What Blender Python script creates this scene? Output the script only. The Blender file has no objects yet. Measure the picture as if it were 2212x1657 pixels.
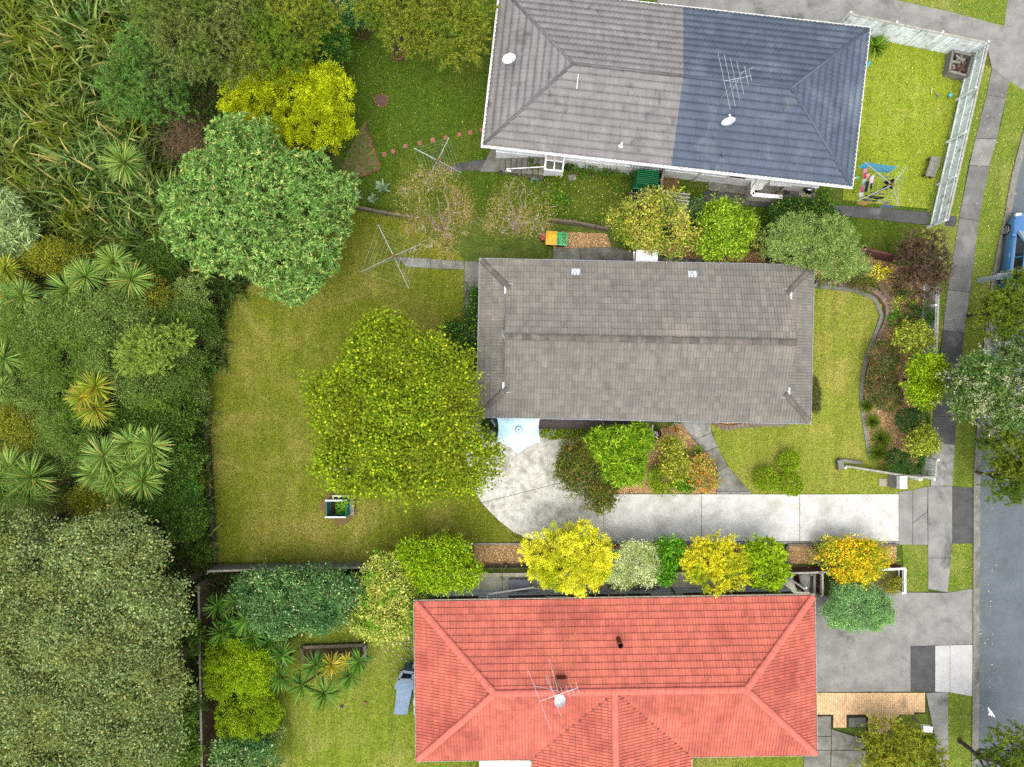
import bpy, bmesh, math, random
import numpy as np
from mathutils import Vector, Matrix

# ------------------------------------------------------------------ camera, sky, sun, exposure
scene = bpy.context.scene
H = 36.0                      # height of the drone above the lawns, metres
FP = 1474.667                 # focal length in units of the measuring grid (2212 wide)
CX, CY = 1106.0, 828.5
cam_data = bpy.data.cameras.new('camera')
cam_data.lens = 24.0
cam_data.sensor_width = 36.0
cam_data.clip_start = 0.5
cam_data.clip_end = 1500.0
cam = bpy.data.objects.new('camera', cam_data)
cam.location = (0, 0, H)
scene.collection.objects.link(cam)
scene.camera = cam

SUN_EL, SUN_AZ = math.radians(74), math.radians(190)     # azimuth clockwise from +Y (top of the picture)
world = bpy.data.worlds.new('World')
scene.world = world
world.use_nodes = True
wn = world.node_tree.nodes
wl = world.node_tree.links
wn.clear()
w_out = wn.new('ShaderNodeOutputWorld')
w_bg = wn.new('ShaderNodeBackground')
w_sky = wn.new('ShaderNodeTexSky')
w_sky.sky_type = 'NISHITA'
w_sky.sun_disc = False
w_sky.sun_elevation = SUN_EL
w_sky.sun_rotation = SUN_AZ
w_sky.air_density = 1.0
w_sky.dust_density = 4.0
w_sky.ozone_density = 0.6
w_bg.inputs['Strength'].default_value = 0.15
w_hs = wn.new('ShaderNodeHueSaturation')          # high thin cloud: the blue is washed out
w_hs.inputs['Saturation'].default_value = 0.35
wl.new(w_sky.outputs[0], w_hs.inputs['Color'])
wl.new(w_hs.outputs[0], w_bg.inputs['Color'])
wl.new(w_bg.outputs[0], w_out.inputs['Surface'])

sun_data = bpy.data.lights.new('sun', 'SUN')
sun_data.energy = 1.0
sun_data.angle = math.radians(65)
sun_data.color = (1.0, 0.93, 0.82)
sun = bpy.data.objects.new('sun', sun_data)
sun_dir = Vector((math.sin(SUN_AZ) * math.cos(SUN_EL), math.cos(SUN_AZ) * math.cos(SUN_EL), math.sin(SUN_EL)))
sun.rotation_euler = sun_dir.to_track_quat('Z', 'Y').to_euler()
sun.location = (0, 0, 60)
scene.collection.objects.link(sun)

scene.view_settings.view_transform = 'Standard'
scene.view_settings.look = 'None'
scene.view_settings.gamma = 1.0
scene.view_settings.use_curve_mapping = False
scene.view_settings.exposure = 1.7
scene.render.engine = 'CYCLES'
scene.cycles.max_bounces = 6
scene.cycles.diffuse_bounces = 3
scene.cycles.transmission_bounces = 3
scene.cycles.transparent_max_bounces = 4
scene.cycles.use_denoising = False

# ------------------------------------------------------------------ measuring helpers
def P(u, v, z=0.0):
    """a point of the survey grid (u right, v down) at height z, in metres"""
    s = (H - z) / FP
    return Vector(((u - CX) * s, -(v - CY) * s, z))
def PX(n, z=0.0):
    return n * (H - z) / FP
def Q(pts, z=0.0):
    return [tuple(P(u, v, z)[:2]) for u, v in pts]

COL = scene.collection
OFF = {}
def S(r, g, b, k=1.0):
    f = lambda c: (c / 255 / 12.92) if c / 255 <= .04045 else ((c / 255 + .055) / 1.055) ** 2.4
    return (min(1, f(r) * k), min(1, f(g) * k), min(1, f(b) * k), 1.0)

def tag(o, label=None, cat=None, group=None, kind=None):
    if label: o['label'] = label
    if cat: o['category'] = cat
    if group: o['group'] = group
    if kind: o['kind'] = kind
    return o
def thing(name, loc, label, cat, group=None):
    o = bpy.data.objects.new(name, None)
    o.location = loc
    o.empty_display_size = .2
    COL.objects.link(o)
    OFF[o.name] = Vector(loc)
    return tag(o, label, cat, group)
def off(parent):
    return OFF.get(parent.name, Vector((0, 0, 0))) if parent else Vector((0, 0, 0))
def link_mesh(name, me, parent=None, m=None, matrix=None):
    o = bpy.data.objects.new(name, me)
    COL.objects.link(o)
    if m is not None and len(me.materials) == 0: me.materials.append(m)
    if parent:
        o.parent = parent
        OFF[o.name] = off(parent)
    if matrix is not None:
        mm = matrix.copy()
        mm.translation = mm.translation - off(parent)
        if parent and parent.parent is not None: pass
        o.matrix_local = mm
    return o
def copy_thing(root, loc, rotz=None, scale=None, label=None, group=None):
    r = root.copy()
    COL.objects.link(r)
    r.location = loc
    if rotz is not None: r.rotation_euler = (0, 0, rotz)
    if scale is not None: r.scale = (scale, scale, scale)
    if label: r['label'] = label
    if group: r['group'] = group
    for ch in list(root.children):
        c = ch.copy(); COL.objects.link(c); c.parent = r
        for g in list(ch.children):
            d = g.copy(); COL.objects.link(d); d.parent = c
    return r

class MB:
    def __init__(self): self.v = []; self.f = []
    def add(self, vs, fs):
        n = len(self.v)
        self.v.extend([tuple(p) for p in vs])
        self.f.extend([tuple(i + n for i in f) for f in fs])
        return self
    BOXF = [(0, 3, 2, 1), (4, 5, 6, 7), (0, 1, 5, 4), (1, 2, 6, 5), (2, 3, 7, 6), (3, 0, 4, 7)]
    def boxm(self, M, sx, sy, sz):
        x, y, z = sx / 2, sy / 2, sz / 2
        return self.add([M @ Vector(p) for p in ((-x, -y, -z), (x, -y, -z), (x, y, -z), (-x, y, -z), (-x, -y, z), (x, -y, z), (x, y, z), (-x, y, z))], MB.BOXF)
    def box(self, c, s, rot=0.0):
        return self.boxm(Matrix.Translation(Vector(c)) @ Matrix.Rotation(rot, 4, 'Z'), *s)
    def bar(self, a, b, w, h):
        """a square bar from a to b"""
        a, b = Vector(a), Vector(b)
        d = b - a; L = d.length
        if L < 1e-6: return self
        x = d / L
        up = Vector((0, 0, 1)) if abs(x.z) < .95 else Vector((0, 1, 0))
        y = up.cross(x).normalized(); z = x.cross(y)
        M = Matrix((x, y, z)).transposed().to_4x4(); M.translation = (a + b) / 2
        return self.boxm(M, L, w, h)
    def prism(self, poly, z0, z1):
        poly = [tuple(p[:2]) for p in poly]
        a = sum(poly[i][0] * poly[(i + 1) % len(poly)][1] - poly[(i + 1) % len(poly)][0] * poly[i][1] for i in range(len(poly)))
        if a < 0: poly = poly[::-1]
        n = len(poly)
        vs = [(x, y, z0) for x, y in poly] + [(x, y, z1) for x, y in poly]
        fs = [tuple(range(n, 2 * n))] + [(i, (i + 1) % n, n + (i + 1) % n, n + i) for i in range(n)]
        return self.add(vs, fs)
    def sheet(self, poly, z):
        poly = [tuple(p[:2]) for p in poly]
        a = sum(poly[i][0] * poly[(i + 1) % len(poly)][1] - poly[(i + 1) % len(poly)][0] * poly[i][1] for i in range(len(poly)))
        if a < 0: poly = poly[::-1]
        return self.add([(x, y, z) for x, y in poly], [tuple(range(len(poly)))])
    def tube(self, pts, r, n=6, cap=True):
        pts = [Vector(p) for p in pts]
        rs = r if isinstance(r, (list, tuple)) else [r] * len(pts)
        vs = []; fs = []
        ref = None
        for i, p in enumerate(pts):
            d = (pts[min(i + 1, len(pts) - 1)] - pts[max(i - 1, 0)])
            d = d.normalized() if d.length > 1e-9 else Vector((0, 0, 1))
            if ref is None: ref = Vector((1, 0, 0)) if abs(d.x) < .9 else Vector((0, 1, 0))
            s = (ref - d * ref.dot(d)).normalized(); t = d.cross(s); ref = s
            for k in range(n):
                a = 2 * math.pi * k / n
                vs.append(p + (s * math.cos(a) + t * math.sin(a)) * rs[i])
        for i in range(len(pts) - 1):
            for k in range(n):
                fs.append((i * n + k, i * n + (k + 1) % n, (i + 1) * n + (k + 1) % n, (i + 1) * n + k))
        if cap:
            fs.append(tuple(range(n - 1, -1, -1)))
            fs.append(tuple((len(pts) - 1) * n + k for k in range(n)))
        return self.add(vs, fs)
    def lathe(self, c, prof, n=20, M=None):
        vs = []; fs = []
        for r, z in prof:
            for k in range(n):
                a = 2 * math.pi * k / n
                p = Vector((r * math.cos(a), r * math.sin(a), z))
                vs.append((M @ p if M else p) + Vector(c))
        for i in range(len(prof) - 1):
            for k in range(n):
                fs.append((i * n + k, i * n + (k + 1) % n, (i + 1) * n + (k + 1) % n, (i + 1) * n + k))
        fs.append(tuple(range(n - 1, -1, -1)))
        fs.append(tuple((len(prof) - 1) * n + k for k in range(n)))
        return self.add(vs, fs)
    def build(self, name, m, parent=None, smooth=False, kind=None, label=None):
        o0 = off(parent)
        me = bpy.data.meshes.new(name)
        me.from_pydata([(x - o0.x, y - o0.y, z - o0.z) for x, y, z in self.v], [], self.f)
        me.update()
        if smooth: me.polygons.foreach_set('use_smooth', [True] * len(me.polygons))
        o = link_mesh(name, me, parent, m)
        if kind: o['kind'] = kind
        if label: o['label'] = label
        return o

def inset(poly, d):
    poly = [Vector(p[:2]) for p in poly]
    n = len(poly)
    a = sum(poly[i].x * poly[(i + 1) % n].y - poly[(i + 1) % n].x * poly[i].y for i in range(n))
    if a < 0: poly = poly[::-1]
    out = []
    for i in range(n):
        p0, p1, p2 = poly[i - 1], poly[i], poly[(i + 1) % n]
        e1 = (p1 - p0).normalized(); e2 = (p2 - p1).normalized()
        n1 = Vector((-e1.y, e1.x)); n2 = Vector((-e2.y, e2.x))
        b = n1 + n2
        if b.length < 1e-4: out.append(tuple(p1 + n1 * d)); continue
        b.normalize()
        out.append(tuple(p1 + b * (d / max(.35, b.dot(n1)))))
    return out

def np_mesh(name, verts, k):
    """fast mesh of independent k-gons: verts (N*k,3)"""
    me = bpy.data.meshes.new(name)
    n = len(verts)
    nf = n // k
    me.vertices.add(n)
    me.vertices.foreach_set('co', verts.astype(np.float32).ravel())
    me.loops.add(n)
    me.loops.foreach_set('vertex_index', np.arange(n, dtype=np.int32))
    me.polygons.add(nf)
    me.polygons.foreach_set('loop_start', np.arange(0, n, k, dtype=np.int32))
    me.polygons.foreach_set('loop_total', np.full(nf, k, dtype=np.int32))
    me.update(calc_edges=True)
    return me
def np_strips(name, V, segs):
    """V (N, segs+1, 2, 3): ribbons"""
    N = V.shape[0]
    verts = V.reshape(-1, 3)
    base = (np.arange(N) * (segs + 1) * 2)[:, None, None]
    s = (np.arange(segs) * 2)[None, :, None]
    q = np.array([0, 1, 3, 2])[None, None, :]
    idx = (base + s + q).reshape(-1, 4).astype(np.int32)
    me = bpy.data.meshes.new(name)
    me.vertices.add(len(verts)); me.vertices.foreach_set('co', verts.astype(np.float32).ravel())
    me.loops.add(idx.size); me.loops.foreach_set('vertex_index', idx.ravel())
    me.polygons.add(len(idx))
    me.polygons.foreach_set('loop_start', np.arange(0, idx.size, 4, dtype=np.int32))
    me.polygons.foreach_set('loop_total', np.full(len(idx), 4, dtype=np.int32))
    me.update(calc_edges=True)
    return me

# ------------------------------------------------------------------ materials
class NT:
    def __init__(self, name):
        self.m = bpy.data.materials.new(name); self.m.use_nodes = True
        self.t = self.m.node_tree; self.t.nodes.clear()
        self.out = self.t.nodes.new('ShaderNodeOutputMaterial')
    def n(self, typ, **kw):
        nd = self.t.nodes.new(typ)
        for k, v in kw.items(): setattr(nd, k, v)
        return nd
    def l(self, a, b): self.t.links.new(a, b)
    def noise(self, scale, detail=3.0, rough=.6, vec=None, dist=0.0):
        nd = self.n('ShaderNodeTexNoise')
        nd.inputs['Scale'].default_value = scale; nd.inputs['Detail'].default_value = detail
        nd.inputs['Roughness'].default_value = rough; nd.inputs['Distortion'].default_value = dist
        if vec is not None: self.l(vec, nd.inputs['Vector'])
        return nd.outputs['Fac']
    def range(self, val, a, b, c=0.0, d=1.0):
        nd = self.n('ShaderNodeMapRange')
        for i, x in zip((1, 2, 3, 4), (a, b, c, d)): nd.inputs[i].default_value = x
        self.l(val, nd.inputs[0]); return nd.outputs[0]
    def mix(self, fac, c1, c2, mode='MIX'):
        nd = self.n('ShaderNodeMix', data_type='RGBA', blend_type=mode)
        for sock, v in ((nd.inputs[0], fac), (nd.inputs[6], c1), (nd.inputs[7], c2)):
            if hasattr(v, 'is_output'): self.l(v, sock)
            else: sock.default_value = v
        return nd.outputs[2]
    def math(self, op, a, b=0.0):
        nd = self.n('ShaderNodeMath', operation=op)
        for sock, v in ((nd.inputs[0], a), (nd.inputs[1], b)):
            if hasattr(v, 'is_output'): self.l(v, sock)
            else: sock.default_value = v
        return nd.outputs[0]
    def pos(self): return self.n('ShaderNodeNewGeometry').outputs['Position']
    def rnd(self):
        g = self.n('ShaderNodeNewGeometry'); o = self.n('ShaderNodeObjectInfo')
        return self.math('FRACT', self.math('ADD', g.outputs['Random Per Island'], o.outputs['Random']))

MATS = {}
GK = .68          # one trim for the base colours of paint, stone and soil
def gk(c): return None if c is None else (c[0] * GK, c[1] * GK, c[2] * GK, 1.0)
def mat(name, c1, c2=None, scale=4.0, rough=.8, bump=0.0, bscale=60.0, metal=0.0, rnd=0.0, c3=None, s3=.6, t3=(.55, .7), spec=.3,
        fine=0.0, fscale=120.0, stretch=None, coat=0.0, rng12=(.35, .65), streak=None):
    """c1/c2 mottled by noise, c3 = larger worn patches, rnd = brightness scatter per piece, fine = speckle"""
    if name in MATS: return MATS[name]
    c1, c2, c3 = gk(c1), gk(c2), gk(c3)
    T = NT(name)
    b = T.n('ShaderNodeBsdfPrincipled')
    vec = T.pos()
    if stretch:
        mp = T.n('ShaderNodeMapping'); mp.inputs['Scale'].default_value = stretch
        T.l(vec, mp.inputs['Vector']); vec = mp.outputs[0]
    col = None
    if c2 is not None:
        col = T.mix(T.range(T.noise(scale, 4, .65, vec), *rng12), c1, c2)
    else:
        rgb = T.n('ShaderNodeRGB'); rgb.outputs[0].default_value = c1; col = rgb.outputs[0]
    if c3 is not None:
        col = T.mix(T.range(T.noise(s3, 5, .62, vec, .4), *t3), col, c3)
    if fine > 0:
        f = T.range(T.noise(fscale, 2, .7, vec), .3, .7, 1 - fine, 1 + fine)
        cc = T.n('ShaderNodeCombineColor')
        for i in range(3): T.l(f, cc.inputs[i])
        col = T.mix(1.0, col, cc.outputs[0], 'MULTIPLY')
    if streak is not None:      # (mapping scale, strength): runs and fades down the slope
        mp2 = T.n('ShaderNodeMapping'); mp2.inputs['Scale'].default_value = streak[0]
        T.l(T.pos(), mp2.inputs['Vector'])
        f = T.range(T.noise(1.0, 5, .7, mp2.outputs[0], .3), .3, .7, 1 - streak[1], 1 + streak[1])
        cc = T.n('ShaderNodeCombineColor')
        for i in range(3): T.l(f, cc.inputs[i])
        col = T.mix(1.0, col, cc.outputs[0], 'MULTIPLY')
    if rnd > 0:
        f = T.range(T.rnd(), 0, 1, 1 - rnd, 1 + rnd)
        cc = T.n('ShaderNodeCombineColor')
        for i in range(3): T.l(f, cc.inputs[i])
        col = T.mix(1.0, col, cc.outputs[0], 'MULTIPLY')
    T.l(col, b.inputs['Base Color'])
    b.inputs['Roughness'].default_value = rough
    b.inputs['Metallic'].default_value = metal
    b.inputs['Specular IOR Level'].default_value = spec
    b.inputs['Coat Weight'].default_value = coat
    if bump > 0:
        bp = T.n('ShaderNodeBump'); bp.inputs['Strength'].default_value = bump; bp.inputs['Distance'].default_value = .02
        T.l(T.noise(bscale, 4, .7, vec), bp.inputs['Height']); T.l(bp.outputs[0], b.inputs['Normal'])
    T.l(b.outputs[0], T.out.inputs['Surface'])
    MATS[name] = T.m
    return T.m

LEAFK = 1.0
def leafmat(name, cols, accent=None, acc_at=.92, patch=None, pscale=.5, trans=.3, rough=.6, spec=.12, pth=(.45, .65), drift=1.3):
    """cols: three leaf colours picked at random leaf by leaf; accent: a few odd leaves; patch: colour that drifts across the plant"""
    if name in MATS: return MATS[name]
    T = NT(name)
    r = T.rnd()
    cr = T.n('ShaderNodeValToRGB')
    e = cr.color_ramp.elements
    e[0].position = 0; e[0].color = tuple(x * .72 for x in cols[0][:3]) + (1,)
    e[1].position = 1; e[1].color = tuple(min(.9, x * 1.2) for x in cols[2][:3]) + (1,)
    mid = e.new(.5); mid.color = cols[1]
    T.l(r, cr.inputs[0])
    col = cr.outputs[0]
    if patch is not None:
        col = T.mix(T.range(T.noise(pscale, 3, .6, T.pos()), *pth), col, patch)
    if accent is not None:
        gt = T.math('GREATER_THAN', T.math('FRACT', T.math('MULTIPLY', r, 7.31)), acc_at)
        col = T.mix(gt, col, accent)
    f = T.range(T.noise(drift, 3, .65, T.pos()), .3, .7, .72, 1.28)
    cc = T.n('ShaderNodeCombineColor')
    for i, q in enumerate((1.0, 1.0, .9)): T.l(f if q == 1 else T.math('POWER', f, .7), cc.inputs[i])
    col = T.mix(1.0, col, cc.outputs[0], 'MULTIPLY')
    b = T.n('ShaderNodeBsdfPrincipled')
    T.l(col, b.inputs['Base Color'])
    b.inputs['Roughness'].default_value = rough
    b.inputs['Specular IOR Level'].default_value = spec
    tr = T.n('ShaderNodeBsdfTranslucent')
    T.l(T.mix(.35, col, (.5, .55, .02, 1), 'MIX'), tr.inputs[0])
    mx = T.n('ShaderNodeMixShader'); mx.inputs[0].default_value = trans
    T.l(b.outputs[0], mx.inputs[1]); T.l(tr.outputs[0], mx.inputs[2])
    T.l(mx.outputs[0], T.out.inputs['Surface'])
    MATS[name] = T.m
    return T.m

def glassmat(name='window_glass', tint=(.05, .07, .08, 1)):
    return mat(name, tint, rough=.05, spec=.8)

def lawnmat(name, a, b, dry, soil=None, sthr=(.62, .72), dthr=(.5, .72)):
    if name in MATS: return MATS[name]
    a, b, dry, soil = gk(a), gk(b), gk(dry), gk(soil)
    T = NT(name)
    p = T.pos()
    col = T.mix(T.range(T.noise(1.3, 5, .7, p), .35, .65), a, b)
    col = T.mix(T.range(T.noise(.32, 5, .68, p, .6), *dthr), col, dry)
    if soil is not None: col = T.mix(T.range(T.noise(.6, 6, .72, p, .5), *sthr), col, soil)
    mp = T.n('ShaderNodeMapping'); mp.inputs['Scale'].default_value = (2.6, .22, 1)
    T.l(p, mp.inputs['Vector'])
    f = T.range(T.noise(1.0, 4, .6, mp.outputs[0], .2), .3, .7, .84, 1.16)
    cc = T.n('ShaderNodeCombineColor')
    for i in range(3): T.l(f, cc.inputs[i])
    col = T.mix(1.0, col, cc.outputs[0], 'MULTIPLY')
    for sc, k in ((3.2, .16), (9.0, .22), (34.0, .3)):
        f = T.range(T.noise(sc, 3, .7, p), .3, .7, 1 - k, 1 + k)
        cc = T.n('ShaderNodeCombineColor')
        for i in range(3): T.l(f, cc.inputs[i])
        col = T.mix(1.0, col, cc.outputs[0], 'MULTIPLY')
    bs = T.n('ShaderNodeBsdfPrincipled')
    T.l(col, bs.inputs['Base Color']); bs.inputs['Roughness'].default_value = .95; bs.inputs['Specular IOR Level'].default_value = .1
    bp = T.n('ShaderNodeBump'); bp.inputs['Strength'].default_value = .8; bp.inputs['Distance'].default_value = .05
    T.l(T.noise(28, 3, .7, p), bp.inputs['Height']); T.l(bp.outputs[0], bs.inputs['Normal'])
    T.l(bs.outputs[0], T.out.inputs['Surface'])
    MATS[name] = T.m
    return T.m

def in_poly(x, y, poly):
    """vectorised point in polygon"""
    x = np.asarray(x); y = np.asarray(y)
    c = np.zeros(x.shape, bool)
    n = len(poly)
    for i in range(n):
        x1, y1 = poly[i][:2]; x2, y2 = poly[(i + 1) % n][:2]
        if y1 == y2: continue
        k = ((y1 > y) != (y2 > y)) & (x < (x2 - x1) * (y - y1) / (y2 - y1) + x1)
        c ^= k
    return c
# ================================================================== the setting
rng = np.random.default_rng(7)
random.seed(7)
NOGRASS = []          # polygons (metres) where no grass grows

soil_m = mat('dark_soil', S(84, 68, 48, .8), S(58, 50, 34, .8), scale=2.5, rough=.95, bump=.6, bscale=20, c3=S(52, 62, 24, .7), s3=.4, spec=.1)
asph_light = mat('pale_asphalt', S(154, 154, 148, .66), S(130, 130, 125, .66), scale=1.2, rough=.92, bump=.25, bscale=90, c3=S(92, 92, 90, .62), s3=.5, fine=.22, fscale=70, spec=.2)
asph_dark = mat('dark_asphalt', S(96, 97, 96, .6), S(78, 79, 79, .6), scale=1.5, rough=.92, bump=.25, bscale=90, c3=S(132, 132, 128, .6), s3=.45, fine=.25, fscale=70, spec=.2)
asph_mid = mat('mid_asphalt', S(132, 132, 128, .64), S(110, 110, 107, .64), scale=1.4, rough=.92, bump=.25, bscale=90, c3=S(146, 146, 140, .64), s3=.6, fine=.24, fscale=60, spec=.2)
road_m = mat('road_asphalt', S(108, 117, 124, .64), S(96, 105, 111, .64), scale=.9, rough=.93, bump=.3, bscale=110, fine=.3, fscale=60, spec=.2)
conc_m = mat('driveway_concrete', S(210, 211, 206, .74), S(186, 186, 178, .74), scale=1.6, rough=.9, bump=.15, bscale=80, c3=S(168, 168, 158, .76), s3=.7, t3=(.52, .72), fine=.1, fscale=40, rnd=.03, spec=.2)
conc_stain = mat('stained_concrete', S(214, 213, 204, .78), S(180, 178, 166, .76), scale=3.4, rough=.9, bump=.2, bscale=80, c3=S(146, 142, 128, .7), s3=1.3, t3=(.5, .7), fine=.14, fscale=28, spec=.2)
conc_dark = mat('weathered_concrete', S(150, 149, 140, .6), S(116, 115, 106, .6), scale=1.8, rough=.9, bump=.2, bscale=80, c3=S(92, 93, 78, .6), s3=.7, fine=.14, fscale=50, spec=.2, rnd=.06)
conc_path = mat('path_concrete', S(172, 172, 166, .66), S(128, 128, 124, .6), scale=2.2, rough=.9, bump=.2, bscale=80, c3=S(104, 104, 102, .6), s3=.8, fine=.16, fscale=45, spec=.2, rnd=.08)
conc_new = mat('new_concrete', S(206, 206, 202, .62), S(194, 194, 190, .62), scale=2, rough=.9, fine=.04, spec=.2)
joint_m = mat('joint_dirt', S(70, 66, 52, .6), S(50, 48, 36, .6), scale=8, rough=.95, spec=.1)

def structure(name, polyF, z, m, nograss=True):
    b = MB(); pl = Q(polyF); b.sheet(pl, z)
    if nograss: NOGRASS.append(pl)
    return b.build(name, m, kind='structure')

g = MB(); g.sheet([(-220, -220), (220, -220), (220, 220), (-220, 220)], -.04)
ground = g.build('ground', lawnmat('far_grass', S(104, 122, 48, .6), S(88, 108, 40, .6), S(128, 126, 66, .6)), kind='structure')
structure('bush_soil', [(-600, -500), (420, -500), (735, -60), (745, 300), (520, 640), (452, 835), (470, 1250), (470, 1720), (-600, 1900)], -.02, soil_m)

LAWNS = {
    'lush': [[(700, -200), (1090, -200), (1065, 330), (1440, 395), (1640, 420), (2012, 452), (2006, 492), (1960, 560), (1840, 548), (1440, 498), (1180, 478), (755, 444), (735, 300), (715, 100)]],
    'pale': [[(1855, 66), (2092, 122), (2014, 452), (1820, 432)]],
    'dry': [[(448, 835), (474, 1214), (800, 1216), (1030, 1178), (1140, 1168), (1100, 1120), (1053, 1088), (1003, 1000), (1003, 560), (860, 468), (755, 448), (600, 590), (500, 640)]],
    'front': [[(1750, 612), (1860, 624), (1906, 660), (1880, 740), (1862, 840), (1868, 920), (1880, 970), (1965, 1020), (2008, 1030), (2008, 1062), (1941, 1067), (1606, 1067), (1548, 962), (1530, 905), (1750, 905)]],
    'bottom': [[(520, 1720), (560, 1390), (800, 1315), (905, 1300), (912, 1640), (1120, 1640), (1120, 1720)], [(1490, 1632), (1740, 1628), (1735, 1720), (1490, 1720)]],
    'verge': [[(2180, 175), (2212, 187), (2228, 212), (2209, 283), (2185, 374), (2167, 474), (2150, 560), (2135, 640), (2118, 800), (2106, 1000), (2102, 1054), (2056, 1054), (2064, 900), (2082, 726), (2096, 630), (2114, 477), (2134, 370), (2162, 267)],
              [(2142, 147), (2122, 250), (2092, 354), (2072, 467), (2047, 623), (2037, 710), (2028, 770), (2014, 900), (2008, 1035), (1990, 1035), (1990, 500), (2090, 127)],
              [(1948, 1176), (2004, 1176), (2004, 1278), (1955, 1278)], [(2057, 1174), (2101, 1174), (2101, 1269), (2075, 1282), (2045, 1279), (2050, 1240)],
              [(2047, 1494), (2101, 1504), (2099, 1760), (2049, 1760)], [(1930, 1545), (2000, 1541), (2022, 1660), (2022, 1760), (1880, 1760), (1900, 1600)],
              [(1932, -200), (1932, 0), (2058, 27), (2169, 57), (2190, 0), (2200, -200)]],
}
LM = {
    'lush': lawnmat('lush_lawn', S(92, 116, 34, .58), S(74, 102, 26, .58), S(116, 124, 50, .58)),
    'pale': lawnmat('pale_lawn', S(158, 174, 54, .66), S(136, 158, 40, .66), S(174, 178, 84, .66)),
    'dry': lawnmat('dry_lawn', S(128, 134, 36, .66), S(104, 120, 26, .66), S(156, 150, 74, .66), S(138, 120, 84, .62), sthr=(.66, .76), dthr=(.46, .7)),
    'front': lawnmat('front_lawn', S(152, 160, 62, .64), S(132, 148, 48, .64), S(176, 166, 88, .64)),
    'bottom': lawnmat('bottom_lawn', S(140, 154, 52, .62), S(112, 136, 36, .62), S(170, 166, 88, .62)),
    'verge': lawnmat('verge_grass', S(134, 150, 58, .6), S(108, 134, 44, .6), S(164, 162, 88, .6)),
}
for i, (k, polys) in enumerate(LAWNS.items()):
    for j, pl in enumerate(polys):
        structure('lawn', pl, -.012 + .004 * i, LM[k], nograss=False)

def slabs(name, polysF, mats, z=.035, gap=.012, label=None, joint=True, piece='slab'):
    """a pavement: a dirty bed sheet with every slab a piece of its own"""
    bed = MB()
    for pl in polysF:
        q = Q(pl); bed.sheet(q, .014); NOGRASS.append(q)
    base = bed.build(name, joint_m, kind='structure')
    for i, pl in enumerate(polysF):
        m = mats[i % len(mats)] if isinstance(mats, (list, tuple)) else mats
        b = MB(); b.prism(inset(Q(pl), gap), .005, z + random.uniform(-.004, .004)); b.build(piece, m, base)
    return base

# central driveway and patio
slabs('driveway', [
    [(1003, 925), (1304, 925), (1304, 1019), (1202, 1045), (1105, 1070), (1040, 1086), (1017, 1046), (1005, 1000)],
    [(1040, 1086), (1105, 1070), (1202, 1045), (1304, 1019), (1304, 1169), (1170, 1168), (1140, 1163), (1110, 1150), (1080, 1127), (1058, 1106)],
    [(1304, 1067), (1515, 1067), (1515, 1169), (1304, 1169)],
    [(1515, 1067), (1727, 1067.5), (1727, 1169), (1515, 1169)],
    [(1727, 1067.5), (1941, 1067), (1941, 1169), (1727, 1169)],
    [(1304, 1169), (1727, 1169), (1727, 1175), (1304, 1175)], [(1727, 1169), (1941, 1169), (1941, 1175), (1727, 1175)],
], [conc_stain, conc_stain, conc_m, conc_m, conc_m, conc_path, conc_path])
slabs('driveway_crossing', [
    [(1941, 1062), (1971, 1058), (1971, 1130), (1970, 1177), (1941, 1177)], [(1971, 1058), (2004, 1050), (2003, 1105), (1971, 1130)], [(1971, 1130), (2003, 1105), (2004, 1177), (1970, 1177)],
    [(2004, 1050), (2057, 1050), (2057, 1172), (2054, 1205), (2004, 1205)], [(2057, 1050), (2102, 1054), (2102, 1174), (2057, 1174)],
], [asph_light, asph_light, asph_light, asph_light, asph_dark], z=.03)
# footpath
FPATH_L = [(2142, 147), (2130, 205), (2106, 300), (2093, 357), (2071, 470), (2046, 626), (2036, 713), (2014, 900), (2011, 955), (2009, 1050)]
FPATH_R = [(2180, 175), (2172, 213), (2153, 300), (2136, 360), (2114, 478), (2095, 632), (2082, 720), (2066, 900), (2062, 960), (2057, 1050)]
fslabs = []
for i in range(len(FPATH_L) - 1):
    fslabs.append([FPATH_L[i], FPATH_R[i], FPATH_R[i + 1], FPATH_L[i + 1]])
fslabs += [[(2004, 1205), (2054, 1205), (2047, 1280), (2004, 1272)], [(1999, 1496), (2047, 1494), (2048, 1597), (2019, 1597)], [(2019, 1597), (2048, 1597), (2049, 1760), (2025, 1760)]]
slabs('footpath', fslabs, [asph_mid, asph_mid, asph_light, asph_mid, asph_mid, asph_light, asph_dark, asph_dark, conc_path, asph_light, asph_light, asph_light])
structure('path_stub', [(2044, 465), (2066, 468), (2064, 490), (2040, 488)], .02, asph_dark)

# asphalt drive at the top, red neighbour's forecourt
structure('neighbour_driveway', [(1430, -200), (1420, 12), (1475, 20), (1873, 63), (1990, 75), (2132, 100), (2142, 147), (2180, 175), (2226, 205), (2300, 150), (2300, -200), (2200, -200), (2169, 57), (2058, 27), (1932, 0), (1930, -200)], .016, asph_light)
slabs('forecourt', [
    [(1755, 1288), (1955, 1279), (2045, 1280), (2104, 1270), (2104, 1392), (2019, 1394), (1967, 1396), (1967, 1494), (1755, 1495)],
    [(1967, 1396), (2019, 1394), (2019, 1494), (1967, 1494)],
], [asph_light, asph_dark], z=.03)
slabs('crossing_slab', [[(2019, 1394), (2051, 1393), (2051, 1495), (2019, 1494)], [(2051, 1393), (2100, 1392), (2100, 1504), (2051, 1495)]], conc_new, z=.042, gap=.01)

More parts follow.
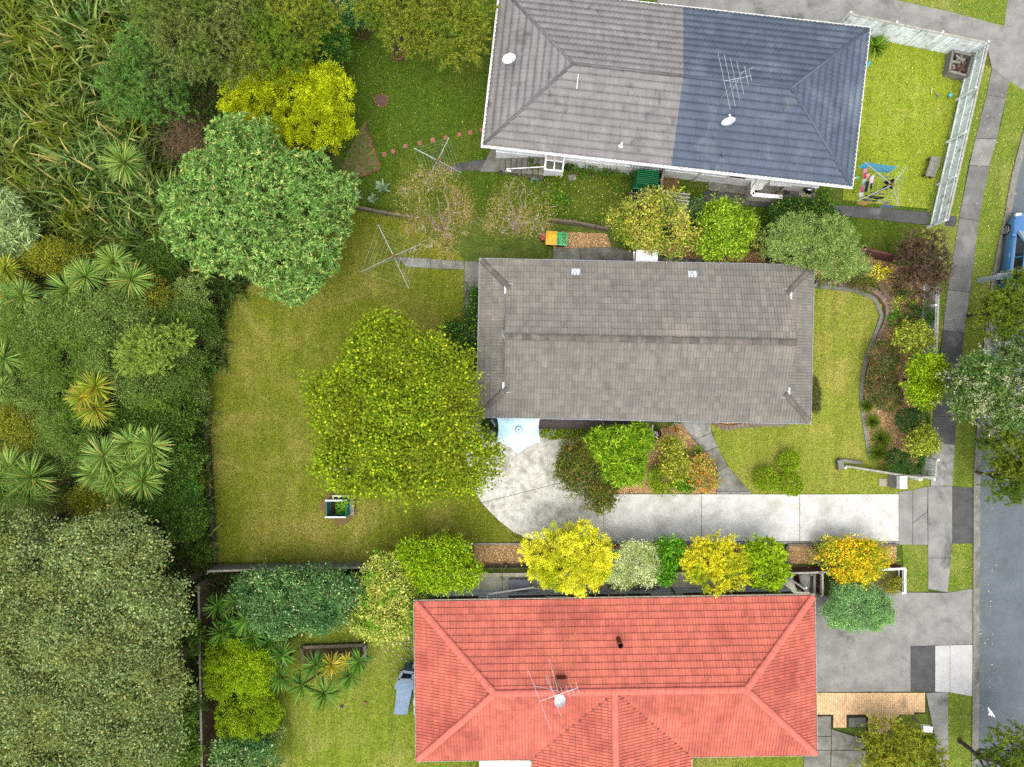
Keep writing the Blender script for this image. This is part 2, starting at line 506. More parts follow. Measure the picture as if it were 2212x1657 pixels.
# road, kerb and channel
KERB = [(2262, 60), (2236, 200), (2212, 287), (2188, 376), (2170, 476), (2152, 560), (2139, 640), (2122, 800), (2107, 1000), (2105, 1054), (2105, 1174), (2104, 1270), (2104, 1392), (2103, 1504), (2101, 1660), (2098, 1900)]
KR = [(u + 12, v) for u, v in KERB]
def channel(a, b, name, z0, z1, m, kids=True):
    poly = a + b[::-1]
    bb = MB(); bb.prism(Q(poly), z0, z1); NOGRASS.append(Q(poly))
    return bb.build(name, m, kind='structure')
road_poly = KR + [(3600, 1900), (3600, 60)]
structure('road', road_poly, -.006, road_m)
# the road falls to the right of the kerb; the channel is a flat concrete strip with a small upstand
channel(KERB, KR, 'kerb_channel', -.03, .012, conc_dark)
def off_line(a, d): return [(u + d, v) for u, v in a]
kb = MB(); kb.prism(Q(off_line(KERB, -4) + KERB[::-1]), -.03, .09); NOGRASS.append(Q(off_line(KERB, -4) + KERB[::-1]))
kb.build('kerb', mat('kerb_concrete', S(150, 148, 136, .6), S(120, 118, 104, .6), scale=3, rough=.9, fine=.12, fscale=30), kind='structure')

# side paths of the middle house
slabs('house_path', [
    [(856, 555), (930, 559), (930, 580), (880, 577)], [(930, 559), (1003, 564), (1003, 583), (930, 580)], [(1003, 564), (1046, 566), (1046, 609), (1003, 610)],
    [(1003, 610), (1046, 609), (1044, 770), (1003, 770)], [(1003, 770), (1044, 770), (1042, 925), (1003, 925)],
    [(1046, 566), (1120, 563), (1195, 558), (1195, 585), (1046, 590)], [(1195, 537), (1252, 536), (1256, 585), (1195, 585)], [(1252, 536), (1320, 533), (1374, 546), (1374, 588), (1256, 585)],
    [(1374, 552), (1500, 560), (1500, 590), (1374, 588)], [(1500, 560), (1630, 572), (1630, 592), (1500, 590)],
], [conc_path, conc_dark, conc_dark, conc_dark, conc_path])
slabs('entry_path', [
    [(1470, 900), (1533, 900), (1533, 910), (1537, 934), (1499, 951), (1470, 915)], [(1499, 951), (1537, 934), (1550, 965), (1524, 976)],
    [(1524, 976), (1550, 965), (1571, 1006), (1549, 1019), (1543, 1005)], [(1549, 1019), (1571, 1006), (1604, 1043), (1620, 1062), (1547, 1062)], [(1547, 1062), (1620, 1062), (1625, 1067), (1547, 1067)],
], [conc_path, conc_path, conc_dark, conc_dark, conc_path])
# duplex paths and patios
slabs('duplex_path', [
    [(1062, 318), (1083, 322), (1080, 372), (1035, 372), (1050, 345)], [(1528, 385), (1618, 392), (1612, 420), (1530, 412)],
    [(1520, 412), (1612, 420), (1750, 432), (1750, 455), (1632, 446), (1522, 438)], [(1612, 400), (1760, 408), (1760, 432), (1612, 420)],
    [(1750, 437), (1850, 446), (2010, 458), (2004, 487), (1850, 470), (1750, 458)],
], [conc_dark, conc_dark, asph_dark, conc_dark, asph_dark])
structure('garden_path', [(965, 362), (990, 353), (1040, 344), (1050, 345), (1036, 370), (1000, 368), (968, 374)], .012, asph_dark)
# red neighbour's side passage and rear court
slabs('side_passage', [
    [(925, 1238), (1085, 1237), (1085, 1287), (925, 1287)], [(1085, 1237), (1276, 1236), (1276, 1287), (1085, 1287)], [(1276, 1236), (1436, 1235), (1436, 1287), (1276, 1287)],
    [(1436, 1235), (1600, 1234), (1600, 1287), (1436, 1287)], [(1600, 1234), (1775, 1233), (1775, 1287), (1600, 1287)],
], mat('mossy_concrete', S(186, 184, 166, 1.3), S(156, 156, 132, 1.25), scale=1.6, rough=.92, bump=.2, c3=S(104, 108, 74, .8), s3=.7, fine=.15, fscale=40, rnd=.1))
slabs('old_court', [
    [(1735, 1546), (1795, 1546), (1795, 1590), (1735, 1590)], [(1795, 1574), (1880, 1600), (1860, 1620), (1795, 1620)], [(1735, 1590), (1795, 1590), (1795, 1620), (1735, 1620)],
    [(1735, 1620), (1795, 1620), (1790, 1760), (1735, 1760)], [(1795, 1620), (1870, 1620), (1870, 1760), (1790, 1760)], [(1832, 1549), (1870, 1549), (1870, 1571), (1832, 1571)],
], [conc_dark], gap=.02)

# brick paved apron
brick_m = mat('apron_brick', S(228, 192, 146, .72), S(210, 172, 128, .7), scale=6, rough=.9, rnd=.12, c3=S(160, 138, 108, .64), s3=.5, t3=(.58, .72), bump=.2, bscale=60, spec=.2)
apron_poly = [(1762, 1496.5), (1998, 1496), (1999, 1541), (1944, 1545), (1936, 1562), (1910, 1590), (1872, 1592), (1870.5, 1547), (1831.5, 1547), (1830, 1572), (1796, 1572), (1795.5, 1546), (1762, 1546)]
ap = Q(apron_poly); NOGRASS.append(ap)
bb = MB(); bb.sheet(ap, .012)
apron = bb.build('brick_apron', joint_m, kind='structure')
bme = None
cells = []; halves = []
bw, bl = .115, .23
xs0, xs1 = min(p[0] for p in ap), max(p[0] for p in ap); ys0, ys1 = min(p[1] for p in ap), max(p[1] for p in ap)
for i in range(int((xs1 - xs0) / bw) + 1):
    for j in range(-1, int((ys1 - ys0) / bl) + 2):
        x = xs0 + (i + .5) * bw; y = ys1 - (j + .5 + (.5 if i % 2 else 0)) * bl
        ok = lambda yy, hb: all(in_poly(np.array([x + dx]), np.array([yy + dy]), ap)[0] for dx in (-.05, .05) for dy in (-hb, hb))
        if not ok(y, .1):
            for s_ in (-1, 1):
                if ok(y + s_ * bl / 4, .045): halves.append((x, y + s_ * bl / 4))
        if all(in_poly(np.array([x + dx]), np.array([y + dy]), ap)[0] for dx in (-.05, .05) for dy in (-.1, .1)): cells.append((x, y))
cells.sort(key=lambda c: c[0] ** 2 + c[1] ** 2)
b1 = MB(); b1.box((0, 0, .02), (bw - .009, bl - .009, .03))
proto = None
mass = MB()
for k, (x, y) in enumerate(cells):
    dz = random.uniform(-.003, .003)
    if k < 300:
        if proto is None:
            proto = b1.build('brick', brick_m, apron); o = proto
        else:
            o = proto.copy(); COL.objects.link(o)
        o.location = (x, y, dz)
    else:
        mass.box((x, y, .02 + dz), (bw - .009, bl - .009, .03))
for x, y in halves: mass.box((x, y, .02), (bw - .009, bl / 2 - .009, .03))
mass.build('brick_field', brick_m, apron, kind='stuff')

# mulch beds
mulch_m = mat('mulch_bed', S(176, 142, 100, .72), S(146, 112, 76, .7), scale=14, rough=.95, bump=.8, bscale=40, c3=S(122, 96, 66, .64), s3=1.2, spec=.1)
MULCH = [
    [(1275, 940), (1400, 935), (1470, 914), (1499, 952), (1524, 977), (1546, 1020), (1546, 1066), (1335, 1066), (1306, 1000)],
    [(1024, 1176), (1134, 1176), (1134, 1219), (1024, 1219)], [(1300, 1177), (1480, 1177), (1480, 1218), (1300, 1218)], [(1480, 1177), (1660, 1177), (1660, 1218), (1480, 1218)], [(1700, 1177), (1936, 1177), (1936, 1218), (1700, 1218)],
    [(1755, 560), (1870, 556), (1995, 585), (1990, 760), (1986, 900), (1990, 1000), (1900, 1000), (1878, 966), (1870, 910), (1866, 840), (1880, 760), (1915, 690), (1921, 655), (1890, 600), (1755, 600)],
    [(1195, 500), (1310, 505), (1320, 533), (1252, 536), (1195, 537)], [(1370, 520), (1650, 545), (1660, 600), (1630, 572), (1500, 560), (1374, 546)],
    [(1538, 905), (1700, 905), (1690, 914), (1560, 922), (1545, 915)],
]
for pl in MULCH: structure('mulch_bed', pl, .02, mulch_m)
structure('leaf_litter_bed', [(1640, 500), (1850, 545), (1850, 600), (1640, 600)], .018, soil_m)
structure('shrub_soil', [(470, 1225), (1030, 1222), (930, 1300), (790, 1320), (600, 1360), (560, 1420), (530, 1720), (466, 1720)], .005, soil_m)
structure('bare_strip', [(1700, 1222), (1960, 1222), (1957, 1280), (1775, 1288)], .006, mat('weedy_soil', S(128, 116, 66, .6), S(108, 112, 46, .6), scale=5, rough=.95, bump=.5, bscale=30))
structure('bare_patch', [(1410, 470), (1436, 365), (1452, 362), (1470, 372), (1466, 400), (1444, 440)], .012, mat('dry_dirt', S(140, 116, 74, .6), S(112, 92, 54, .6), scale=9, rough=.95, bump=.6, bscale=30))
structure('worn_bed', [(737, 378), (740, 352), (752, 330), (765, 300), (774, 285), (788, 262), (794, 280), (800, 300), (808, 330), (821, 366), (800, 372), (785, 381), (770, 384), (754, 389), (742, 388)], .012, mat('weedy_dirt', S(138, 112, 84, .6), S(92, 110, 40, .6), scale=4, rng12=(.42, .56), rough=.95, bump=.6, bscale=30), nograss=False)
for (u, v, r) in ((733, 1096, 38), (2030, 458, 14), (1497, 460, 16), (1830, 390, 9)):
    pl = [(u + r * (1 + .25 * math.sin(3.1 * a + u)) * math.cos(a), v + .85 * r * (1 + .25 * math.cos(2.3 * a + v)) * math.sin(a)) for a in [i * .35 for i in range(18)]]
    structure('bare_patch', pl, .013, mat('dry_dirt', (0, 0, 0, 1)), nograss=False)

def scatter_in(polys, n_per_m2, rng, block=True, grow=0.0):
    out = []
    for pl in polys:
        q = Q(pl) if not isinstance(pl, np.ndarray) else pl
        xs = [p[0] for p in q]; ys = [p[1] for p in q]
        x0, x1, y0, y1 = max(min(xs), -29), min(max(xs), 29), max(min(ys), -23), min(max(ys), 23)
        if x1 <= x0 or y1 <= y0: continue
        n = int((x1 - x0) * (y1 - y0) * n_per_m2)
        x = rng.uniform(x0, x1, n); y = rng.uniform(y0, y1, n)
        k = in_poly(x, y, q)
        x, y = x[k], y[k]
        out.append(np.stack([x, y], 1))
    xy = np.concatenate(out) if out else np.zeros((0, 2))
    if block:
        k = np.ones(len(xy), bool)
        for q in NOGRASS: k &= ~in_poly(xy[:, 0], xy[:, 1], q)
        xy = xy[k]
    return xy

# wood chips on the beds
xy = scatter_in(MULCH, 330, rng, block=False)
n = len(xy)
a = rng.uniform(0, 2 * np.pi, n); L = rng.uniform(.03, .075, n); W = rng.uniform(.01, .022, n)
d = np.stack([np.cos(a), np.sin(a)], 1); s = np.stack([-d[:, 1], d[:, 0]], 1)
c = np.concatenate([xy, rng.uniform(.026, .05, (n, 1))], 1)
tl = rng.normal(0, .012, (n, 2))
V = np.zeros((n, 4, 3))
for i, (p, q_) in enumerate(((-1, -1), (1, -1), (1, 1), (-1, 1))):
    V[:, i, :2] = c[:, :2] + d * (p * L / 2)[:, None] + s * (q_ * W / 2)[:, None]
    V[:, i, 2] = c[:, 2] + p * tl[:, 0] + q_ * tl[:, 1] * .3
chip_m = leafmat('wood_chip', (S(140, 104, 66, .66), S(202, 166, 118, .66), S(234, 206, 160, .66)), trans=0, rough=.9)
tag(link_mesh('wood_chips', np_mesh('wood_chips', V.reshape(-1, 3), 4), None, chip_m), 'loose tan wood chips covering the garden beds', 'mulch', kind='stuff')
# ================================================================== buildings
TW, TC = .30, .32           # cover width and exposed length of a concrete tile

def tile_verts():
    xs = [(0.0, 0), (.100, 0), (.108, .03), (.136, .03), (.146, 0), (.250, 0), (.258, .03), (.286, .03), (.297, .004)]
    vs = []
    for x, h in xs: vs.append((x, 0.0, .058 + h))                 # lower edge, riding over the course below
    for x, h in xs: vs.append((x, TC + .05, .006 + h))
    for x, h in xs: vs.append((x, 0.004, .034 + h * .6))          # thin lip with an open shadow gap under it
    n = len(xs)
    fs = [(i, i + 1, n + i + 1, n + i) for i in range(n - 1)] + [(2 * n + i, 2 * n + i + 1, i + 1, i) for i in range(n - 1)]
    return vs, fs
TV, TF = tile_verts()

def clip_mesh(bm, polys_edges):
    """keep what lies inside a convex polygon; edges as (point, outward normal)"""
    for co, no in polys_edges:
        geom = bm.verts[:] + bm.edges[:] + bm.faces[:]
        bmesh.ops.bisect_plane(bm, geom=geom, plane_co=co, plane_no=no, clear_outer=True, dist=1e-5)

def convex_edges(poly, M):
    """poly in plane coords (ccw), M plane->world"""
    out = []
    n = len(poly)
    for i in range(n):
        a, b = Vector(poly[i]), Vector(poly[(i + 1) % n])
        d = b - a
        nrm = Vector((d.y, -d.x, 0)).normalized()
        out.append((M @ Vector((a.x, a.y, 0)), (M.to_3x3() @ nrm)))
    return out

def frame(o, x, y):
    x = Vector(x).normalized(); y = Vector(y).normalized(); z = x.cross(y).normalized()
    M = Matrix((x, y, z)).transposed().to_4x4(); M.translation = Vector(o)
    return M

def inside_convex(s, t, poly, tol=-.01):
    n = len(poly)
    for i in range(n):
        ax, ay = poly[i]; bx, by = poly[(i + 1) % n]
        if (bx - ax) * (t - ay) - (by - ay) * (s - ax) < tol: return False
    return True

def tiled_roof(root, slopes, tile_m, deck_m, keep=300):
    """slopes: (M, [convex polys in plane coords]); builds the roof deck with its tiles"""
    deck = MB()
    for M, polys in slopes:
        for pl in polys:
            deck.add([M @ Vector((s, t, -.015)) for s, t in pl], [tuple(range(len(pl)))])
    roof = deck.build('roof', deck_m, root)
    cand = []
    for si, (M, polys) in enumerate(slopes):
        for pi, pl in enumerate(polys):
            s0 = min(p[0] for p in pl); s1 = max(p[0] for p in pl); t0 = min(p[1] for p in pl); t1 = max(p[1] for p in pl)
            for j in range(int(math.floor(t0 / TC)), int(t1 / TC) + 1):
                for i in range(int(math.floor(s0 / TW)), int(s1 / TW) + 1):
                    s, t = i * TW, j * TC - .04
                    cs = [(s, t + .04), (s + TW, t + .04), (s + TW, t + TC), (s, t + TC)]
                    inn = [inside_convex(a, b, pl) for a, b in cs]
                    if not any(inn) and not inside_convex(s + TW / 2, t + TC / 2, pl): continue
                    w = M @ Vector((s + TW / 2, t + TC / 2, 0))
                    cand.append(((Vector((0, 0, H)) - w).length if all(inn) else 1e6, si, pi, s, t))
    cand.sort(key=lambda c: c[0])
    me = None
    keepers = [c for c in cand[:keep] if c[0] < 1e5]
    pts = np.array([[0, 0]])
    for c in keepers:
        M = slopes[c[1]][0]
        MM = M @ Matrix.Translation((c[3], c[4], random.uniform(-.003, .003))) @ Matrix.Rotation(random.uniform(-.006, .006), 4, 'Z')
        if me is None:
            me = bpy.data.meshes.new('roof_tile'); me.from_pydata(TV, [], TF); me.update(); me.materials.append(tile_m)
        link_mesh('tile', me, roof, None, MM)
    kk = set(id(c) for c in keepers)
    total = bmesh.new()
    for si, (M, polys) in enumerate(slopes):
        for pi, pl in enumerate(polys):
            cs = [c for c in cand if c[1] == si and c[2] == pi and id(c) not in kk]
            if not cs: continue
            mb = MB()
            for c in cs:
                MM = M @ Matrix.Translation((c[3], c[4], random.uniform(-.003, .003))) @ Matrix.Rotation(random.uniform(-.006, .006), 4, 'Z')
                mb.add([MM @ Vector(v) for v in TV], TF)
            mt = bpy.data.meshes.new('t'); mt.from_pydata(mb.v, [], mb.f)
            bm = bmesh.new(); bm.from_mesh(mt); bpy.data.meshes.remove(mt)
            pe = convex_edges([(s, t - .05 if t <= .001 else t) for s, t in pl], M)
            clip_mesh(bm, pe)
            mt = bpy.data.meshes.new('t'); bm.to_mesh(mt); bm.free()
            total.from_mesh(mt); bpy.data.meshes.remove(mt)
    o0 = off(root)
    bmesh.ops.translate(total, verts=total.verts[:], vec=-o0)
    me = bpy.data.meshes.new('tile_field'); total.to_mesh(me); total.free()
    o = link_mesh('tile_field', me, roof, tile_m); o['kind'] = 'stuff'
    return roof

def caps(a, b, parent, m, r=.13, pitch=.42, name='ridge_tile', flat=.55):
    """half round cap tiles laid end to end from a up to b"""
    a, b = Vector(a), Vector(b)
    d = b - a; L = d.length; x = d.normalized()
    y = Vector((0, 0, 1)).cross(x).normalized(); z = x.cross(y)
    n = max(1, round(L / pitch)); st = L / n
    me = bpy.data.meshes.new(name)
    vs = []; K = 7
    for i, (xx, lift) in enumerate(((0, .03), (st + .03, 0.0))):
        for k in range(K):
            an = math.pi * k / (K - 1)
            vs.append((xx, -math.cos(an) * r, math.sin(an) * r * flat + lift))
    base = len(vs)
    for k in range(K):
        an = math.pi * k / (K - 1)
        vs.append((0, -math.cos(an) * (r - .03), math.sin(an) * (r - .03) * flat))
    fs = [(k, K + k, K + k + 1, k + 1) for k in range(K - 1)] + [(base + k, k, k + 1, base + k + 1) for k in range(K - 1)]
    me.from_pydata(vs, [], fs); me.update(); me.materials.append(m)
    for i in range(n):
        p = a + x * (st * i)
        M = Matrix((x, y, z)).transposed().to_4x4(); M.translation = p + z * random.uniform(-.004, .004)
        link_mesh(name, me, parent, None, M @ Matrix.Rotation(random.uniform(-.01, .01), 4, 'Z'))

def house_frame(tl, tr, br, bl, ze):
    """eave rectangle fitted to four survey corners: origin = lower left, X along, Y up the picture"""
    A = [P(*c, ze) for c in (tl, tr, br, bl)]
    c = (A[0] + A[1] + A[2] + A[3]) / 4
    x = ((A[1] - A[0]) + (A[2] - A[3])).normalized()
    y = Vector((-x.y, x.x, 0))
    L = ((A[1] - A[0]).length + (A[2] - A[3]).length) / 2
    W = ((A[0] - A[3]).length + (A[1] - A[2]).length) / 2
    o = c - x * L / 2 - y * W / 2
    M = Matrix((x, y, Vector((0, 0, 1)))).transposed().to_4x4(); M.translation = o
    return M, L, W

def house_walls(root, M, L, W, ze, insx, insy, wall_m, base_m=None, base_h=0.0, wins=(), floor_z=0.0):
    """walls as a hollow prism with real window units (frame, pane) and doors set in"""
    b = MB()
    t = .12
    z0 = -ze
    def bx(mb, x0, x1, y0, y1, za, zb):
        mb.boxm(M @ Matrix.Translation(((x0 + x1) / 2, (y0 + y1) / 2, (za + zb) / 2)), x1 - x0, y1 - y0, zb - za)
    zt = .06
    zb = z0 + base_h
    bx(b, insx, L - insx, insy, insy + t, zb, zt); bx(b, insx, L - insx, W - insy - t, W - insy, zb, zt)
    bx(b, insx, insx + t, insy + t, W - insy - t, zb, zt); bx(b, L - insx - t, L - insx, insy + t, W - insy - t, zb, zt)
    wall = b.build('wall', wall_m, root)
    if base_h > 0:
        b = MB(); e = .03
        bx(b, insx - e, L - insx + e, insy - e, insy + t, z0 - .05, zb); bx(b, insx - e, L - insx + e, W - insy - t, W - insy + e, z0 - .05, zb)
        bx(b, insx - e, insx + t, insy + t, W - insy - t, z0 - .05, zb); bx(b, L - insx - t, L - insx + e, insy + t, W - insy - t, z0 - .05, zb)
        b.build('foundation', base_m, root)
    fm = mat('white_joinery', S(228, 230, 228, .8), rough=.5)
    for side, x, w, z, h, kind in wins:
        fr = MB(); pn = MB()
        def wb(mb, a0, a1, c0, c1, d0, d1):
            if side == 's': bx(mb, a0, a1, insy - d1, insy - d0, c0 - ze, c1 - ze)
            elif side == 'n': bx(mb, a0, a1, W - insy + d0, W - insy + d1, c0 - ze, c1 - ze)
            elif side == 'w': bx(mb, insx - d1, insx - d0, a0, a1, c0 - ze, c1 - ze)
            else: bx(mb, L - insx + d0, L - insx + d1, a0, a1, c0 - ze, c1 - ze)
        zb_, zt_ = floor_z + z, floor_z + z + h
        wb(fr, x, x + w, zb_, zb_ + .05, .002, .05); wb(fr, x, x + w, zt_ - .05, zt_, .002, .05)
        wb(fr, x, x + .05, zb_ + .05, zt_ - .05, .002, .05); wb(fr, x + w - .05, x + w, zb_ + .05, zt_ - .05, .002, .05)
        if w > 1.0: wb(fr, x + w / 2 - .025, x + w / 2 + .025, zb_ + .05, zt_ - .05, .002, .045)
        wb(pn, x + .05, x + w - .05, zb_ + .05, zt_ - .05, .003, .02)
        fo = fr.build('door' if kind == 'door' else 'window', fm, wall)
        po = pn.build('pane' if kind != 'door' else 'panel', glassmat() if kind != 'door' else mat('painted_door', S(120, 60, 50, .6), rough=.5), wall)
    return wall

def gutters(root, M, L, W, m, sides='nsew', w=.12, h=.1, out=.0, brackets=None):
    b = MB()
    def bx(x0, x1, y0, y1):
        b.boxm(M @ Matrix.Translation(((x0 + x1) / 2, (y0 + y1) / 2, -.06)), x1 - x0, y1 - y0, h)
    lip = .018
    def trough(x0, x1, y0, y1, axis):
        # floor of the gutter plus two lips
        zf = -.1
        b.boxm(M @ Matrix.Translation(((x0 + x1) / 2, (y0 + y1) / 2, zf)), x1 - x0, y1 - y0, .02)
        if axis == 'x':
            for yy in (y0 + lip / 2, y1 - lip / 2): b.boxm(M @ Matrix.Translation(((x0 + x1) / 2, yy, -.04)), x1 - x0, lip, .1)
        else:
            for xx in (x0 + lip / 2, x1 - lip / 2): b.boxm(M @ Matrix.Translation((xx, (y0 + y1) / 2, -.04)), lip, y1 - y0, .1)
    if 's' in sides: trough(-w, L + w, -w, 0, 'x')
    if 'n' in sides: trough(-w, L + w, W, W + w, 'x')
    if 'w' in sides: trough(-w, 0, 0.002, W - .002, 'y')
    if 'e' in sides: trough(L, L + w, 0.002, W - .002, 'y')
    gt = b.build('gutter', m, root)
    if brackets:
        k = int(L / brackets)
        for i in range(k + 1):
            x = .3 + i * brackets
            for sd, yy in (('s', -w / 2), ('n', W + w / 2)):
                if sd in sides and x < L:
                    q = MB(); q.boxm(M @ Matrix.Translation((x, yy, .012)), .03, w + .02, .012); q.build('gutter_bracket', m, gt)
    return gt

white_trim = mat('white_trim', S(226, 228, 226, 1.1), S(206, 208, 204, 1.1), scale=8, rough=.6, c3=S(150, 140, 128, .7), s3=3, t3=(.6, .7))
grey_trim = mat('grey_gutter', S(176, 180, 184, .7), rough=.5)

# ---------------------------------------------------------------- the middle house, brown grey tiles, boxed gables over hipped ends
ze = 2.65
M, L, W = house_frame((1040, 563), (1755, 577), (1746, 911), (1034, 897), ze)
HM, HL, HW = M, L, W
cen = M @ Vector((L / 2, W / 2, 0))
grey = thing('tiled_house', (cen.x, cen.y, 0), 'long house with brown grey concrete tiles between lawn and driveway', 'house')
NOGRASS.append([tuple((M @ Vector(p))[:2]) for p in ((.5, .5, 0), (L - .5, .5, 0), (L - .5, W - .5, 0), (.5, W - .5, 0))])
grey_tile = mat('grey_roof_tile', S(148, 143, 135, .56), S(136, 131, 124, .56), scale=1.2, rough=.9, rnd=.12, c3=S(168, 158, 144, .56), s3=.25, t3=(.58, .78), fine=.14, fscale=30, bump=.2, bscale=50, spec=.2, streak=((5, .7, 1), .13))
grey_cap = mat('grey_cap_tile', S(130, 122, 114, .55), S(106, 100, 94, .55), scale=2.5, rough=.9, rnd=.2, fine=.2, fscale=24, spec=.2)
deck_m = mat('roof_underlay', S(54, 48, 44, .6), rough=.95)
pt = math.radians(18); cp, sp = math.cos(pt), math.sin(pt)
d = 1.36
zr = (W / 2) * math.tan(pt)
sl = []
def plane(o, x, y): return frame(M @ Vector(o), M.to_3x3() @ Vector(x), M.to_3x3() @ Vector(y))
for flip in (0, 1):
    if not flip: Mp = plane((0, 0, 0), (1, 0, 0), (0, cp, sp))
    else: Mp = plane((L, W, 0), (-1, 0, 0), (0, -cp, sp))
    sl.append((Mp, [[(0, 0), (L, 0), (L - d, d / cp), (d, d / cp)], [(d - .12, d / cp), (L - d + .12, d / cp), (L - d + .12, W / 2 / cp), (d - .12, W / 2 / cp)]]))
Me = plane((0, W, 0), (0, -1, 0), (cp, 0, sp)); sl.append((Me, [[(0, 0), (W, 0), (W - d, d / cp), (d, d / cp)]]))
Me = plane((L, 0, 0), (0, 1, 0), (-cp, 0, sp)); sl.append((Me, [[(0, 0), (W, 0), (W - d, d / cp), (d, d / cp)]]))
groof = tiled_roof(grey, sl, grey_tile, deck_m)
def mp(x, y, z): return M @ Vector((x, y, z))
caps(mp(d - .15, W / 2, zr + .01), mp(L - d + .15, W / 2, zr + .01), groof, grey_cap, r=.16)
zd = d * math.tan(pt)
for (x0, y0, x1, y1) in ((0, 0, d, d), (0, W, d, W - d), (L, 0, L - d, d), (L, W, L - d, W - d)):
    caps(mp(x0, y0, .02), mp(x1, y1, zd + .03), groof, grey_cap, r=.14)
lead = mat('white_flashing', S(214, 222, 230, .75), S(190, 198, 204, .7), scale=9, rough=.5)
gab_m = mat('gable_board', S(138, 132, 126, .6), S(110, 104, 98, .6), scale=3, rough=.8)
for xx, sg in ((d + .02, 1), (L - d - .02, -1)):
    b = MB()
    y0, y1 = d, W - d
    vs = [mp(xx, y0, zd), mp(xx, y1, zd), mp(xx, W / 2, zr - .05), mp(xx + .06 * sg, y0, zd), mp(xx + .06 * sg, y1, zd), mp(xx + .06 * sg, W / 2, zr - .05)]
    b.add(vs, [(0, 1, 2), (5, 4, 3), (0, 3, 4, 1), (1, 4, 5, 2), (2, 5, 3, 0)])
    b.build('gable', gab_m, grey)
    for yy in (d + .12, W - d - .12):
        b = MB(); b.boxm(M @ Matrix.Translation((xx - .16 * sg, yy, zd + .05)), .16, .34, .02)
        b.build('flashing', lead, groof)
    for yy in (d - .15, W - d + .15):
        b = MB(); b.boxm(M @ Matrix.Translation((xx + .06 * sg, yy, zd - .02)), .2, .14, .02); b.build('flashing', lead, groof)
def on_slope(px, z_off=.06):
    """point of the upper slope of the middle house that appears at survey pixel px"""
    for it in range(8):
        z = ze + .5 if it == 0 else zz
        p = P(px[0], px[1], z)
        q = M.inverted() @ p
        yy = q.y if q.y < W / 2 else W - q.y
        zz = ze + min(max(yy, 0), W / 2) * math.tan(pt)
    return P(px[0], px[1], zz + z_off)
for px in ((1244, 587), (1496, 592)):
    p = on_slope(px)
    R = Matrix.Translation(p) @ M.to_3x3().to_4x4() @ Matrix.Rotation(-pt, 4, 'X')
    b = MB(); b.boxm(R, .42, .34, .02); b.boxm(R @ Matrix.Translation((.03, .02, .02)) @ Matrix.Rotation(.5, 4, 'Z'), .3, .16, .02)
    fl = b.build('flashing', lead, groof)
    b = MB(); b.tube([p + Vector((0, .02, .0)), p + Vector((0, .02, .25))], .045, 10); b.build('vent_pipe', lead, fl)
gutters(grey, M, L, W, grey_trim, brackets=1.9)
b = MB(); 
for (x0, x1, y0, y1) in ((.0, L, 0.03, .06), (0, L, W - .06, W - .03), (.03, .06, .06, W - .06), (L - .06, L - .03, .06, W - .06)):
    b.boxm(M @ Matrix.Translation(((x0 + x1) / 2, (y0 + y1) / 2, -.09)), x1 - x0, y1 - y0, .16)
b.build('fascia', white_trim, grey)
b = MB(); b.boxm(M @ Matrix.Translation((L / 2, W / 2, -.185)), L - .14, W - .14, .02); b.build('soffit', white_trim, grey)
house_walls(grey, M, L, W, ze, .55, .55, mat('cream_weatherboard', S(196, 188, 172, .7), S(180, 172, 156, .7), scale=3, rough=.8), mat('grey_block', S(150, 148, 142, .6), rough=.9), .35,
            wins=(('s', 1.2, 2.4, .05, 2.0, 'w'), ('s', 5.0, 1.6, .9, 1.1, 'w'), ('s', 9.4, .95, .05, 2.0, 'door'), ('s', 11.6, 2.4, .7, 1.3, 'w'), ('n', 2, 1.4, .9, 1.1, 'w'), ('n', 6.2, 1.2, 1.1, .8, 'w'), ('n', 9.3, .8, 1.2, .7, 'w'), ('n', 12.0, 1.8, .9, 1.1, 'w'), ('w', 1.6, 1.6, .8, 1.2, 'w'), ('e', 1.4, 2.0, .7, 1.3, 'w'), ('e', 4.6, 1.6, .8, 1.2, 'w')), floor_z=.35)
# awning over the back door
pa = P(1397, 558, 2.35)
b = MB(); b.box((pa.x, pa.y + .04, 2.35), (1.08, .72, .05), -.02); b.build('awning', mat('white_awning', S(232, 236, 240, .85), S(205, 210, 214, .8), scale=3, rough=.5), grey)
b = MB(); b.bar((pa.x - .5, pa.y - .3, 1.6), (pa.x - .62, pa.y + .35, 2.3), .05, .05); b.bar((pa.x + .5, pa.y - .3, 1.6), (pa.x + .5, pa.y + .35, 2.3), .05, .05); b.build('awning_brace', white_trim, grey)

# ---------------------------------------------------------------- the duplex, pressed metal tiles half grey half blue
ze2 = 3.5
M, L, W = house_frame((1080, -26), (1873, 63), (1840, 402), (1047, 313), ze2)
DM, DL, DW = M, L, W
cen = M @ Vector((L / 2, W / 2, 0))
dup = thing('duplex_house', (cen.x, cen.y, 0), 'long white walled duplex with its roof half weathered grey and half blue', 'house')
NOGRASS.append([tuple((M @ Vector(p))[:2]) for p in ((.5, .5, 0), (L - .5, .5, 0), (L - .5, W - .5, 0), (.5, W - .5, 0))])
pt2 = math.radians(17); c2, s2, t2 = math.cos(pt2), math.sin(pt2), math.tan(pt2)
mgrey = mat('grey_metal_tile', S(152, 149, 146, .55), S(136, 133, 130, .55), scale=1.6, rough=.75, c3=S(112, 108, 106, .55), s3=1.4, t3=(.58, .7), fine=.12, fscale=22, rnd=.05, spec=.25, streak=((4, .5, 1), .16))
mblue = mat('blue_metal_tile', S(88, 102, 120, .58), S(76, 90, 108, .58), scale=1.4, rough=.7, c3=S(112, 126, 140, .58), s3=.5, t3=(.52, .72), fine=.1, fscale=22, rnd=.05, spec=.3, streak=((4, .5, 1), .14))
split_s0 = (M.inverted() @ P(1450, 358, ze2)).x
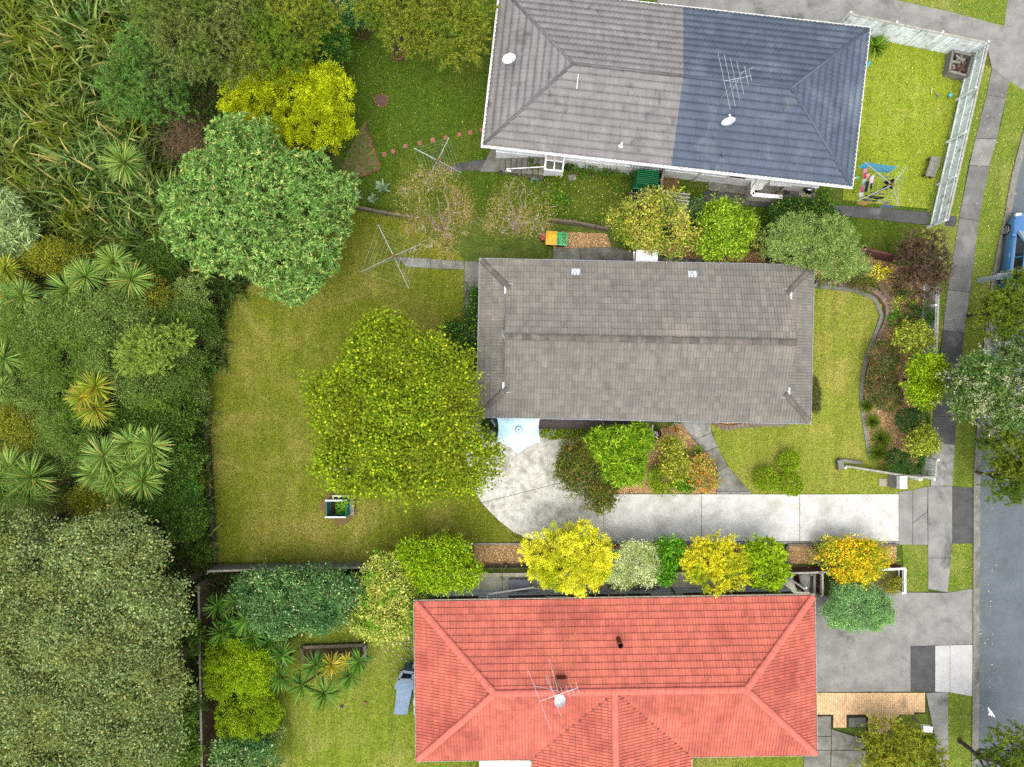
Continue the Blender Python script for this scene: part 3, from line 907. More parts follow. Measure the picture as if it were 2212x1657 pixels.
split_s1 = (M.inverted() @ P(1475, 19, ze2)).x
deck = MB()
droof = None
def course(Mp, poly, j, step, m, extra, roof):
    t0 = j * step; t1 = t0 + step + .09
    s0 = min(p[0] for p in poly) - .1; s1 = max(p[0] for p in poly) + .1
    n = int((s1 - s0) / .0667) + 1
    mb = MB(); vs = []; fs = []
    for r, (t, zz) in enumerate(((t0 + .004, .07), (t0, .085), (t0 + step * .5, .045), (t1, .004))):
        for i in range(n + 1):
            s = s0 + (s1 - s0) * i / n
            wv = .016 * math.cos(2 * math.pi * s / .2) * (1 if r < 3 else .5)
            ed = -.02 * math.cos(2 * math.pi * s / .2) if r < 2 else 0
            vs.append(Mp @ Vector((s, t + ed, zz + wv)))
    for r in range(3):
        for i in range(n): fs.append((r * (n + 1) + i, r * (n + 1) + i + 1, (r + 1) * (n + 1) + i + 1, (r + 1) * (n + 1) + i))
    mt = bpy.data.meshes.new('tile_strip'); mt.from_pydata(vs, [], fs)
    bm = bmesh.new(); bm.from_mesh(mt)
    pe = convex_edges(poly, Mp)
    pe = [e for e in pe if abs(e[1].z) > 1e-9 or True]
    # no clip along the eave and ridge: the courses end there by themselves
    pe2 = []
    for i, e in enumerate(pe):
        a, b_ = poly[i], poly[(i + 1) % len(poly)]
        if abs(a[1] - b_[1]) < 1e-6: continue
        pe2.append(e)
    clip_mesh(bm, pe2 + extra)
    if len(bm.faces) == 0: bm.free(); return
    bmesh.ops.translate(bm, verts=bm.verts[:], vec=-off(roof))
    bm.to_mesh(mt); bm.free()
    mt.polygons.foreach_set('use_smooth', [True] * len(mt.polygons))
    link_mesh('tile_strip', mt, roof, m)
def plane2(o, x, y): return frame(M @ Vector(o), M.to_3x3() @ Vector(x), M.to_3x3() @ Vector(y))
SL2 = []
hW = W / 2
SL2.append((plane2((0, 0, 0), (1, 0, 0), (0, c2, s2)), [(0, 0), (L, 0), (L - hW, hW / c2), (hW, hW / c2)], 'main'))
SL2.append((plane2((L, W, 0), (-1, 0, 0), (0, -c2, s2)), [(0, 0), (L, 0), (L - hW, hW / c2), (hW, hW / c2)], 'main'))
SL2.append((plane2((0, W, 0), (0, -1, 0), (c2, 0, s2)), [(0, 0), (W, 0), (hW, hW / c2)], 'w'))
SL2.append((plane2((L, 0, 0), (0, 1, 0), (-c2, 0, s2)), [(0, 0), (W, 0), (hW, hW / c2)], 'e'))
for Mp, pl, k in SL2: deck.add([Mp @ Vector((s, t, -.02)) for s, t in pl], [tuple(range(len(pl)))])
droof = deck.build('roof', deck_m, dup)
sp0 = M @ Vector((split_s0, 0, 0)); sp1 = M @ Vector((split_s1, W, 0))
dv = (sp1 - sp0).normalized(); spn = Vector((dv.y, -dv.x, 0))       # points to the blue side
nC = 11; step = hW / c2 / nC
for Mp, pl, k in SL2:
    for j in range(nC):
        if k == 'main':
            course(Mp, pl, j, step, mgrey, [(sp0, spn)], droof)
            course(Mp, pl, j, step, mblue, [(sp0, -spn)], droof)
        else:
            course(Mp, pl, j, step, mgrey if k == 'w' else mblue, [], droof)
zr2 = hW * t2
def mp2(x, y, z): return M @ Vector((x, y, z))
def trimbar(a, b_, m, name='ridge_cap', r=.075):
    b = MB(); b.tube([a, b_], r, 8); return b.build(name, m, droof, smooth=True)
mg2 = mat('grey_ridge_metal', S(128, 122, 120, .55), S(108, 102, 100, .55), scale=3, rough=.6)
mb2 = mat('blue_ridge_metal', S(96, 110, 128, .55), S(84, 98, 114, .55), scale=3, rough=.6)
mid = hW + (L - W) * ((split_s0 + split_s1) / 2 - hW) / (L - W)
trimbar(mp2(hW, hW, zr2 + .03), mp2(mid, hW, zr2 + .03), mg2); trimbar(mp2(mid, hW, zr2 + .03), mp2(L - hW, hW, zr2 + .03), mb2)
trimbar(mp2(0, 0, .03), mp2(hW, hW, zr2 + .03), mg2, 'hip_cap'); trimbar(mp2(0, W, .03), mp2(hW, hW, zr2 + .03), mg2, 'hip_cap')
trimbar(mp2(L, 0, .03), mp2(L - hW, hW, zr2 + .03), mb2, 'hip_cap'); trimbar(mp2(L, W, .03), mp2(L - hW, hW, zr2 + .03), mb2, 'hip_cap')
gutters(dup, M, L, W, white_trim, brackets=1.35)
b = MB()
for (x0, x1, y0, y1) in ((.0, L, 0.03, .06), (0, L, W - .06, W - .03), (.03, .06, .06, W - .06), (L - .06, L - .03, .06, W - .06)):
    b.boxm(M @ Matrix.Translation(((x0 + x1) / 2, (y0 + y1) / 2, -.1)), x1 - x0, y1 - y0, .18)
b.build('fascia', white_trim, dup)
b = MB(); b.boxm(M @ Matrix.Translation((L / 2, W / 2, -.205)), L - .14, W - .14, .02); b.build('soffit', white_trim, dup)
white_wall = mat('white_weatherboard', S(228, 232, 236, 1.15), S(212, 216, 220, 1.15), scale=3, rough=.7)
house_walls(dup, M, L, W, ze2, .5, .6, white_wall, mat('white_foundation', S(222, 224, 224, 1.1), S(196, 198, 196, 1.0), scale=2, rough=.85), 1.0,
            wins=(('s', 4.2, 1.8, .9, 1.2, 'w'), ('s', 6.9, 1.2, 1.1, .9, 'w'), ('s', 9.6, 1.4, .9, 1.1, 'w'), ('s', 14.6, 1.8, .9, 1.2, 'w'), ('s', 12.4, .9, .02, 2.0, 'door'), ('e', 1.4, 2.2, .8, 1.3, 'w'), ('e', 4.8, 1.6, .9, 1.1, 'w'), ('w', 2.6, 1.8, .9, 1.2, 'w')), floor_z=1.0)
# downpipes on the south wall
for s in (7.4, 10.9):
    b = MB(); b.tube([mp2(s, -.05, -.12), mp2(s + .06, .46, -.5), mp2(s + .06, .52, -ze2 + .05)], .05, 8); b.build('downpipe', white_trim, dup)
# stains of the old aerial and small pipes through the blue roof
def on_slope2(px, zo=.05):
    zz = ze2 + .5
    for _ in range(8):
        q = M.inverted() @ P(px[0], px[1], zz)
        yy = min(q.y, W - q.y, q.x, L - q.x)
        zz = ze2 + max(0, yy) * t2
    return P(px[0], px[1], zz + zo)
for px, r, h, mm in (((1558, 338), .05, .3, mb2), ((1341, 315), .05, .35, white_trim)):
    p = on_slope2(px)
    b = MB(); b.tube([p - Vector((0, 0, .05)), p + Vector((0, 0, h))], r, 10); b.lathe(p, [(.11, 0), (.06, .05)], 12); b.build('vent_pipe', mm, droof)
p = on_slope2((1691, 240)); b = MB(); b.tube([p, p + Vector((.1, .18, .3)), p + Vector((.3, .25, .5)), p + Vector((.42, .2, .42))], .02, 6); b.build('cable_mast', mg2, droof)
p = on_slope2((1248, 172)); b = MB(); b.tube([p + Vector((.05, .45, .02)), p + Vector((-.05, -.45, .05))], .018, 6); b.build('cable_mast', white_trim, droof)
streak = mat('runoff_streak', S(150, 168, 186, .6), S(110, 128, 148, .6), scale=6, rough=.7)

# ---------------------------------------------------------------- the red tiled house
ze3 = 2.7
M, L, W = house_frame((897, 1302), (1760, 1288), (1757, 1628), (904, 1640), ze3)
RM, RL, RW = M, L, W
cen = M @ Vector((L / 2, W / 2, 0))
red = thing('red_tiled_house', (cen.x, cen.y, 0), 'house under salmon red painted tiles with a cross gable', 'house')
NOGRASS.append([tuple((M @ Vector(p))[:2]) for p in ((.4, .4, 0), (L - .4, .4, 0), (L - .4, W - .3, 0), (.4, W - .3, 0))])
red_tile = mat('red_roof_tile', S(218, 118, 98, .6), S(202, 104, 86, .58), scale=1.3, rough=.75, rnd=.1, c3=S(186, 88, 72, .56), s3=.5, t3=(.5, .7), fine=.12, fscale=16, spec=.25, streak=((5, .6, 1), .13))
red_cap = mat('red_cap_tile', S(220, 118, 100, .62), S(210, 108, 92, .6), scale=2.5, rough=.75, rnd=.05, fine=.05, spec=.3)
pt3 = math.radians(21); c3, s3, t3 = math.cos(pt3), math.sin(pt3), math.tan(pt3)
hW = W / 2; zr3 = hW * t3
xg = (M.inverted() @ P(1328, 1503, ze3 + zr3)).x
EXT = 4.2
def plane3(o, x, y): return frame(M @ Vector(o), M.to_3x3() @ Vector(x), M.to_3x3() @ Vector(y))
SL3 = []
Sp = plane3((0, 0, 0), (1, 0, 0), (0, c3, s3))
SL3.append((plane3((L, W, 0), (-1, 0, 0), (0, -c3, s3)), [[(0, 0), (L, 0), (L - hW, hW / c3), (hW, hW / c3)]]))
SL3.append((plane3((0, W, 0), (0, -1, 0), (c3, 0, s3)), [[(0, 0), (W, 0), (hW, hW / c3)]]))
SL3.append((plane3((L, 0, 0), (0, 1, 0), (-c3, 0, s3)), [[(0, 0), (W, 0), (hW, hW / c3)]]))
SL3.append((Sp, [[(0, 0), (xg - hW, 0), (xg, hW / c3), (hW, hW / c3)], [(xg + hW, 0), (L, 0), (L - hW, hW / c3), (xg, hW / c3)]]))
# cross gable: its two slopes run out towards the bottom of the picture
SL3.append((plane3((xg - hW, -EXT, 0), (0, -1, 0), (c3, 0, s3)), [[(-EXT, 0), (0, 0), (0, hW / c3), (-EXT - hW, hW / c3)]]))
SL3.append((plane3((xg + hW, -EXT, 0), (0, 1, 0), (-c3, 0, s3)), [[(0, 0), (EXT, 0), (EXT + hW, hW / c3), (0, hW / c3)]]))
rroof = tiled_roof(red, SL3, red_tile, deck_m)
def mp3(x, y, z): return M @ Vector((x, y, z))
caps(mp3(hW, hW, zr3 + .01), mp3(L - hW, hW, zr3 + .01), rroof, red_cap, r=.17)
caps(mp3(xg, -EXT, zr3 + .01), mp3(xg, hW - .1, zr3 + .01), rroof, red_cap, r=.17)
for (x0, y0, x1, y1) in ((0, 0, hW, hW), (0, W, hW, hW), (L, 0, L - hW, hW), (L, W, L - hW, hW)):
    caps(mp3(x0, y0, .02), mp3(x1, y1, zr3 + .03), rroof, red_cap, r=.17)
val_m = mat('valley_metal', S(120, 52, 42, .5), S(90, 40, 34, .5), scale=4, rough=.7)
for sg in (-1, 1):
    b = MB(); a = mp3(xg + sg * hW, 0, .03); e = mp3(xg, hW, zr3 + .03); b.bar(a, e, .12, .02); b.build('valley_gutter', val_m, rroof)
gutters(red, M, L, W, mat('cream_gutter', S(214, 204, 188, .75), S(160, 140, 118, .7), scale=7, rough=.6), sides='new')
b = MB()
w_ = .12
for (x0, x1) in ((-w_, xg - hW - .02), (xg + hW + .02, L + w_)):
    b.boxm(M @ Matrix.Translation(((x0 + x1) / 2, -w_ / 2, -.1)), x1 - x0, w_, .02)
    for yy in (-.009, -w_ + .009): b.boxm(M @ Matrix.Translation(((x0 + x1) / 2, yy, -.04)), x1 - x0, .018, .1)
for xx in (xg - hW - w_ / 2, xg + hW + w_ / 2): b.boxm(M @ Matrix.Translation((xx, -EXT / 2 - .1, -.06)), w_, EXT - .2, .1)
b.build('gutter', MATS['cream_gutter'], red)
dark_brick = mat('dark_brick', S(84, 58, 48, .6), S(60, 42, 36, .6), scale=14, rough=.9, bump=.4, bscale=30, fine=.2, fscale=40)
house_walls(red, M, L, W, ze3, .3, .3, dark_brick, mat('grey_plinth', S(182, 190, 196, 1.2), S(164, 172, 178, 1.1), scale=3, rough=.8), .85,
            wins=(('n', 3.0, 1.5, .2, 1.1, 'w'), ('n', 6.4, 1.1, .4, .8, 'w'), ('n', 11.8, 1.6, .2, 1.1, 'w'), ('n', 9.6, .95, .02, 1.8, 'door'), ('e', 2, 2.2, .2, 1.3, 'w'), ('w', 2.4, 1.8, .2, 1.2, 'w')), floor_z=.85)
b = MB()
b.boxm(M @ Matrix.Translation((xg, -EXT / 2 - .1, -ze3 / 2)), W - .7, EXT - .5, ze3 - .1); b.build('gable_wing', dark_brick, red)
b = MB()
for yy in (-EXT + .1,):
    b.add([mp3(xg - hW + .35, yy, -.05), mp3(xg + hW - .35, yy, -.05), mp3(xg, yy, zr3 - .15), mp3(xg - hW + .35, yy + .1, -.05), mp3(xg + hW - .35, yy + .1, -.05), mp3(xg, yy + .1, zr3 - .15)], [(0, 1, 2), (5, 4, 3), (0, 3, 4, 1), (1, 4, 5, 2), (2, 5, 3, 0)])
b.build('gable', MATS['white_weatherboard'], red)
b = MB(); b.boxm(M @ Matrix.Translation((L / 2, W / 2, -.13)), L - .1, W - .1, .02); b.build('soffit', white_trim, red)
# chimney with its flue, roof vent and a lichen patch
def on_slope3(px, zo=.05):
    zz = ze3 + .5
    for _ in range(10):
        q = M.inverted() @ P(px[0], px[1], zz)
        yy = min(q.y, W - q.y, q.x, L - q.x)
        zz = ze3 + max(0, yy) * t3
    return P(px[0], px[1], zz + zo)
p = on_slope3((1211, 1470))
rust = mat('rust_red_metal', S(150, 62, 30, .55), S(120, 48, 24, .55), scale=6, rough=.7)
b = MB(); b.box((p.x, p.y, p.z + .12), (.5, .42, .5), .03); ch = b.build('chimney', rust, red)
b = MB(); b.box((p.x, p.y - .45, p.z + .03), (.62, .55, .06), .03); b.lathe((p.x, p.y - .42, p.z + .05), [(.26, 0), (.26, .12), (.2, .12), (.2, .02)], 16); b.build('flue_base', red_cap, ch)
p = on_slope3((1336, 1383))
b = MB(); b.tube([p + Vector((0, .05, -.1)), p + Vector((0, -.02, .62))], .115, 14, cap=False); b.lathe(p + Vector((0, -.02, .55)), [(.15, 0), (.15, .1), (.12, .1), (.115, .0)], 16); b.lathe(p + Vector((0, -.02, .4)), [(.11, 0), (.11, .01)], 14); b.build('roof_vent', rust, red)
lich = mat('lichen', S(214, 176, 40, .6), S(170, 150, 70, .6), scale=30, rough=.95)
lb = MB()
for _ in range(150):
    u = random.choice([1182, 1189, 1197, 1206, 1214, 1221, 1229, 1237, 1244, 1162, 1168]) + random.gauss(0, .8); v = 1290 + 195 * random.random() ** .5
    if v > 1478: continue
    w = on_slope3((u, v), .045 + (ze3 and 0))
    s = random.uniform(.012, .035)
    R = Matrix.Translation(w + Vector((0, 0, .012))) @ M.to_3x3().to_4x4() @ Matrix.Rotation(-pt3, 4, 'X')
    lb.boxm(R, s, s * random.uniform(1, 3.5), .008)
lb.build('lichen_spots', lich, rroof, kind='stuff')
# clear roofed lean-to at the bottom edge
a = P(1037, 1642, 2.3); c = P(1148, 1642, 2.3)
lean = thing('lean_to', ((a.x + c.x) / 2, a.y - 1.2, 0), 'clear roofed lean-to against the bottom wall of the red house', 'lean-to')
fr = MB(); 
for i in range(5): 
    x = a.x + (c.x - a.x) * i / 4; fr.box((x, a.y - 1.25, 2.3), (.05, 2.5, .05))
for j in range(4): fr.box(((a.x + c.x) / 2, a.y - .05 - j * .8, 2.335), (c.x - a.x, .05, .02))
fr.build('frame', white_trim, lean)
for x in (a.x + .05, c.x - .05):
    b = MB(); b.box((x, a.y - 2.4, 1.13), (.09, .09, 2.26)); b.build('post', white_trim, lean)
for i in range(4):
    x0 = a.x + (c.x - a.x) * i / 4; x1 = a.x + (c.x - a.x) * (i + 1) / 4
    b = MB(); b.box(((x0 + x1) / 2, a.y - 1.25, 2.352), (x1 - x0 - .01, 2.5, .008)); b.build('roof_panel', mat('clear_sheet', S(214, 214, 206, .75), S(196, 194, 180, .75), scale=4, rough=.35), lean)
# ================================================================== vegetation
vr = np.random.default_rng(21)
K = .58
def LC(*cols, k=K): return tuple(S(*c, k) for c in cols)

def unit(a): return a / np.maximum(np.linalg.norm(a, axis=-1, keepdims=True), 1e-9)

def leaf_quads(C, D, L, W, r, fold=.25):
    """rhombic leaves: C base points, D directions"""
    n = len(C)
    ref = unit(r.normal(size=(n, 3)) + np.array([0, 0, 1.2]))
    s = unit(np.cross(D, ref)); up = np.cross(s, D)
    L = L[:, None]; W = W[:, None]
    V = np.empty((n, 4, 3))
    V[:, 0] = C
    V[:, 1] = C + D * L * .45 + s * W * .5 + up * W * fold
    V[:, 2] = C + D * L - up * L * .1
    V[:, 3] = C + D * L * .45 - s * W * .5 + up * W * fold
    return V

def ribbons(C, D, L, W, droop, segs, r, tip=.1, twist=.0):
    """long arching blades"""
    n = len(C)
    V = np.empty((n, segs + 1, 2, 3))
    d = D.copy(); p = C.copy()
    s0 = unit(np.cross(D, np.array([0, 0, 1.0]) + r.normal(0, .25, (n, 3))))
    for i in range(segs + 1):
        t = i / segs
        w = W * (np.sin(np.pi * (.16 + .84 * t)) ** .6 if t < 1 else tip) * .5
        w = np.maximum(w, W * tip * .5)
        V[:, i, 0] = p + s0 * w[:, None]; V[:, i, 1] = p - s0 * w[:, None]
        p = p + d * (L / segs)[:, None]
        d = unit(d + np.array([0, 0, -1.0]) * (droop * (.5 + t))[:, None])
    return V

def blob_tufts(blobs, spacing, r, lo=.55, zmin=-.45, lump=.16):
    """tuft centres and outward directions over a cluster of ellipsoids (cx,cy,cz,rx,ry,rz)"""
    PTS = []; NRM = []
    B = np.array(blobs)
    for b in B:
        c, rad = b[:3], b[3:]
        area = 4 * np.pi * ((rad[0] * rad[1]) ** 1.6 + (rad[0] * rad[2]) ** 1.6 + (rad[1] * rad[2]) ** 1.6) ** (1 / 1.6) / 3 ** (1 / 1.6)
        n = max(12, int(area / spacing ** 2))
        d = unit(r.normal(size=(n * 2, 3)))
        d = d[d[:, 2] > zmin][:n]
        ph = r.uniform(0, 6.28, 6)
        wob = 1 + lump * (np.sin(3.1 * d[:, 0] + ph[0]) * np.sin(2.7 * d[:, 1] + ph[1]) + .7 * np.sin(6.3 * d[:, 0] + ph[2]) * np.sin(5.9 * d[:, 1] + ph[3]) + .5 * np.sin(9 * d[:, 2] + ph[4]))
        f = 1 - (1 - lo) * r.random(len(d)) ** 2.2
        p = c + d * rad * (wob * f)[:, None]
        nn = unit(d / rad)
        PTS.append(p); NRM.append(nn)
    PTS = np.concatenate(PTS); NRM = np.concatenate(NRM)
    k = np.ones(len(PTS), bool)
    for b in B:                       # drop what is buried deep in another blob
        q = np.linalg.norm((PTS - b[:3]) / b[3:], axis=1)
        k &= q > .62
    k &= PTS[:, 2] > .12
    return PTS[k], NRM[k]

def crown_leaves(blobs, sp, r):
    tp, tn = blob_tufts(blobs, sp['sp'], r, sp.get('lo', .55), sp.get('zmin', -.4), sp.get('lump', .16))
    tp = tp + tn * np.clip(r.exponential(sp.get('sprig', .07), len(tp)), 0, .5)[:, None]
    keep = sp.get('keep', .9)
    if keep < 1:
        # thin the crown in patches so that gaps show
        ph = r.uniform(0, 6.28, 4)
        g = np.sin(tp[:, 0] * 2.3 + ph[0]) * np.sin(tp[:, 1] * 2.1 + ph[1]) + np.sin(tp[:, 0] * 4.7 + ph[2]) * np.sin(tp[:, 2] * 3.7 + ph[3])
        m = r.random(len(tp)) < np.clip(keep + .35 * g, .05, 1)
        tp, tn = tp[m], tn[m]
    k = sp['k']; n = len(tp)
    form = sp.get('form', 'tuft')
    c = np.repeat(tp, k, 0); o = np.repeat(tn, k, 0)
    N = n * k
    if form == 'whorl':
        ax = unit(o + np.array([0, 0, .7]))
        ref = unit(np.cross(ax, r.normal(size=(N, 3))))
        el = r.uniform(sp.get('e0', .05), sp.get('e1', .75), N)[:, None]
        d = unit(ref * np.cos(el) + ax * np.sin(el))
        c = c + r.normal(0, sp['tr'] * .25, (N, 3))
    elif form == 'spray':            # flat feathery sprays pointing outwards
        base = unit(np.repeat(unit(tn + r.normal(0, .55, (n, 3)) + np.array([0, 0, sp.get('up', .3)])), k, 0))
        t = r.random(N)[:, None]
        c = c + base * t * sp['tr'] * 2.2
        d = unit(base * .8 + r.normal(0, sp.get('rw', .55), (N, 3)))
    elif form == 'flat':             # leaves held flat or hanging a little, as on a maple
        d = r.normal(size=(N, 3)); d[:, 2] = d[:, 2] * .25 - sp.get('hang', .3); d = unit(d)
        c = c + r.normal(0, sp['tr'], (N, 3)) * np.array([1, 1, .6])
    else:
        d = unit(o * sp.get('ow', .7) + r.normal(0, sp.get('rw', .7), (N, 3)) + np.array([0, 0, sp.get('up', .2)]))
        c = c + r.normal(0, sp['tr'], (N, 3))
    L = sp['L'] * r.uniform(.55, 1.4, N); Wd = sp['W'] * r.uniform(.7, 1.3, N)
    return leaf_quads(c, d, L, Wd, r, sp.get('fold', .25)), tp, tn

BARK = mat('bark', S(110, 98, 82, .6), S(78, 68, 56, .6), scale=8, rough=.95, bump=.6, bscale=30)
BARK_PALE = mat('pale_bark', S(198, 188, 168, .75), S(150, 138, 116, .7), scale=9, rough=.9, bump=.3, bscale=40)
BARK_GREY = mat('grey_twig', S(150, 142, 122, .62), S(112, 102, 84, .6), scale=6, rough=.95)

def limb_path(a, b, r, wig=.12, n=4, sag=.0):
    a, b = Vector(a), Vector(b)
    L = (b - a).length
    out = []
    for i in range(n + 1):
        t = i / n
        p = a.lerp(b, t)
        if 0 < i < n: p += Vector(r.normal(0, wig * L / n, 3))
        p.z += math.sin(t * math.pi) * L * sag
        out.append(p)
    return out

def tree(name, label, cat, blobsF, h, spec, m, seed, group=None, base=None, trunk_r=None, bark=None, twigs=0, flat=.46, sub=5, bark_twig=None, fine=26, fr=(.14, .25)):
    """blobsF: lobes of the crown as (u, v, ru, rv) in the survey grid, as seen from above"""
    r = np.random.default_rng(seed)
    zc = h * (.62 if h > 1.2 else .5)
    blobs = []
    for bl in blobsF:
        u, v, ru, rv = bl[:4]
        hh = bl[4] if len(bl) > 4 else h
        zz = hh * (.62 if hh > 1.2 else .5)
        c = P(u, v, zz); rx, ry = PX(ru, zz), PX(rv, zz)
        rz = min(max(rx, ry) * flat * 1.3, hh - zz) if hh > 1.2 else hh * .5
        rz = max(rz, .12)
        k = (.74 if h > 1.6 else .84) if sub else 1.0
        blobs.append((c.x, c.y, c.z + (hh - zz - rz) * .8, rx * k, ry * k, rz * (.72 if k < .8 else .9)))
        for i in range(sub):
            a = 6.283 * (i + r.uniform(-.3, .3)) / sub; q = r.uniform(.42, .72); s = r.uniform(.28, .48)
            blobs.append((c.x + rx * q * math.cos(a), c.y + ry * q * math.sin(a), c.z + (hh - zz - rz) * .8 + rz * r.uniform(-.15, .5), rx * s, ry * s, rz * s * 1.05))
        if h > 1.6 and sub:          # small domes that break the outline and the light on the crown
            for i in range(fine):
                d = unit(r.normal(size=3)); d[2] = abs(d[2]) * 1.1 - .15; d = unit(d); s = r.uniform(*fr); q = r.uniform(.72, .95)
                blobs.append((c.x + rx * q * d[0], c.y + ry * q * d[1], c.z + (hh - zz - rz) * .8 + rz * q * d[2], rx * s, ry * s, max(rx, ry) * s * .8))
    blobs = [(b[0], b[1], max(b[2], .1), *b[3:]) for b in blobs]
    u0, v0 = (base if base else (sum(b[0] for b in blobsF) / len(blobsF), sum(b[1] for b in blobsF) / len(blobsF)))
    pb = P(u0, v0, 0 if base else zc); pb.z = 0
    root = thing(name, pb, label, cat, group)
    V, tp, tn = crown_leaves(blobs, spec, r)
    V = V - np.array(pb)
    me = np_mesh('crown', V.reshape(-1, 3), 4)
    link_mesh('crown' if h > 1.0 else 'foliage', me, root, m)
    bk = bark or BARK
    tr_ = trunk_r or max(.02, h * .022)
    mb = MB()
    fork = Vector((pb.x, pb.y, max(.12, zc * .45)))
    mb.tube([pb + Vector((0, 0, -.03)), pb + Vector((0, 0, .1)), pb.lerp(fork, .6) + Vector((.02, .01, 0)), fork], [tr_ * 1.5, tr_ * 1.1, tr_, tr_ * .85], 7)
    for b in sorted(blobs, key=lambda q: -q[3])[:9]:
        pth = limb_path(fork, (b[0], b[1], b[2] + b[5] * .2), r)
        mb.tube(pth, [tr_ * .7 * (1 - .75 * i / 4) for i in range(5)], 5, cap=False)
    mb.build('trunk' if h > 1.0 else 'stem', bk, root)
    if twigs:
        tb = MB()
        idx = r.choice(len(tp), min(twigs, len(tp)), replace=False)
        for i in idx:
            e = Vector(tp[i]) + Vector(tn[i]) * .05
            b = min(blobs, key=lambda q: (Vector(q[:3]) - e).length)
            s = Vector(b[:3]).lerp(e, .25)
            tb.tube(limb_path(s, e, r, .2, 3), [.018, .013, .009, .004], 4, cap=False)
        tb.build('branch', bark_twig or bk, root)
    return root

# ---- leaf colours
L_ = {}
def lm(k, cols, kk=K, **kw):
    acc = kw.pop('accent', None); pat = kw.pop('patch', None)
    L_[k] = leafmat('leaf_' + k, LC(*cols, k=kk), accent=S(*acc, kk) if acc else None, patch=S(*pat, kk) if pat else None, **kw)
    return L_[k]
lm('wattle', [(70, 116, 44), (104, 148, 66), (142, 176, 92)], patch=(92, 146, 60))
lm('willow', [(84, 106, 48), (116, 136, 66), (158, 168, 90)], patch=(104, 138, 48))
lm('lush', [(46, 92, 28), (68, 120, 38), (110, 152, 66)], .64)
lm('conifer_gold', [(150, 172, 8), (186, 202, 14), (222, 230, 40)], .74, patch=(150, 164, 14), pscale=1.4)
lm('whorl_grey', [(74, 122, 44), (106, 150, 66), (152, 184, 104)], .74, accent=(206, 196, 110), acc_at=.95)
lm('olive', [(102, 124, 36), (136, 150, 44), (182, 178, 66)], patch=(110, 146, 40))
lm('maple', [(84, 112, 16), (114, 144, 18), (154, 176, 26)], .66, accent=(206, 216, 40), acc_at=.93, patch=(120, 134, 24), pscale=.6, trans=.4)
lm('birch', [(146, 124, 62), (172, 148, 80), (200, 176, 106)], .6, patch=(134, 132, 48), trans=.3)
lm('citrus', [(40, 96, 28), (70, 130, 34), (128, 170, 50)], accent=(220, 210, 60), acc_at=.95)
lm('lemon', [(138, 156, 40), (190, 196, 62), (226, 218, 110)], .56, accent=(228, 196, 110), acc_at=.9, patch=(124, 160, 40), pscale=.9)
lm('lime', [(98, 150, 22), (146, 190, 34), (192, 216, 70)], .56)
lm('dark', [(28, 68, 28), (48, 92, 36), (86, 126, 50)], accent=(176, 196, 60), acc_at=.93)
lm('sage', [(96, 134, 56), (130, 160, 78), (170, 190, 112)], .7)
lm('purple', [(72, 52, 46), (98, 72, 66), (138, 108, 98)], accent=(92, 104, 50), acc_at=.85)
lm('hedge_dark', [(30, 70, 28), (48, 92, 38), (80, 120, 56)])
lm('mound', [(58, 92, 46), (84, 112, 58), (124, 134, 78)], accent=(150, 92, 62), acc_at=.86, patch=(112, 112, 56), pscale=1.1)
lm('yellowgreen', [(112, 142, 30), (160, 176, 52), (208, 208, 90)], .56)
lm('bright', [(100, 156, 10), (146, 190, 12), (196, 216, 44)], .58)
lm('street', [(66, 102, 26), (104, 134, 34), (158, 168, 52)], patch=(82, 120, 36))
lm('cream', [(58, 100, 40), (92, 130, 60), (140, 164, 92)], patch=(92, 140, 66))
lm('flower_cream', [(206, 210, 158), (226, 226, 184), (240, 238, 206)], .6)
lm('rhodo', [(62, 92, 34), (94, 116, 44), (138, 142, 62)], accent=(196, 110, 92), acc_at=.94, patch=(110, 116, 40))
lm('whorl_green', [(72, 128, 16), (118, 166, 24), (178, 206, 52)], .6)
lm('croton', [(138, 150, 40), (196, 186, 66), (226, 206, 130)], accent=(226, 130, 40), acc_at=.78)
lm('frangi', [(110, 136, 28), (162, 172, 44), (216, 210, 90)], .56)
lm('box_lime', [(96, 140, 14), (136, 176, 20), (182, 206, 44)], .56)
lm('golden', [(204, 198, 16), (230, 222, 36), (246, 240, 96)], .98, patch=(164, 178, 18), pscale=.8)
lm('golden2', [(182, 180, 16), (216, 208, 28), (238, 228, 70)], .9, patch=(140, 160, 24), pscale=.9)
lm('silver', [(156, 178, 110), (192, 206, 140), (224, 228, 176)], .85, patch=(150, 170, 90), pscale=1.2)
lm('green_glossy', [(58, 128, 20), (92, 164, 28), (136, 196, 48)], .56)
lm('lemonshrub', [(116, 144, 34), (184, 192, 76), (228, 222, 128)], .8, patch=(92, 140, 36), pscale=1.3)
lm('bluegreen', [(52, 100, 44), (84, 130, 66), (132, 164, 104)], .74, accent=(180, 196, 140), acc_at=.9, patch=(60, 112, 60))
lm('autumn', [(150, 156, 26), (210, 196, 30), (240, 208, 40)], .9, accent=(236, 166, 30), acc_at=.84, patch=(130, 156, 36), pscale=1.1)
lm('bluecon', [(84, 132, 74), (116, 164, 98), (160, 198, 134)], .88)
lm('bush', [(76, 106, 42), (104, 134, 58), (142, 164, 88)], .72, patch=(92, 126, 44), pscale=.35)
lm('bush_dark', [(52, 90, 28), (76, 116, 38), (116, 148, 62)], .68)
lm('bush_olive', [(96, 116, 26), (130, 142, 36), (172, 170, 58)], accent=(196, 176, 40), acc_at=.93)
lm('fern_lime', [(116, 160, 46), (156, 192, 72), (198, 216, 112)], .54)
lm('pale_whorl', [(122, 160, 92), (158, 190, 118), (196, 214, 150)], .56)
lm('poplar', [(90, 114, 56), (120, 142, 80), (154, 172, 118)], .72, accent=(196, 182, 110), acc_at=.96, patch=(122, 138, 74), pscale=.35)
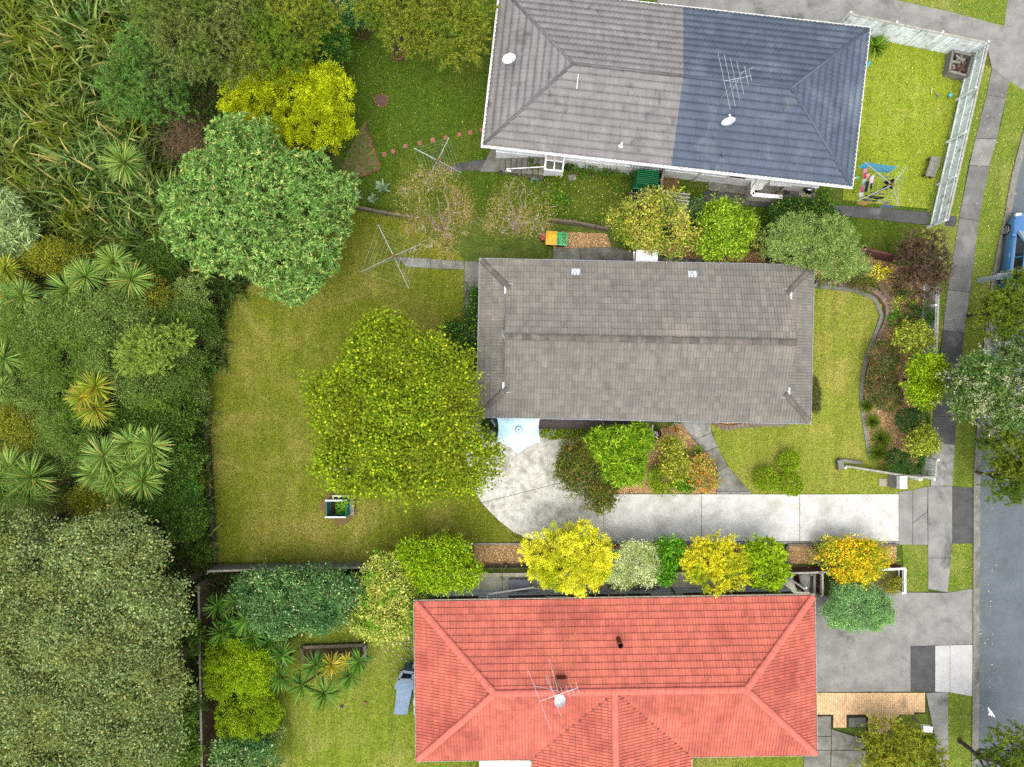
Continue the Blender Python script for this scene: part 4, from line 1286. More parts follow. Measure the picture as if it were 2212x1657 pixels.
lm('shade', [(40, 72, 24), (60, 96, 34), (92, 124, 50)], .62)
lm('feather', [(112, 132, 20), (160, 168, 36), (206, 200, 78)], .54)
lm('ivy', [(28, 66, 26), (50, 92, 36), (84, 122, 50)])
lm('hedge_lime', [(86, 130, 14), (124, 164, 22), (172, 190, 46)], accent=(190, 130, 60), acc_at=.95)

# ---- foliage habits
SP = {
    'fine': dict(sp=.16, k=20, L=.085, W=.034, tr=.075, ow=.6, rw=.8, lump=.2),
    'feather': dict(sp=.26, k=36, L=.12, W=.028, tr=.17, form='spray', lump=.24),
    'conifer': dict(sp=.25, k=40, L=.085, W=.036, tr=.07, ow=1.1, rw=.55, up=.5, lump=.22, lo=.75),
    'whorl': dict(sp=.23, k=14, L=.19, W=.05, tr=.03, form='whorl', lump=.12, lo=.7),
    'whorl_big': dict(keep=.85, lo=.75, sp=.28, k=14, L=.29, W=.06, tr=.03, form='whorl', lump=.16),
    'maple': dict(keep=.8, sprig=.12, sp=.23, k=13, L=.125, W=.1, tr=.16, form='flat', lump=.3, fold=.06, lo=.3, hang=.15),
    'broad': dict(sp=.19, k=11, L=.13, W=.06, tr=.09, ow=.6, rw=.8, lump=.18),
    'broad_loose': dict(sp=.24, k=10, L=.14, W=.06, tr=.13, ow=.5, rw=.9, keep=.62, lo=.35, lump=.26),
    'clipped': dict(keep=1, sprig=.015, sp=.12, k=12, L=.07, W=.042, tr=.04, ow=.6, rw=.8, lump=.05, lo=.8),
    'birch': dict(sp=.26, k=16, L=.045, W=.034, tr=.2, ow=.3, rw=1, keep=.55, lo=.3, lump=.28),
    'lump': dict(keep=1, sprig=.02, sp=.34, k=80, L=.06, W=.034, tr=.085, ow=.9, rw=.6, up=.6, lump=.12, lo=.82),
    'poplar': dict(sp=.25, k=18, L=.115, W=.07, tr=.17, ow=.4, rw=.9, lump=.26, lo=.4),
    'bush': dict(sp=.23, k=24, L=.09, W=.036, tr=.12, ow=.6, rw=.8, lump=.3, lo=.45),
}
def T(label, blobs, h, sp, lf, seed, name='tree', cat='tree', **kw):
    return tree(name, label, cat, blobs, h, SP[sp], L_[lf], seed, **kw)

# ---- the trees above the middle lot
T('feathery green tree beside the flax bank, left of the golden conifer', [(355, 165, 92, 108), (300, 205, 40, 60)], 5.2, 'feather', 'wattle', 101, twigs=60)
T('tall feathery grey green tree at the top edge, behind the golden conifer', [(490, 95, 120, 108), (400, 45, 80, 62)], 6.5, 'feather', 'willow', 102, twigs=90, bark_twig=BARK_GREY)
T('feathery yellow green tree at the top edge, left of the brown fence end', [(640, 55, 104, 84), (610, 130, 70, 56)], 6.0, 'feather', 'olive', 103, twigs=50)
T('dark round glossy shrub on the lush lawn edge above the golden conifer', [(722, 110, 36, 46)], 3.0, 'broad', 'lush', 104, name='shrub', cat='shrub')
T('golden yellow conifer with lumpy sprays above the big rounded tree', [(630, 225, 118, 84), (560, 215, 62, 66), (700, 280, 74, 62), (720, 215, 52, 52)], 4.6, 'conifer', 'conifer_gold', 105)
T('big rounded grey green tree with leaf rosettes at the corner of the lawn', [(545, 350, 88, 82), (570, 460, 178, 148), (640, 545, 118, 104), (665, 430, 104, 84), (480, 500, 96, 92)], 6.2, 'whorl', 'whorl_grey', 106)
T('olive green spreading tree on the lush lawn by the top edge', [(930, 45, 118, 78), (850, 35, 66, 58), (985, 100, 70, 66), (905, 95, 62, 42)], 5.2, 'feather', 'olive', 107, base=(858, 112), twigs=40)
T('dark leafy shrub at the top edge beside the brown fence end', [(770, 22, 36, 40)], 1.8, 'broad', 'bluegreen', 108, name='shrub', cat='shrub')
T('low bright green ground plant below the brown fence end', [(752, 62, 22, 16)], .4, 'broad', 'green_glossy', 109, name='plant', cat='plant', sub=0)
T('small dark purple shrub on the lush lawn', [(789, 67, 13, 15)], .8, 'fine', 'purple', 110, name='shrub', cat='shrub', sub=0)
# ---- the middle lot
T('wide lime green maple spreading over the back lawn', [(852, 775, 100, 88), (772, 880, 90, 88), (860, 895, 142, 132), (795, 995, 86, 68), (900, 1000, 100, 64), (1000, 985, 72, 66), (960, 815, 74, 76), (975, 900, 60, 90)], 6.4, 'maple', 'maple', 111, twigs=70, bark_twig=BARK_GREY, trunk_r=.16)
T('nearly bare birch with pale limbs beside the two clotheslines', [(950, 440, 62, 66), (945, 510, 70, 60), (905, 460, 40, 60), (985, 480, 40, 60)], 6.0, 'birch', 'birch', 112, twigs=260, bark=BARK_PALE, bark_twig=BARK_PALE, trunk_r=.12)
T('smaller thin crowned birch above the wheelie bins', [(1120, 450, 58, 56), (1085, 480, 46, 46), (1150, 480, 42, 44)], 4.8, 'birch', 'birch', 113, twigs=200, bark=BARK_PALE, bark_twig=BARK_PALE, trunk_r=.1)
T('small citrus bush beside the thinner birch', [(1198, 438, 24, 24)], 1.3, 'broad_loose', 'citrus', 114, name='shrub', cat='shrub')
T('yellowing loose tree over the grey bin shelters', [(1355, 480, 52, 44), (1425, 455, 52, 40), (1440, 510, 58, 42), (1385, 515, 46, 30)], 3.6, 'broad_loose', 'lemon', 115, twigs=60, bark_twig=BARK_GREY)
T('dense lime green bush at the boundary above the middle house', [(1557, 490, 54, 50), (1550, 535, 48, 32)], 3.2, 'broad', 'lime', 116, name='bush', cat='bush')
T('thin yellow flecked shrub between the yellowing tree and the sage tree', [(1638, 525, 22, 20)], 1.4, 'broad_loose', 'lemonshrub', 117, name='shrub', cat='shrub')
T('dark shrub with yellow new leaves beside the duplex path', [(1720, 462, 58, 30), (1690, 480, 34, 22), (1765, 470, 34, 28)], 2.0, 'broad', 'dark', 118, name='shrub', cat='shrub')
T('sage green rounded tree over the maroon fence', [(1740, 530, 92, 56), (1690, 515, 46, 38), (1790, 560, 52, 44)], 4.0, 'fine', 'sage', 119)
T('purple leaved weeping maple at the corner fence', [(1985, 560, 58, 56), (1978, 600, 46, 44)], 2.6, 'feather', 'purple', 120)
# ---- front garden of the middle house
SH = [
    ('dark reddish shrub between the two clivia clumps', [(1838, 606, 17, 17)], .9, 'fine', 'mound'), ('rusty tipped low shrub under the upper clivia clump', [(1872, 617, 17, 13)], .7, 'fine', 'rhodo'),
    ('small yellow leaved shrub by the curved block edging', [(1903, 590, 14, 13)], .6, 'broad', 'golden2'), ('dark low shrub in the leaf mulch right of the block edging', [(1935, 624, 18, 13)], .7, 'fine', 'hedge_dark'),
    ('small lime green plant below the purple maple', [(1960, 646, 13, 12)], .5, 'broad', 'bright'), ('bright green plant with a red flower at the foot of the block edging', [(1936, 688, 15, 15)], .5, 'broad', 'green_glossy'),
    ('dark green bush against the pale paling fence', [(1985, 683, 28, 26)], 1.4, 'fine', 'hedge_dark'), ('yellow green variegated bush above the bright lime tree', [(1968, 728, 38, 32)], 1.8, 'broad', 'yellowgreen'),
    ('small golden plant beside the leafless twigs on the mulch', [(1936, 655, 10, 10)], .4, 'broad', 'lemonshrub'),
]
for i, (lb, bl, h, sp, lf) in enumerate(SH): T(lb, bl, h, sp, lf, 130 + i, name='shrub', cat='shrub', sub=3 if h > .6 else 0)
T('long clipped mound of mixed green and rust along the front lawn', [(1906, 775, 36, 46), (1905, 830, 40, 50), (1918, 860, 34, 34)], 1.3, 'clipped', 'mound', 145, name='hedge', cat='hedge', sub=2)
T('bright lime tree beside the footpath and the long clipped mound', [(1992, 800, 40, 36), (1990, 840, 40, 36)], 2.6, 'broad', 'bright', 146)
T('dark boxy hedge below the bright lime tree', [(1955, 908, 24, 28), (1983, 905, 24, 28)], 1.4, 'clipped', 'hedge_dark', 147, name='hedge', cat='hedge', sub=2)
T('yellow green shrub standing over the dark corner hedge', [(1985, 952, 32, 26)], 2.0, 'broad', 'yellowgreen', 148, name='shrub', cat='shrub')
T('dark square hedge inside the white corner fence above the letterbox', [(1932, 995, 22, 28), (1965, 1000, 28, 26)], 1.35, 'clipped', 'hedge_dark', 149, name='hedge', cat='hedge', sub=2)
T('half hidden clipped mound under the right end of the brown grey roof', [(1755, 850, 16, 42)], 1.0, 'clipped', 'mound', 150, name='hedge', cat='hedge', sub=2)
T('red flecked olive shrub leaning over the patio', [(1245, 985, 42, 40), (1265, 1030, 46, 40), (1295, 1065, 34, 34), (1225, 1000, 26, 34)], 2.3, 'broad', 'rhodo', 151, name='shrub', cat='shrub', twigs=30)
T('vivid green shrub with leaf rosettes in front of the deck', [(1335, 970, 48, 44), (1345, 1005, 46, 40), (1370, 945, 28, 28), (1300, 960, 28, 30)], 2.5, 'whorl_big', 'whorl_green', 152, name='shrub', cat='shrub')
T('open yellow leaved shrub with white stems in the wood chip bed', [(1450, 968, 22, 22), (1455, 1005, 24, 28)], 1.9, 'broad_loose', 'frangi', 153, name='shrub', cat='shrub', twigs=40, bark_twig=BARK_PALE)
T('low green bush at the driveway edge of the wood chip bed', [(1430, 1035, 33, 33)], 1.0, 'fine', 'box_lime', 154, name='bush', cat='bush')
T('small glossy broad leaved plant between the green and croton bushes', [(1478, 1045, 19, 17)], .7, 'broad', 'green_glossy', 155, name='shrub', cat='shrub')
T('orange edged croton bush beside the entry path', [(1510, 1010, 26, 24), (1520, 1035, 28, 26)], 1.3, 'broad', 'croton', 156, name='bush', cat='bush', twigs=25, bark_twig=BARK_PALE)
for i, (u, v, r_, lb) in enumerate(((1656, 1036, 24, 'clipped lime ball nearest the entry path'), (1704, 995, 21, 'clipped lime ball furthest from the driveway'), (1707, 1046, 24, 'clipped lime ball nearest the letterbox'))):
    T(lb, [(u, v, r_, r_)], 1.1, 'clipped', 'box_lime', 160 + i, name='topiary_ball', cat='topiary', sub=0, group='three clipped balls on the front lawn', flat=.8)
T('low clipped lime hedge along the deck', [(1190, 937, 24, 9), (1225, 937, 26, 9), (1260, 935, 24, 7)], .7, 'clipped', 'hedge_lime', 164, name='hedge', cat='hedge', sub=0)
T('dark ivy bank beside the umbrella', [(1057, 918, 17, 20), (1062, 935, 15, 16)], .9, 'clipped', 'ivy', 165, name='ivy_bank', cat='ivy', sub=0)
T('leafy climber on the left wall of the middle house', [(1030, 650, 16, 26), (1024, 690, 14, 24)], 2.0, 'broad_loose', 'dark', 166, name='shrub', cat='shrub')
T('straggly dark shrub at the left wall beside the maple', [(1010, 740, 26, 20), (1028, 775, 14, 34), (978, 715, 14, 12)], 2.0, 'broad_loose', 'dark', 167, name='shrub', cat='shrub', twigs=20)
# ---- bottom border row
T('light green glossy tree at the left end of the boundary row', [(905, 1195, 40, 34), (960, 1190, 56, 34), (945, 1235, 56, 36), (1000, 1230, 36, 34)], 3.0, 'broad', 'bright', 170)
T('cream and green variegated shrub between the dark mass and the glossy tree', [(835, 1240, 44, 44), (850, 1300, 72, 54), (830, 1345, 58, 36)], 2.8, 'broad', 'lemonshrub', 171, name='shrub', cat='shrub')
T('wide blue green shrub mass below the grey board fence', [(580, 1275, 70, 52), (660, 1265, 84, 46), (735, 1270, 56, 42), (610, 1325, 76, 44), (690, 1320, 60, 36)], 2.8, 'broad', 'bluegreen', 172, name='shrub', cat='shrub')
T('large golden yellow shrub overhanging the driveway', [(1228, 1190, 80, 60), (1190, 1200, 52, 56), (1270, 1200, 56, 52), (1235, 1235, 66, 36)], 3.2, 'conifer', 'golden', 173, name='shrub', cat='shrub')
T('pale silvery variegated shrub right of the large golden one', [(1375, 1195, 34, 28), (1335, 1225, 44, 36), (1385, 1225, 38, 34)], 2.4, 'fine', 'silver', 174, name='shrub', cat='shrub')
T('bright green glossy shrub between the silvery and golden shrubs', [(1443, 1182, 28, 26), (1428, 1225, 24, 26)], 2.2, 'broad', 'green_glossy', 175, name='shrub', cat='shrub')
T('second golden shrub, further right along the driveway', [(1540, 1195, 58, 38), (1545, 1235, 58, 38), (1510, 1205, 34, 34)], 2.8, 'feather', 'golden2', 176, name='shrub', cat='shrub')
T('lime green shrub with leaf stars right of the second golden shrub', [(1645, 1190, 40, 32), (1650, 1235, 44, 34)], 2.6, 'whorl', 'bright', 177, name='shrub', cat='shrub')
T('small light green shrub on the wood chips left of the autumn coloured one', [(1768, 1188, 22, 26)], 1.4, 'broad_loose', 'yellowgreen', 178, name='shrub', cat='shrub')
T('orange and yellow autumn shrub near the street', [(1830, 1195, 52, 32), (1870, 1200, 46, 34), (1840, 1232, 52, 28)], 2.0, 'broad', 'autumn', 179, name='shrub', cat='shrub')
T('round blue green conifer of small domes on the forecourt', [(1846, 1300, 58, 50), (1815, 1320, 36, 34), (1880, 1315, 36, 40)], 2.2, 'lump', 'bluecon', 180, name='conifer', cat='conifer', flat=.5)
T('scrubby little bush in the fenced corner by the verge', [(1928, 1262, 18, 17)], .7, 'fine', 'feather', 181, name='shrub', cat='shrub', sub=2)
T('weedy green clump at the foot of the low maroon fence', [(1790, 1262, 12, 24)], .5, 'fine', 'lush', 182, name='plant', cat='plant', sub=0)
# ---- red neighbour's back yard
T('bright lime shrub below the fan leaved clump', [(515, 1420, 66, 52), (555, 1445, 48, 44), (490, 1460, 36, 36)], 2.6, 'fine', 'bright', 185, name='shrub', cat='shrub')
T('small leaved lime shrub below the bright one, along the left fence', [(545, 1535, 62, 58), (520, 1560, 44, 44)], 2.2, 'clipped', 'box_lime', 186, name='shrub', cat='shrub', sub=4)
T('grey twigged shrub beside the small leaved lime shrub', [(590, 1585, 26, 22)], 1.4, 'fine', 'sage', 187, name='shrub', cat='shrub', twigs=40, bark_twig=BARK_GREY)
T('dark blue green shrub at the bottom edge by the left fence', [(550, 1635, 58, 52), (510, 1620, 44, 40)], 2.4, 'broad', 'bluegreen', 188, name='shrub', cat='shrub')
# ---- street side
T('olive street tree beside the blue car', [(2135, 690, 46, 40), (2190, 640, 44, 44), (2185, 700, 50, 44), (2140, 655, 34, 22)], 4.0, 'feather', 'street', 190, twigs=25)
T('street tree covered in cream flowers beside the footpath', [(2105, 830, 66, 62), (2165, 800, 70, 60), (2150, 870, 64, 56), (2195, 850, 60, 60), (2060, 850, 40, 46)], 4.6, 'broad', 'cream', 191)
T('olive street tree below the cream flowered one', [(2160, 955, 66, 52), (2200, 930, 50, 48), (2185, 995, 50, 40)], 4.0, 'feather', 'street', 192, twigs=20)
T('lowest street tree of the kerb group, over the road edge', [(2150, 1030, 42, 40), (2195, 1035, 44, 46)], 3.6, 'feather', 'street', 193, twigs=20)
T('street tree with a leaning trunk in the bottom corner', [(2170, 1600, 62, 44), (2150, 1640, 66, 44), (2205, 1640, 46, 52)], 4.6, 'feather', 'street', 194, base=(2072, 1600), trunk_r=.11, twigs=25)
T('feathery yellow green bush over the old paved court', [(1930, 1600, 66, 46), (1900, 1630, 54, 44), (1975, 1640, 60, 44)], 2.2, 'feather', 'feather', 195, name='bush', cat='bush', twigs=20)
# cream flower heads on the flowering street tree
fl_root = [o for o in COL.objects if o.get('label', '').startswith('street tree covered in cream')][0]
r = np.random.default_rng(5)
blobs = []
for (u, v, ru, rv) in ((2105, 830, 68, 64), (2165, 800, 72, 62), (2150, 870, 66, 58), (2195, 850, 62, 62), (2060, 850, 42, 48)):
    c = P(u, v, 3.1); blobs.append((c.x, c.y, 3.1, PX(ru, 3), PX(rv, 3), 1.55))
V, _, _ = crown_leaves(blobs, dict(sp=.33, k=11, L=.055, W=.05, tr=.05, ow=.9, rw=.6, up=.8, lo=.93, lump=.16, zmin=.0, keep=.75), r)
link_mesh('blossom', np_mesh('blossom', (V - np.array(fl_root.location)).reshape(-1, 3), 4), fl_root, L_['flower_cream'])

# ---- the bush on the left
BUSH = [
    ((165, 690, 70, 50), 4.4, 'bush', 'bush', 'right of the twin cabbage tree heads near the left edge'), ((85, 715, 66, 56), 4.2, 'bush', 'bush', 'at the left edge below the two cabbage heads'), ((252, 690, 82, 60), 4.6, 'bush', 'bush', 'at the heart of the left bank, dense and grey'),
    ((318, 640, 62, 48), 3.6, 'bush', 'bush_olive', 'beside the big rounded tree, olive tinted'), ((150, 770, 78, 54), 4.2, 'bush', 'bush', 'left of the three golden cabbage heads'), ((245, 775, 72, 54), 4.2, 'bush', 'bush', 'between the golden cabbage heads and the ferny lime tree'),
    ((335, 830, 74, 54), 3.8, 'bush', 'bush', 'below the ferny lime tree'), ((105, 850, 68, 56), 3.8, 'bush', 'bush', 'at the left edge, pale topped'), ((60, 920, 64, 56), 3.6, 'bush', 'bush_olive', 'yellow flecked at the left edge'),
    ((165, 925, 68, 56), 4.0, 'bush', 'bush', 'left of the many headed cabbage tree'), ((300, 905, 62, 38), 3.0, 'broad', 'bush_dark', 'dark and glossy above the many headed cabbage tree'), ((378, 905, 46, 52), 2.8, 'broad', 'bush_dark', 'dark and glossy by the boundary line'),
    ((130, 985, 62, 44), 3.2, 'bush', 'bush', 'above the dark left corner palm head'), ((392, 690, 50, 44), 3.0, 'bush', 'bush', 'grey and twiggy below the big rounded tree'), ((395, 1005, 42, 54), 2.8, 'broad', 'bush_dark', 'dark green right of the many headed cabbage tree'),
    ((345, 1070, 62, 44), 2.8, 'bush', 'bush_dark', 'dark and fine leaved above the poplars'), ((225, 1080, 58, 34), 3.0, 'bush', 'bush_olive', 'olive tinted above the poplars'), ((30, 600, 44, 44), 2.6, 'bush', 'bush_olive', 'olive at the left edge below the flax'),
    ((125, 560, 66, 34), 2.8, 'bush', 'bush_olive', 'golden olive where the flax ends'), ((420, 640, 36, 40), 2.4, 'fine', 'sage', 'pale and small leaved under the big rounded tree'), ((400, 780, 44, 46), 2.8, 'bush', 'bush', 'small, by the boundary above the bend'),
    ((445, 690, 26, 34), 2.0, 'fine', 'bush_dark', 'blue green, at the lawn edge'), ((30, 800, 40, 60), 3.0, 'bush', 'bush', 'half out of frame at the left edge'), ((405, 1120, 40, 44), 2.4, 'broad', 'bush_dark', 'dark, between the poplars and the lawn'),
    ((400, 1060, 40, 40), 2.6, 'fine', 'lush', 'green, at the lawn edge above the poplars'), ((350, 570, 46, 40), 2.2, 'bush', 'bush_dark', 'dark, between the flax and the big rounded tree'),
    ((455, 720, 20, 30), 1.2, 'fine', 'bush', 'low and grey, where the lawn edge runs straight'), ((448, 790, 16, 30), 1.0, 'broad', 'bush_dark', 'low and glossy, just above the bend of the lawn edge'), ((430, 880, 18, 30), 1.2, 'fine', 'bush', 'low, just below the bend of the lawn edge'),
    ((425, 1040, 20, 26), 1.2, 'fine', 'bush_olive', 'low and olive, beside the lower lawn edge'), ((428, 1110, 20, 30), 1.3, 'broad', 'lush', 'low and bright, beside the lower lawn edge'), ((440, 1190, 18, 26), 1.0, 'fine', 'bush_dark', 'low and dark, at the lowest corner of the lawn'),
    ((425, 985, 20, 30), 1.4, 'fine', 'bush_dark', 'low, at the boundary beside the lawn'), ((425, 840, 22, 34), 1.8, 'bush', 'bush', 'low, at the bend of the lawn edge'),
]
for i, (bl, h, sp, lf, lb) in enumerate(BUSH):
    T('bushy scrub tree ' + lb, [bl], h, sp, lf, 300 + i, name='scrub_tree', group='scrub trees on the left bank', twigs=26 if sp == 'bush' else 0, bark_twig=BARK_GREY, sub=6)
T('ferny lime topped tree in the middle of the scrub', [(345, 745, 34, 26), (320, 775, 30, 26), (365, 770, 26, 24)], 4.6, 'feather', 'fern_lime', 340)
T('smaller ferny lime tree beside the lawn edge scrub', [(405, 735, 26, 22)], 4.0, 'feather', 'fern_lime', 341)
T('pale green tree with leaf stars among the flax at the left edge', [(38, 465, 30, 36), (55, 510, 36, 34), (25, 520, 30, 30)], 3.0, 'whorl_big', 'pale_whorl', 342)
POP = [
    ((120, 1190, 120, 84), 'topmost on the left'), ((275, 1180, 110, 84), 'topmost on the right, beside the scrub'), ((75, 1330, 110, 96), 'against the left edge, middle'), ((215, 1340, 112, 104), 'in the middle of the stand'),
    ((345, 1290, 88, 84), 'nearest the corner of the lawn'), ((80, 1510, 118, 110), 'low on the left edge'), ((220, 1500, 110, 100), 'below the middle of the stand'), ((350, 1440, 80, 76), 'beside the left fence, middle'),
    ((330, 1580, 96, 84), 'beside the left fence at the bottom edge'), ((160, 1640, 120, 70), 'at the bottom edge, left of centre'), ((20, 1640, 70, 70), 'in the bottom left corner'), ((20, 1150, 60, 60), 'at the left edge above the others'),
]
for i, (bl, lb) in enumerate(POP):
    T('grey green poplar with coin shaped leaves, ' + lb, [bl], 7.0, 'poplar', 'poplar', 400 + i, name='poplar_tree', group='poplars in the bottom left corner', twigs=46, bark_twig=BARK_GREY, sub=7)
for i, (u, v, ru, rv) in enumerate(((405, 1520, 34, 60), (400, 1610, 40, 40), (415, 1365, 30, 40))):
    T(('dark shrub behind the left fence, middle', 'dark shrub behind the left fence at the bottom', 'dark shrub behind the left fence, top')[i], [(u, v, ru, rv)], 2.2, 'broad', 'bush_dark', 430 + i, name='shrub', cat='shrub')

# ---- flax and cabbage trees
flax_m = leafmat('leaf_flax', LC((48, 78, 30), (80, 112, 44), (140, 160, 92), k=.66), accent=S(200, 186, 110, .5), acc_at=.94, patch=S(112, 128, 36, .6), pscale=.35, trans=.2, rough=.4)
flax_d = leafmat('leaf_flax_dark', LC((46, 72, 34), (78, 104, 48), (130, 144, 80), k=.52), trans=.2, rough=.4)
def flax_mesh(seed, nb=72, L0=1.9, W0=.1, spread=.75, droop=.22):
    """blades stand in fans, each fan splayed in its own plane"""
    r = np.random.default_rng(seed)
    fans = max(5, nb // 9)
    A = r.uniform(0, 3.1416, fans); B = r.uniform(0, 6.283, fans); lean = r.uniform(.1, .55, fans); P0 = r.normal(0, .24, (fans, 2))
    f = r.integers(0, fans, nb)
    t = np.clip(r.normal(0, .55, nb), -1.25, 1.25)
    ax = np.stack([np.cos(B[f]) * np.sin(lean[f]), np.sin(B[f]) * np.sin(lean[f]), np.cos(lean[f])], 1)
    sd = np.stack([np.cos(A[f]), np.sin(A[f]), np.zeros(nb)], 1)
    D = unit(ax * np.cos(t)[:, None] + sd * np.sin(t)[:, None] + r.normal(0, .07, (nb, 3)))
    C = np.concatenate([P0[f] + r.normal(0, .05, (nb, 2)), np.zeros((nb, 1))], 1)
    V = ribbons(C, D, L0 * r.uniform(.6, 1.15, nb), W0 * r.uniform(.7, 1.15, nb), droop * r.uniform(.2, 1.7, nb), 6, r)
    return np_strips('flax_leaves', V, 6)
protos = []
for i in range(7):
    me = flax_mesh(500 + i, L0=1.6 + .1 * i)
    o = thing('flax_plant', (0, 0, 0), 'flax clump with long arching green blades on the left bank', 'flax', 'flax plants on the left bank')
    link_mesh('leaves', me, o, flax_m)
    protos.append(o)
fr_ = random.Random(3)
FPOLY = [(-60, -60), (330, -60), (375, -10), (300, 60), (262, 160), (275, 250), (330, 300), (372, 400), (385, 500), (425, 585), (400, 600), (345, 560), (255, 560), (215, 545), (120, 540), (60, 575), (-60, 580)]
spots = []
tries = 0
while len(spots) < 150 and tries < 6000:
    tries += 1
    u, v = fr_.uniform(-40, 430), fr_.uniform(-40, 600)
    if not in_poly(np.array([u]), np.array([v]), FPOLY)[0]: continue
    if 10 < u < 85 and 430 < v < 560: continue
    if (u - 268) ** 2 + (v - 352) ** 2 < 22 ** 2: continue
    if all((u - a) ** 2 + (v - b) ** 2 > 31 ** 2 for a, b in spots): spots.append((u, v))
used = 0
for i, (u, v) in enumerate(spots):
    p = P(u, v, 0.4); p.z = 0
    pr = protos[i % 7]
    if i < 7: pr.location = p; pr.rotation_euler = (0, 0, fr_.uniform(0, 6.28))
    else:
        c = copy_thing(pr, p, fr_.uniform(0, 6.28), fr_.uniform(.8, 1.2))
# dark edge flax along the lawn
EDGE = [(486, 632), (500, 618), (470, 725), (478, 750), (466, 775), (452, 800), (446, 895), (428, 918), (440, 945), (436, 1018), (440, 1060), (430, 1085), (447, 1100), (432, 1150), (440, 1176), (424, 1168), (438, 1200), (410, 1040)]
pe_ = []
for i, (u, v) in enumerate(EDGE):
    p = P(u, v, .2); p.z = 0
    if i < 3:
        o = thing('flax_plant', p, 'short dark flax tuft growing along the edge of the back lawn', 'flax', 'dark flax along the lawn edge')
        link_mesh('leaves', flax_mesh(540 + i, 60, 1.15, .075, droop=.3), o, flax_d); pe_.append(o)
    else: copy_thing(pe_[i % 3], p, fr_.uniform(0, 6.28), fr_.uniform(.75, 1.15))

cab_m = leafmat('leaf_cabbage', LC((78, 114, 40), (106, 142, 56), (146, 172, 84), k=.66), accent=S(206, 190, 96, .6), acc_at=.95, trans=.2, rough=.42)
cab_g = leafmat('leaf_cabbage_gold', LC((104, 132, 30), (140, 160, 44), (186, 190, 72), k=.62), accent=S(214, 176, 60, .54), acc_at=.86, trans=.2, rough=.42)
yuc_m = leafmat('leaf_cordyline', LC((48, 92, 26), (74, 120, 36), (114, 152, 60), k=.56), trans=.2, rough=.42)
yuc_y = leafmat('leaf_cordyline_gold', LC((140, 146, 30), (190, 178, 40), (214, 196, 80), k=.54), trans=.2, rough=.42)
def head_mesh(seed, R, nb=120, W0=.05, droop=.1):
    r = np.random.default_rng(seed)
    a = r.uniform(0, 6.283, nb); el = np.arcsin(np.clip(r.uniform(-.35, .98, nb), -1, 1))
    D = np.stack([np.cos(a) * np.cos(el), np.sin(a) * np.cos(el), np.sin(el)], 1)
    C = D * .07
    V = ribbons(C, D, R * r.uniform(.8, 1.1, nb), W0 * r.uniform(.75, 1.25, nb), droop * r.uniform(.4, 1.6, nb), 4, r, tip=.08)
    return V
def cabbage(label, heads, h, m, seed, name='cabbage_tree', cat='cabbage tree', group=None, base=None, stem_r=.07, nb=170, W0=.042):
    """heads: (u, v, r[, height])"""
    r = np.random.default_rng(seed)
    u0 = sum(q[0] for q in heads) / len(heads); v0 = sum(q[1] for q in heads) / len(heads)
    pb = P(u0, v0, h * .9); pb.z = 0
    root = thing(name, pb, label, cat, group)
    st = MB()
    fork = pb + Vector((0, 0, h * .45))
    if len(heads) > 1: st.tube([pb - Vector((0, 0, .03)), pb + Vector((0, 0, .2)), fork], [stem_r * 1.7, stem_r * 1.3, stem_r * 1.1], 7)
    else: fork = pb - Vector((0, 0, .03))
    for i, q in enumerate(heads):
        hz = (q[3] if len(q) > 3 else h) * r.uniform(.92, 1.05)
        c = P(q[0], q[1], hz)
        st.tube([fork, fork.lerp(c, .5) + Vector((0, 0, .06)), c], [stem_r, stem_r * .9, stem_r * .75], 6)
        R = PX(q[2], hz) * 1.05
        V = head_mesh(seed * 31 + i, R, nb, W0) + np.array(c - pb)
        mm = q[4] if len(q) > 4 else m
        link_mesh('leaf_head', np_strips('leaf_head', V, 4), root, mm)
    st.build('trunk', BARK, root)
    return root
CT = [
    ('single cabbage tree head standing among the flax', [(268, 352, 46)], 3.2, cab_m),
    ('pair of cabbage tree heads below the flax, left of centre', [(186, 597, 42), (148, 626, 44)], 3.6, cab_m),
    ('pair of cabbage tree heads below the flax, nearer the big rounded tree', [(247, 566, 40), (283, 604, 46)], 3.6, cab_m),
    ('small pair of cabbage heads at the left edge', [(16, 640, 34), (50, 640, 36)], 3.4, cab_m),
    ('olive cabbage head at the left edge below the pair', [(15, 710, 36)], 3.2, cab_g),
    ('large cabbage head at the left edge, middle height', [(10, 775, 48), (2, 838, 30)], 3.6, cab_m),
    ('three golden cabbage heads close together', [(180, 856, 34), (207, 836, 38), (206, 882, 42)], 3.8, cab_g),
    ('many headed cabbage tree with pale green heads', [(283, 955, 40), (328, 962, 42), (225, 985, 48), (326, 996, 40), (246, 1020, 40), (283, 1005, 32), (310, 1040, 42), (207, 1022, 38), (245, 1044, 36)], 4.0, cab_m),
    ('dark spreading cabbage tree in the left edge shade', [(22, 1010, 50), (68, 1032, 54), (15, 1065, 44), (64, 1072, 50), (0, 1035, 40)], 3.8, cab_m),
    ('little cabbage head above the poplars', [(260, 1080, 30)], 2.6, cab_m),
    ('small cabbage head at the left edge beside the flax', [(12, 580, 30)], 2.8, cab_g),
]
for i, (lb, hd, h, m) in enumerate(CT): cabbage(lb, hd, h, m, 600 + i)
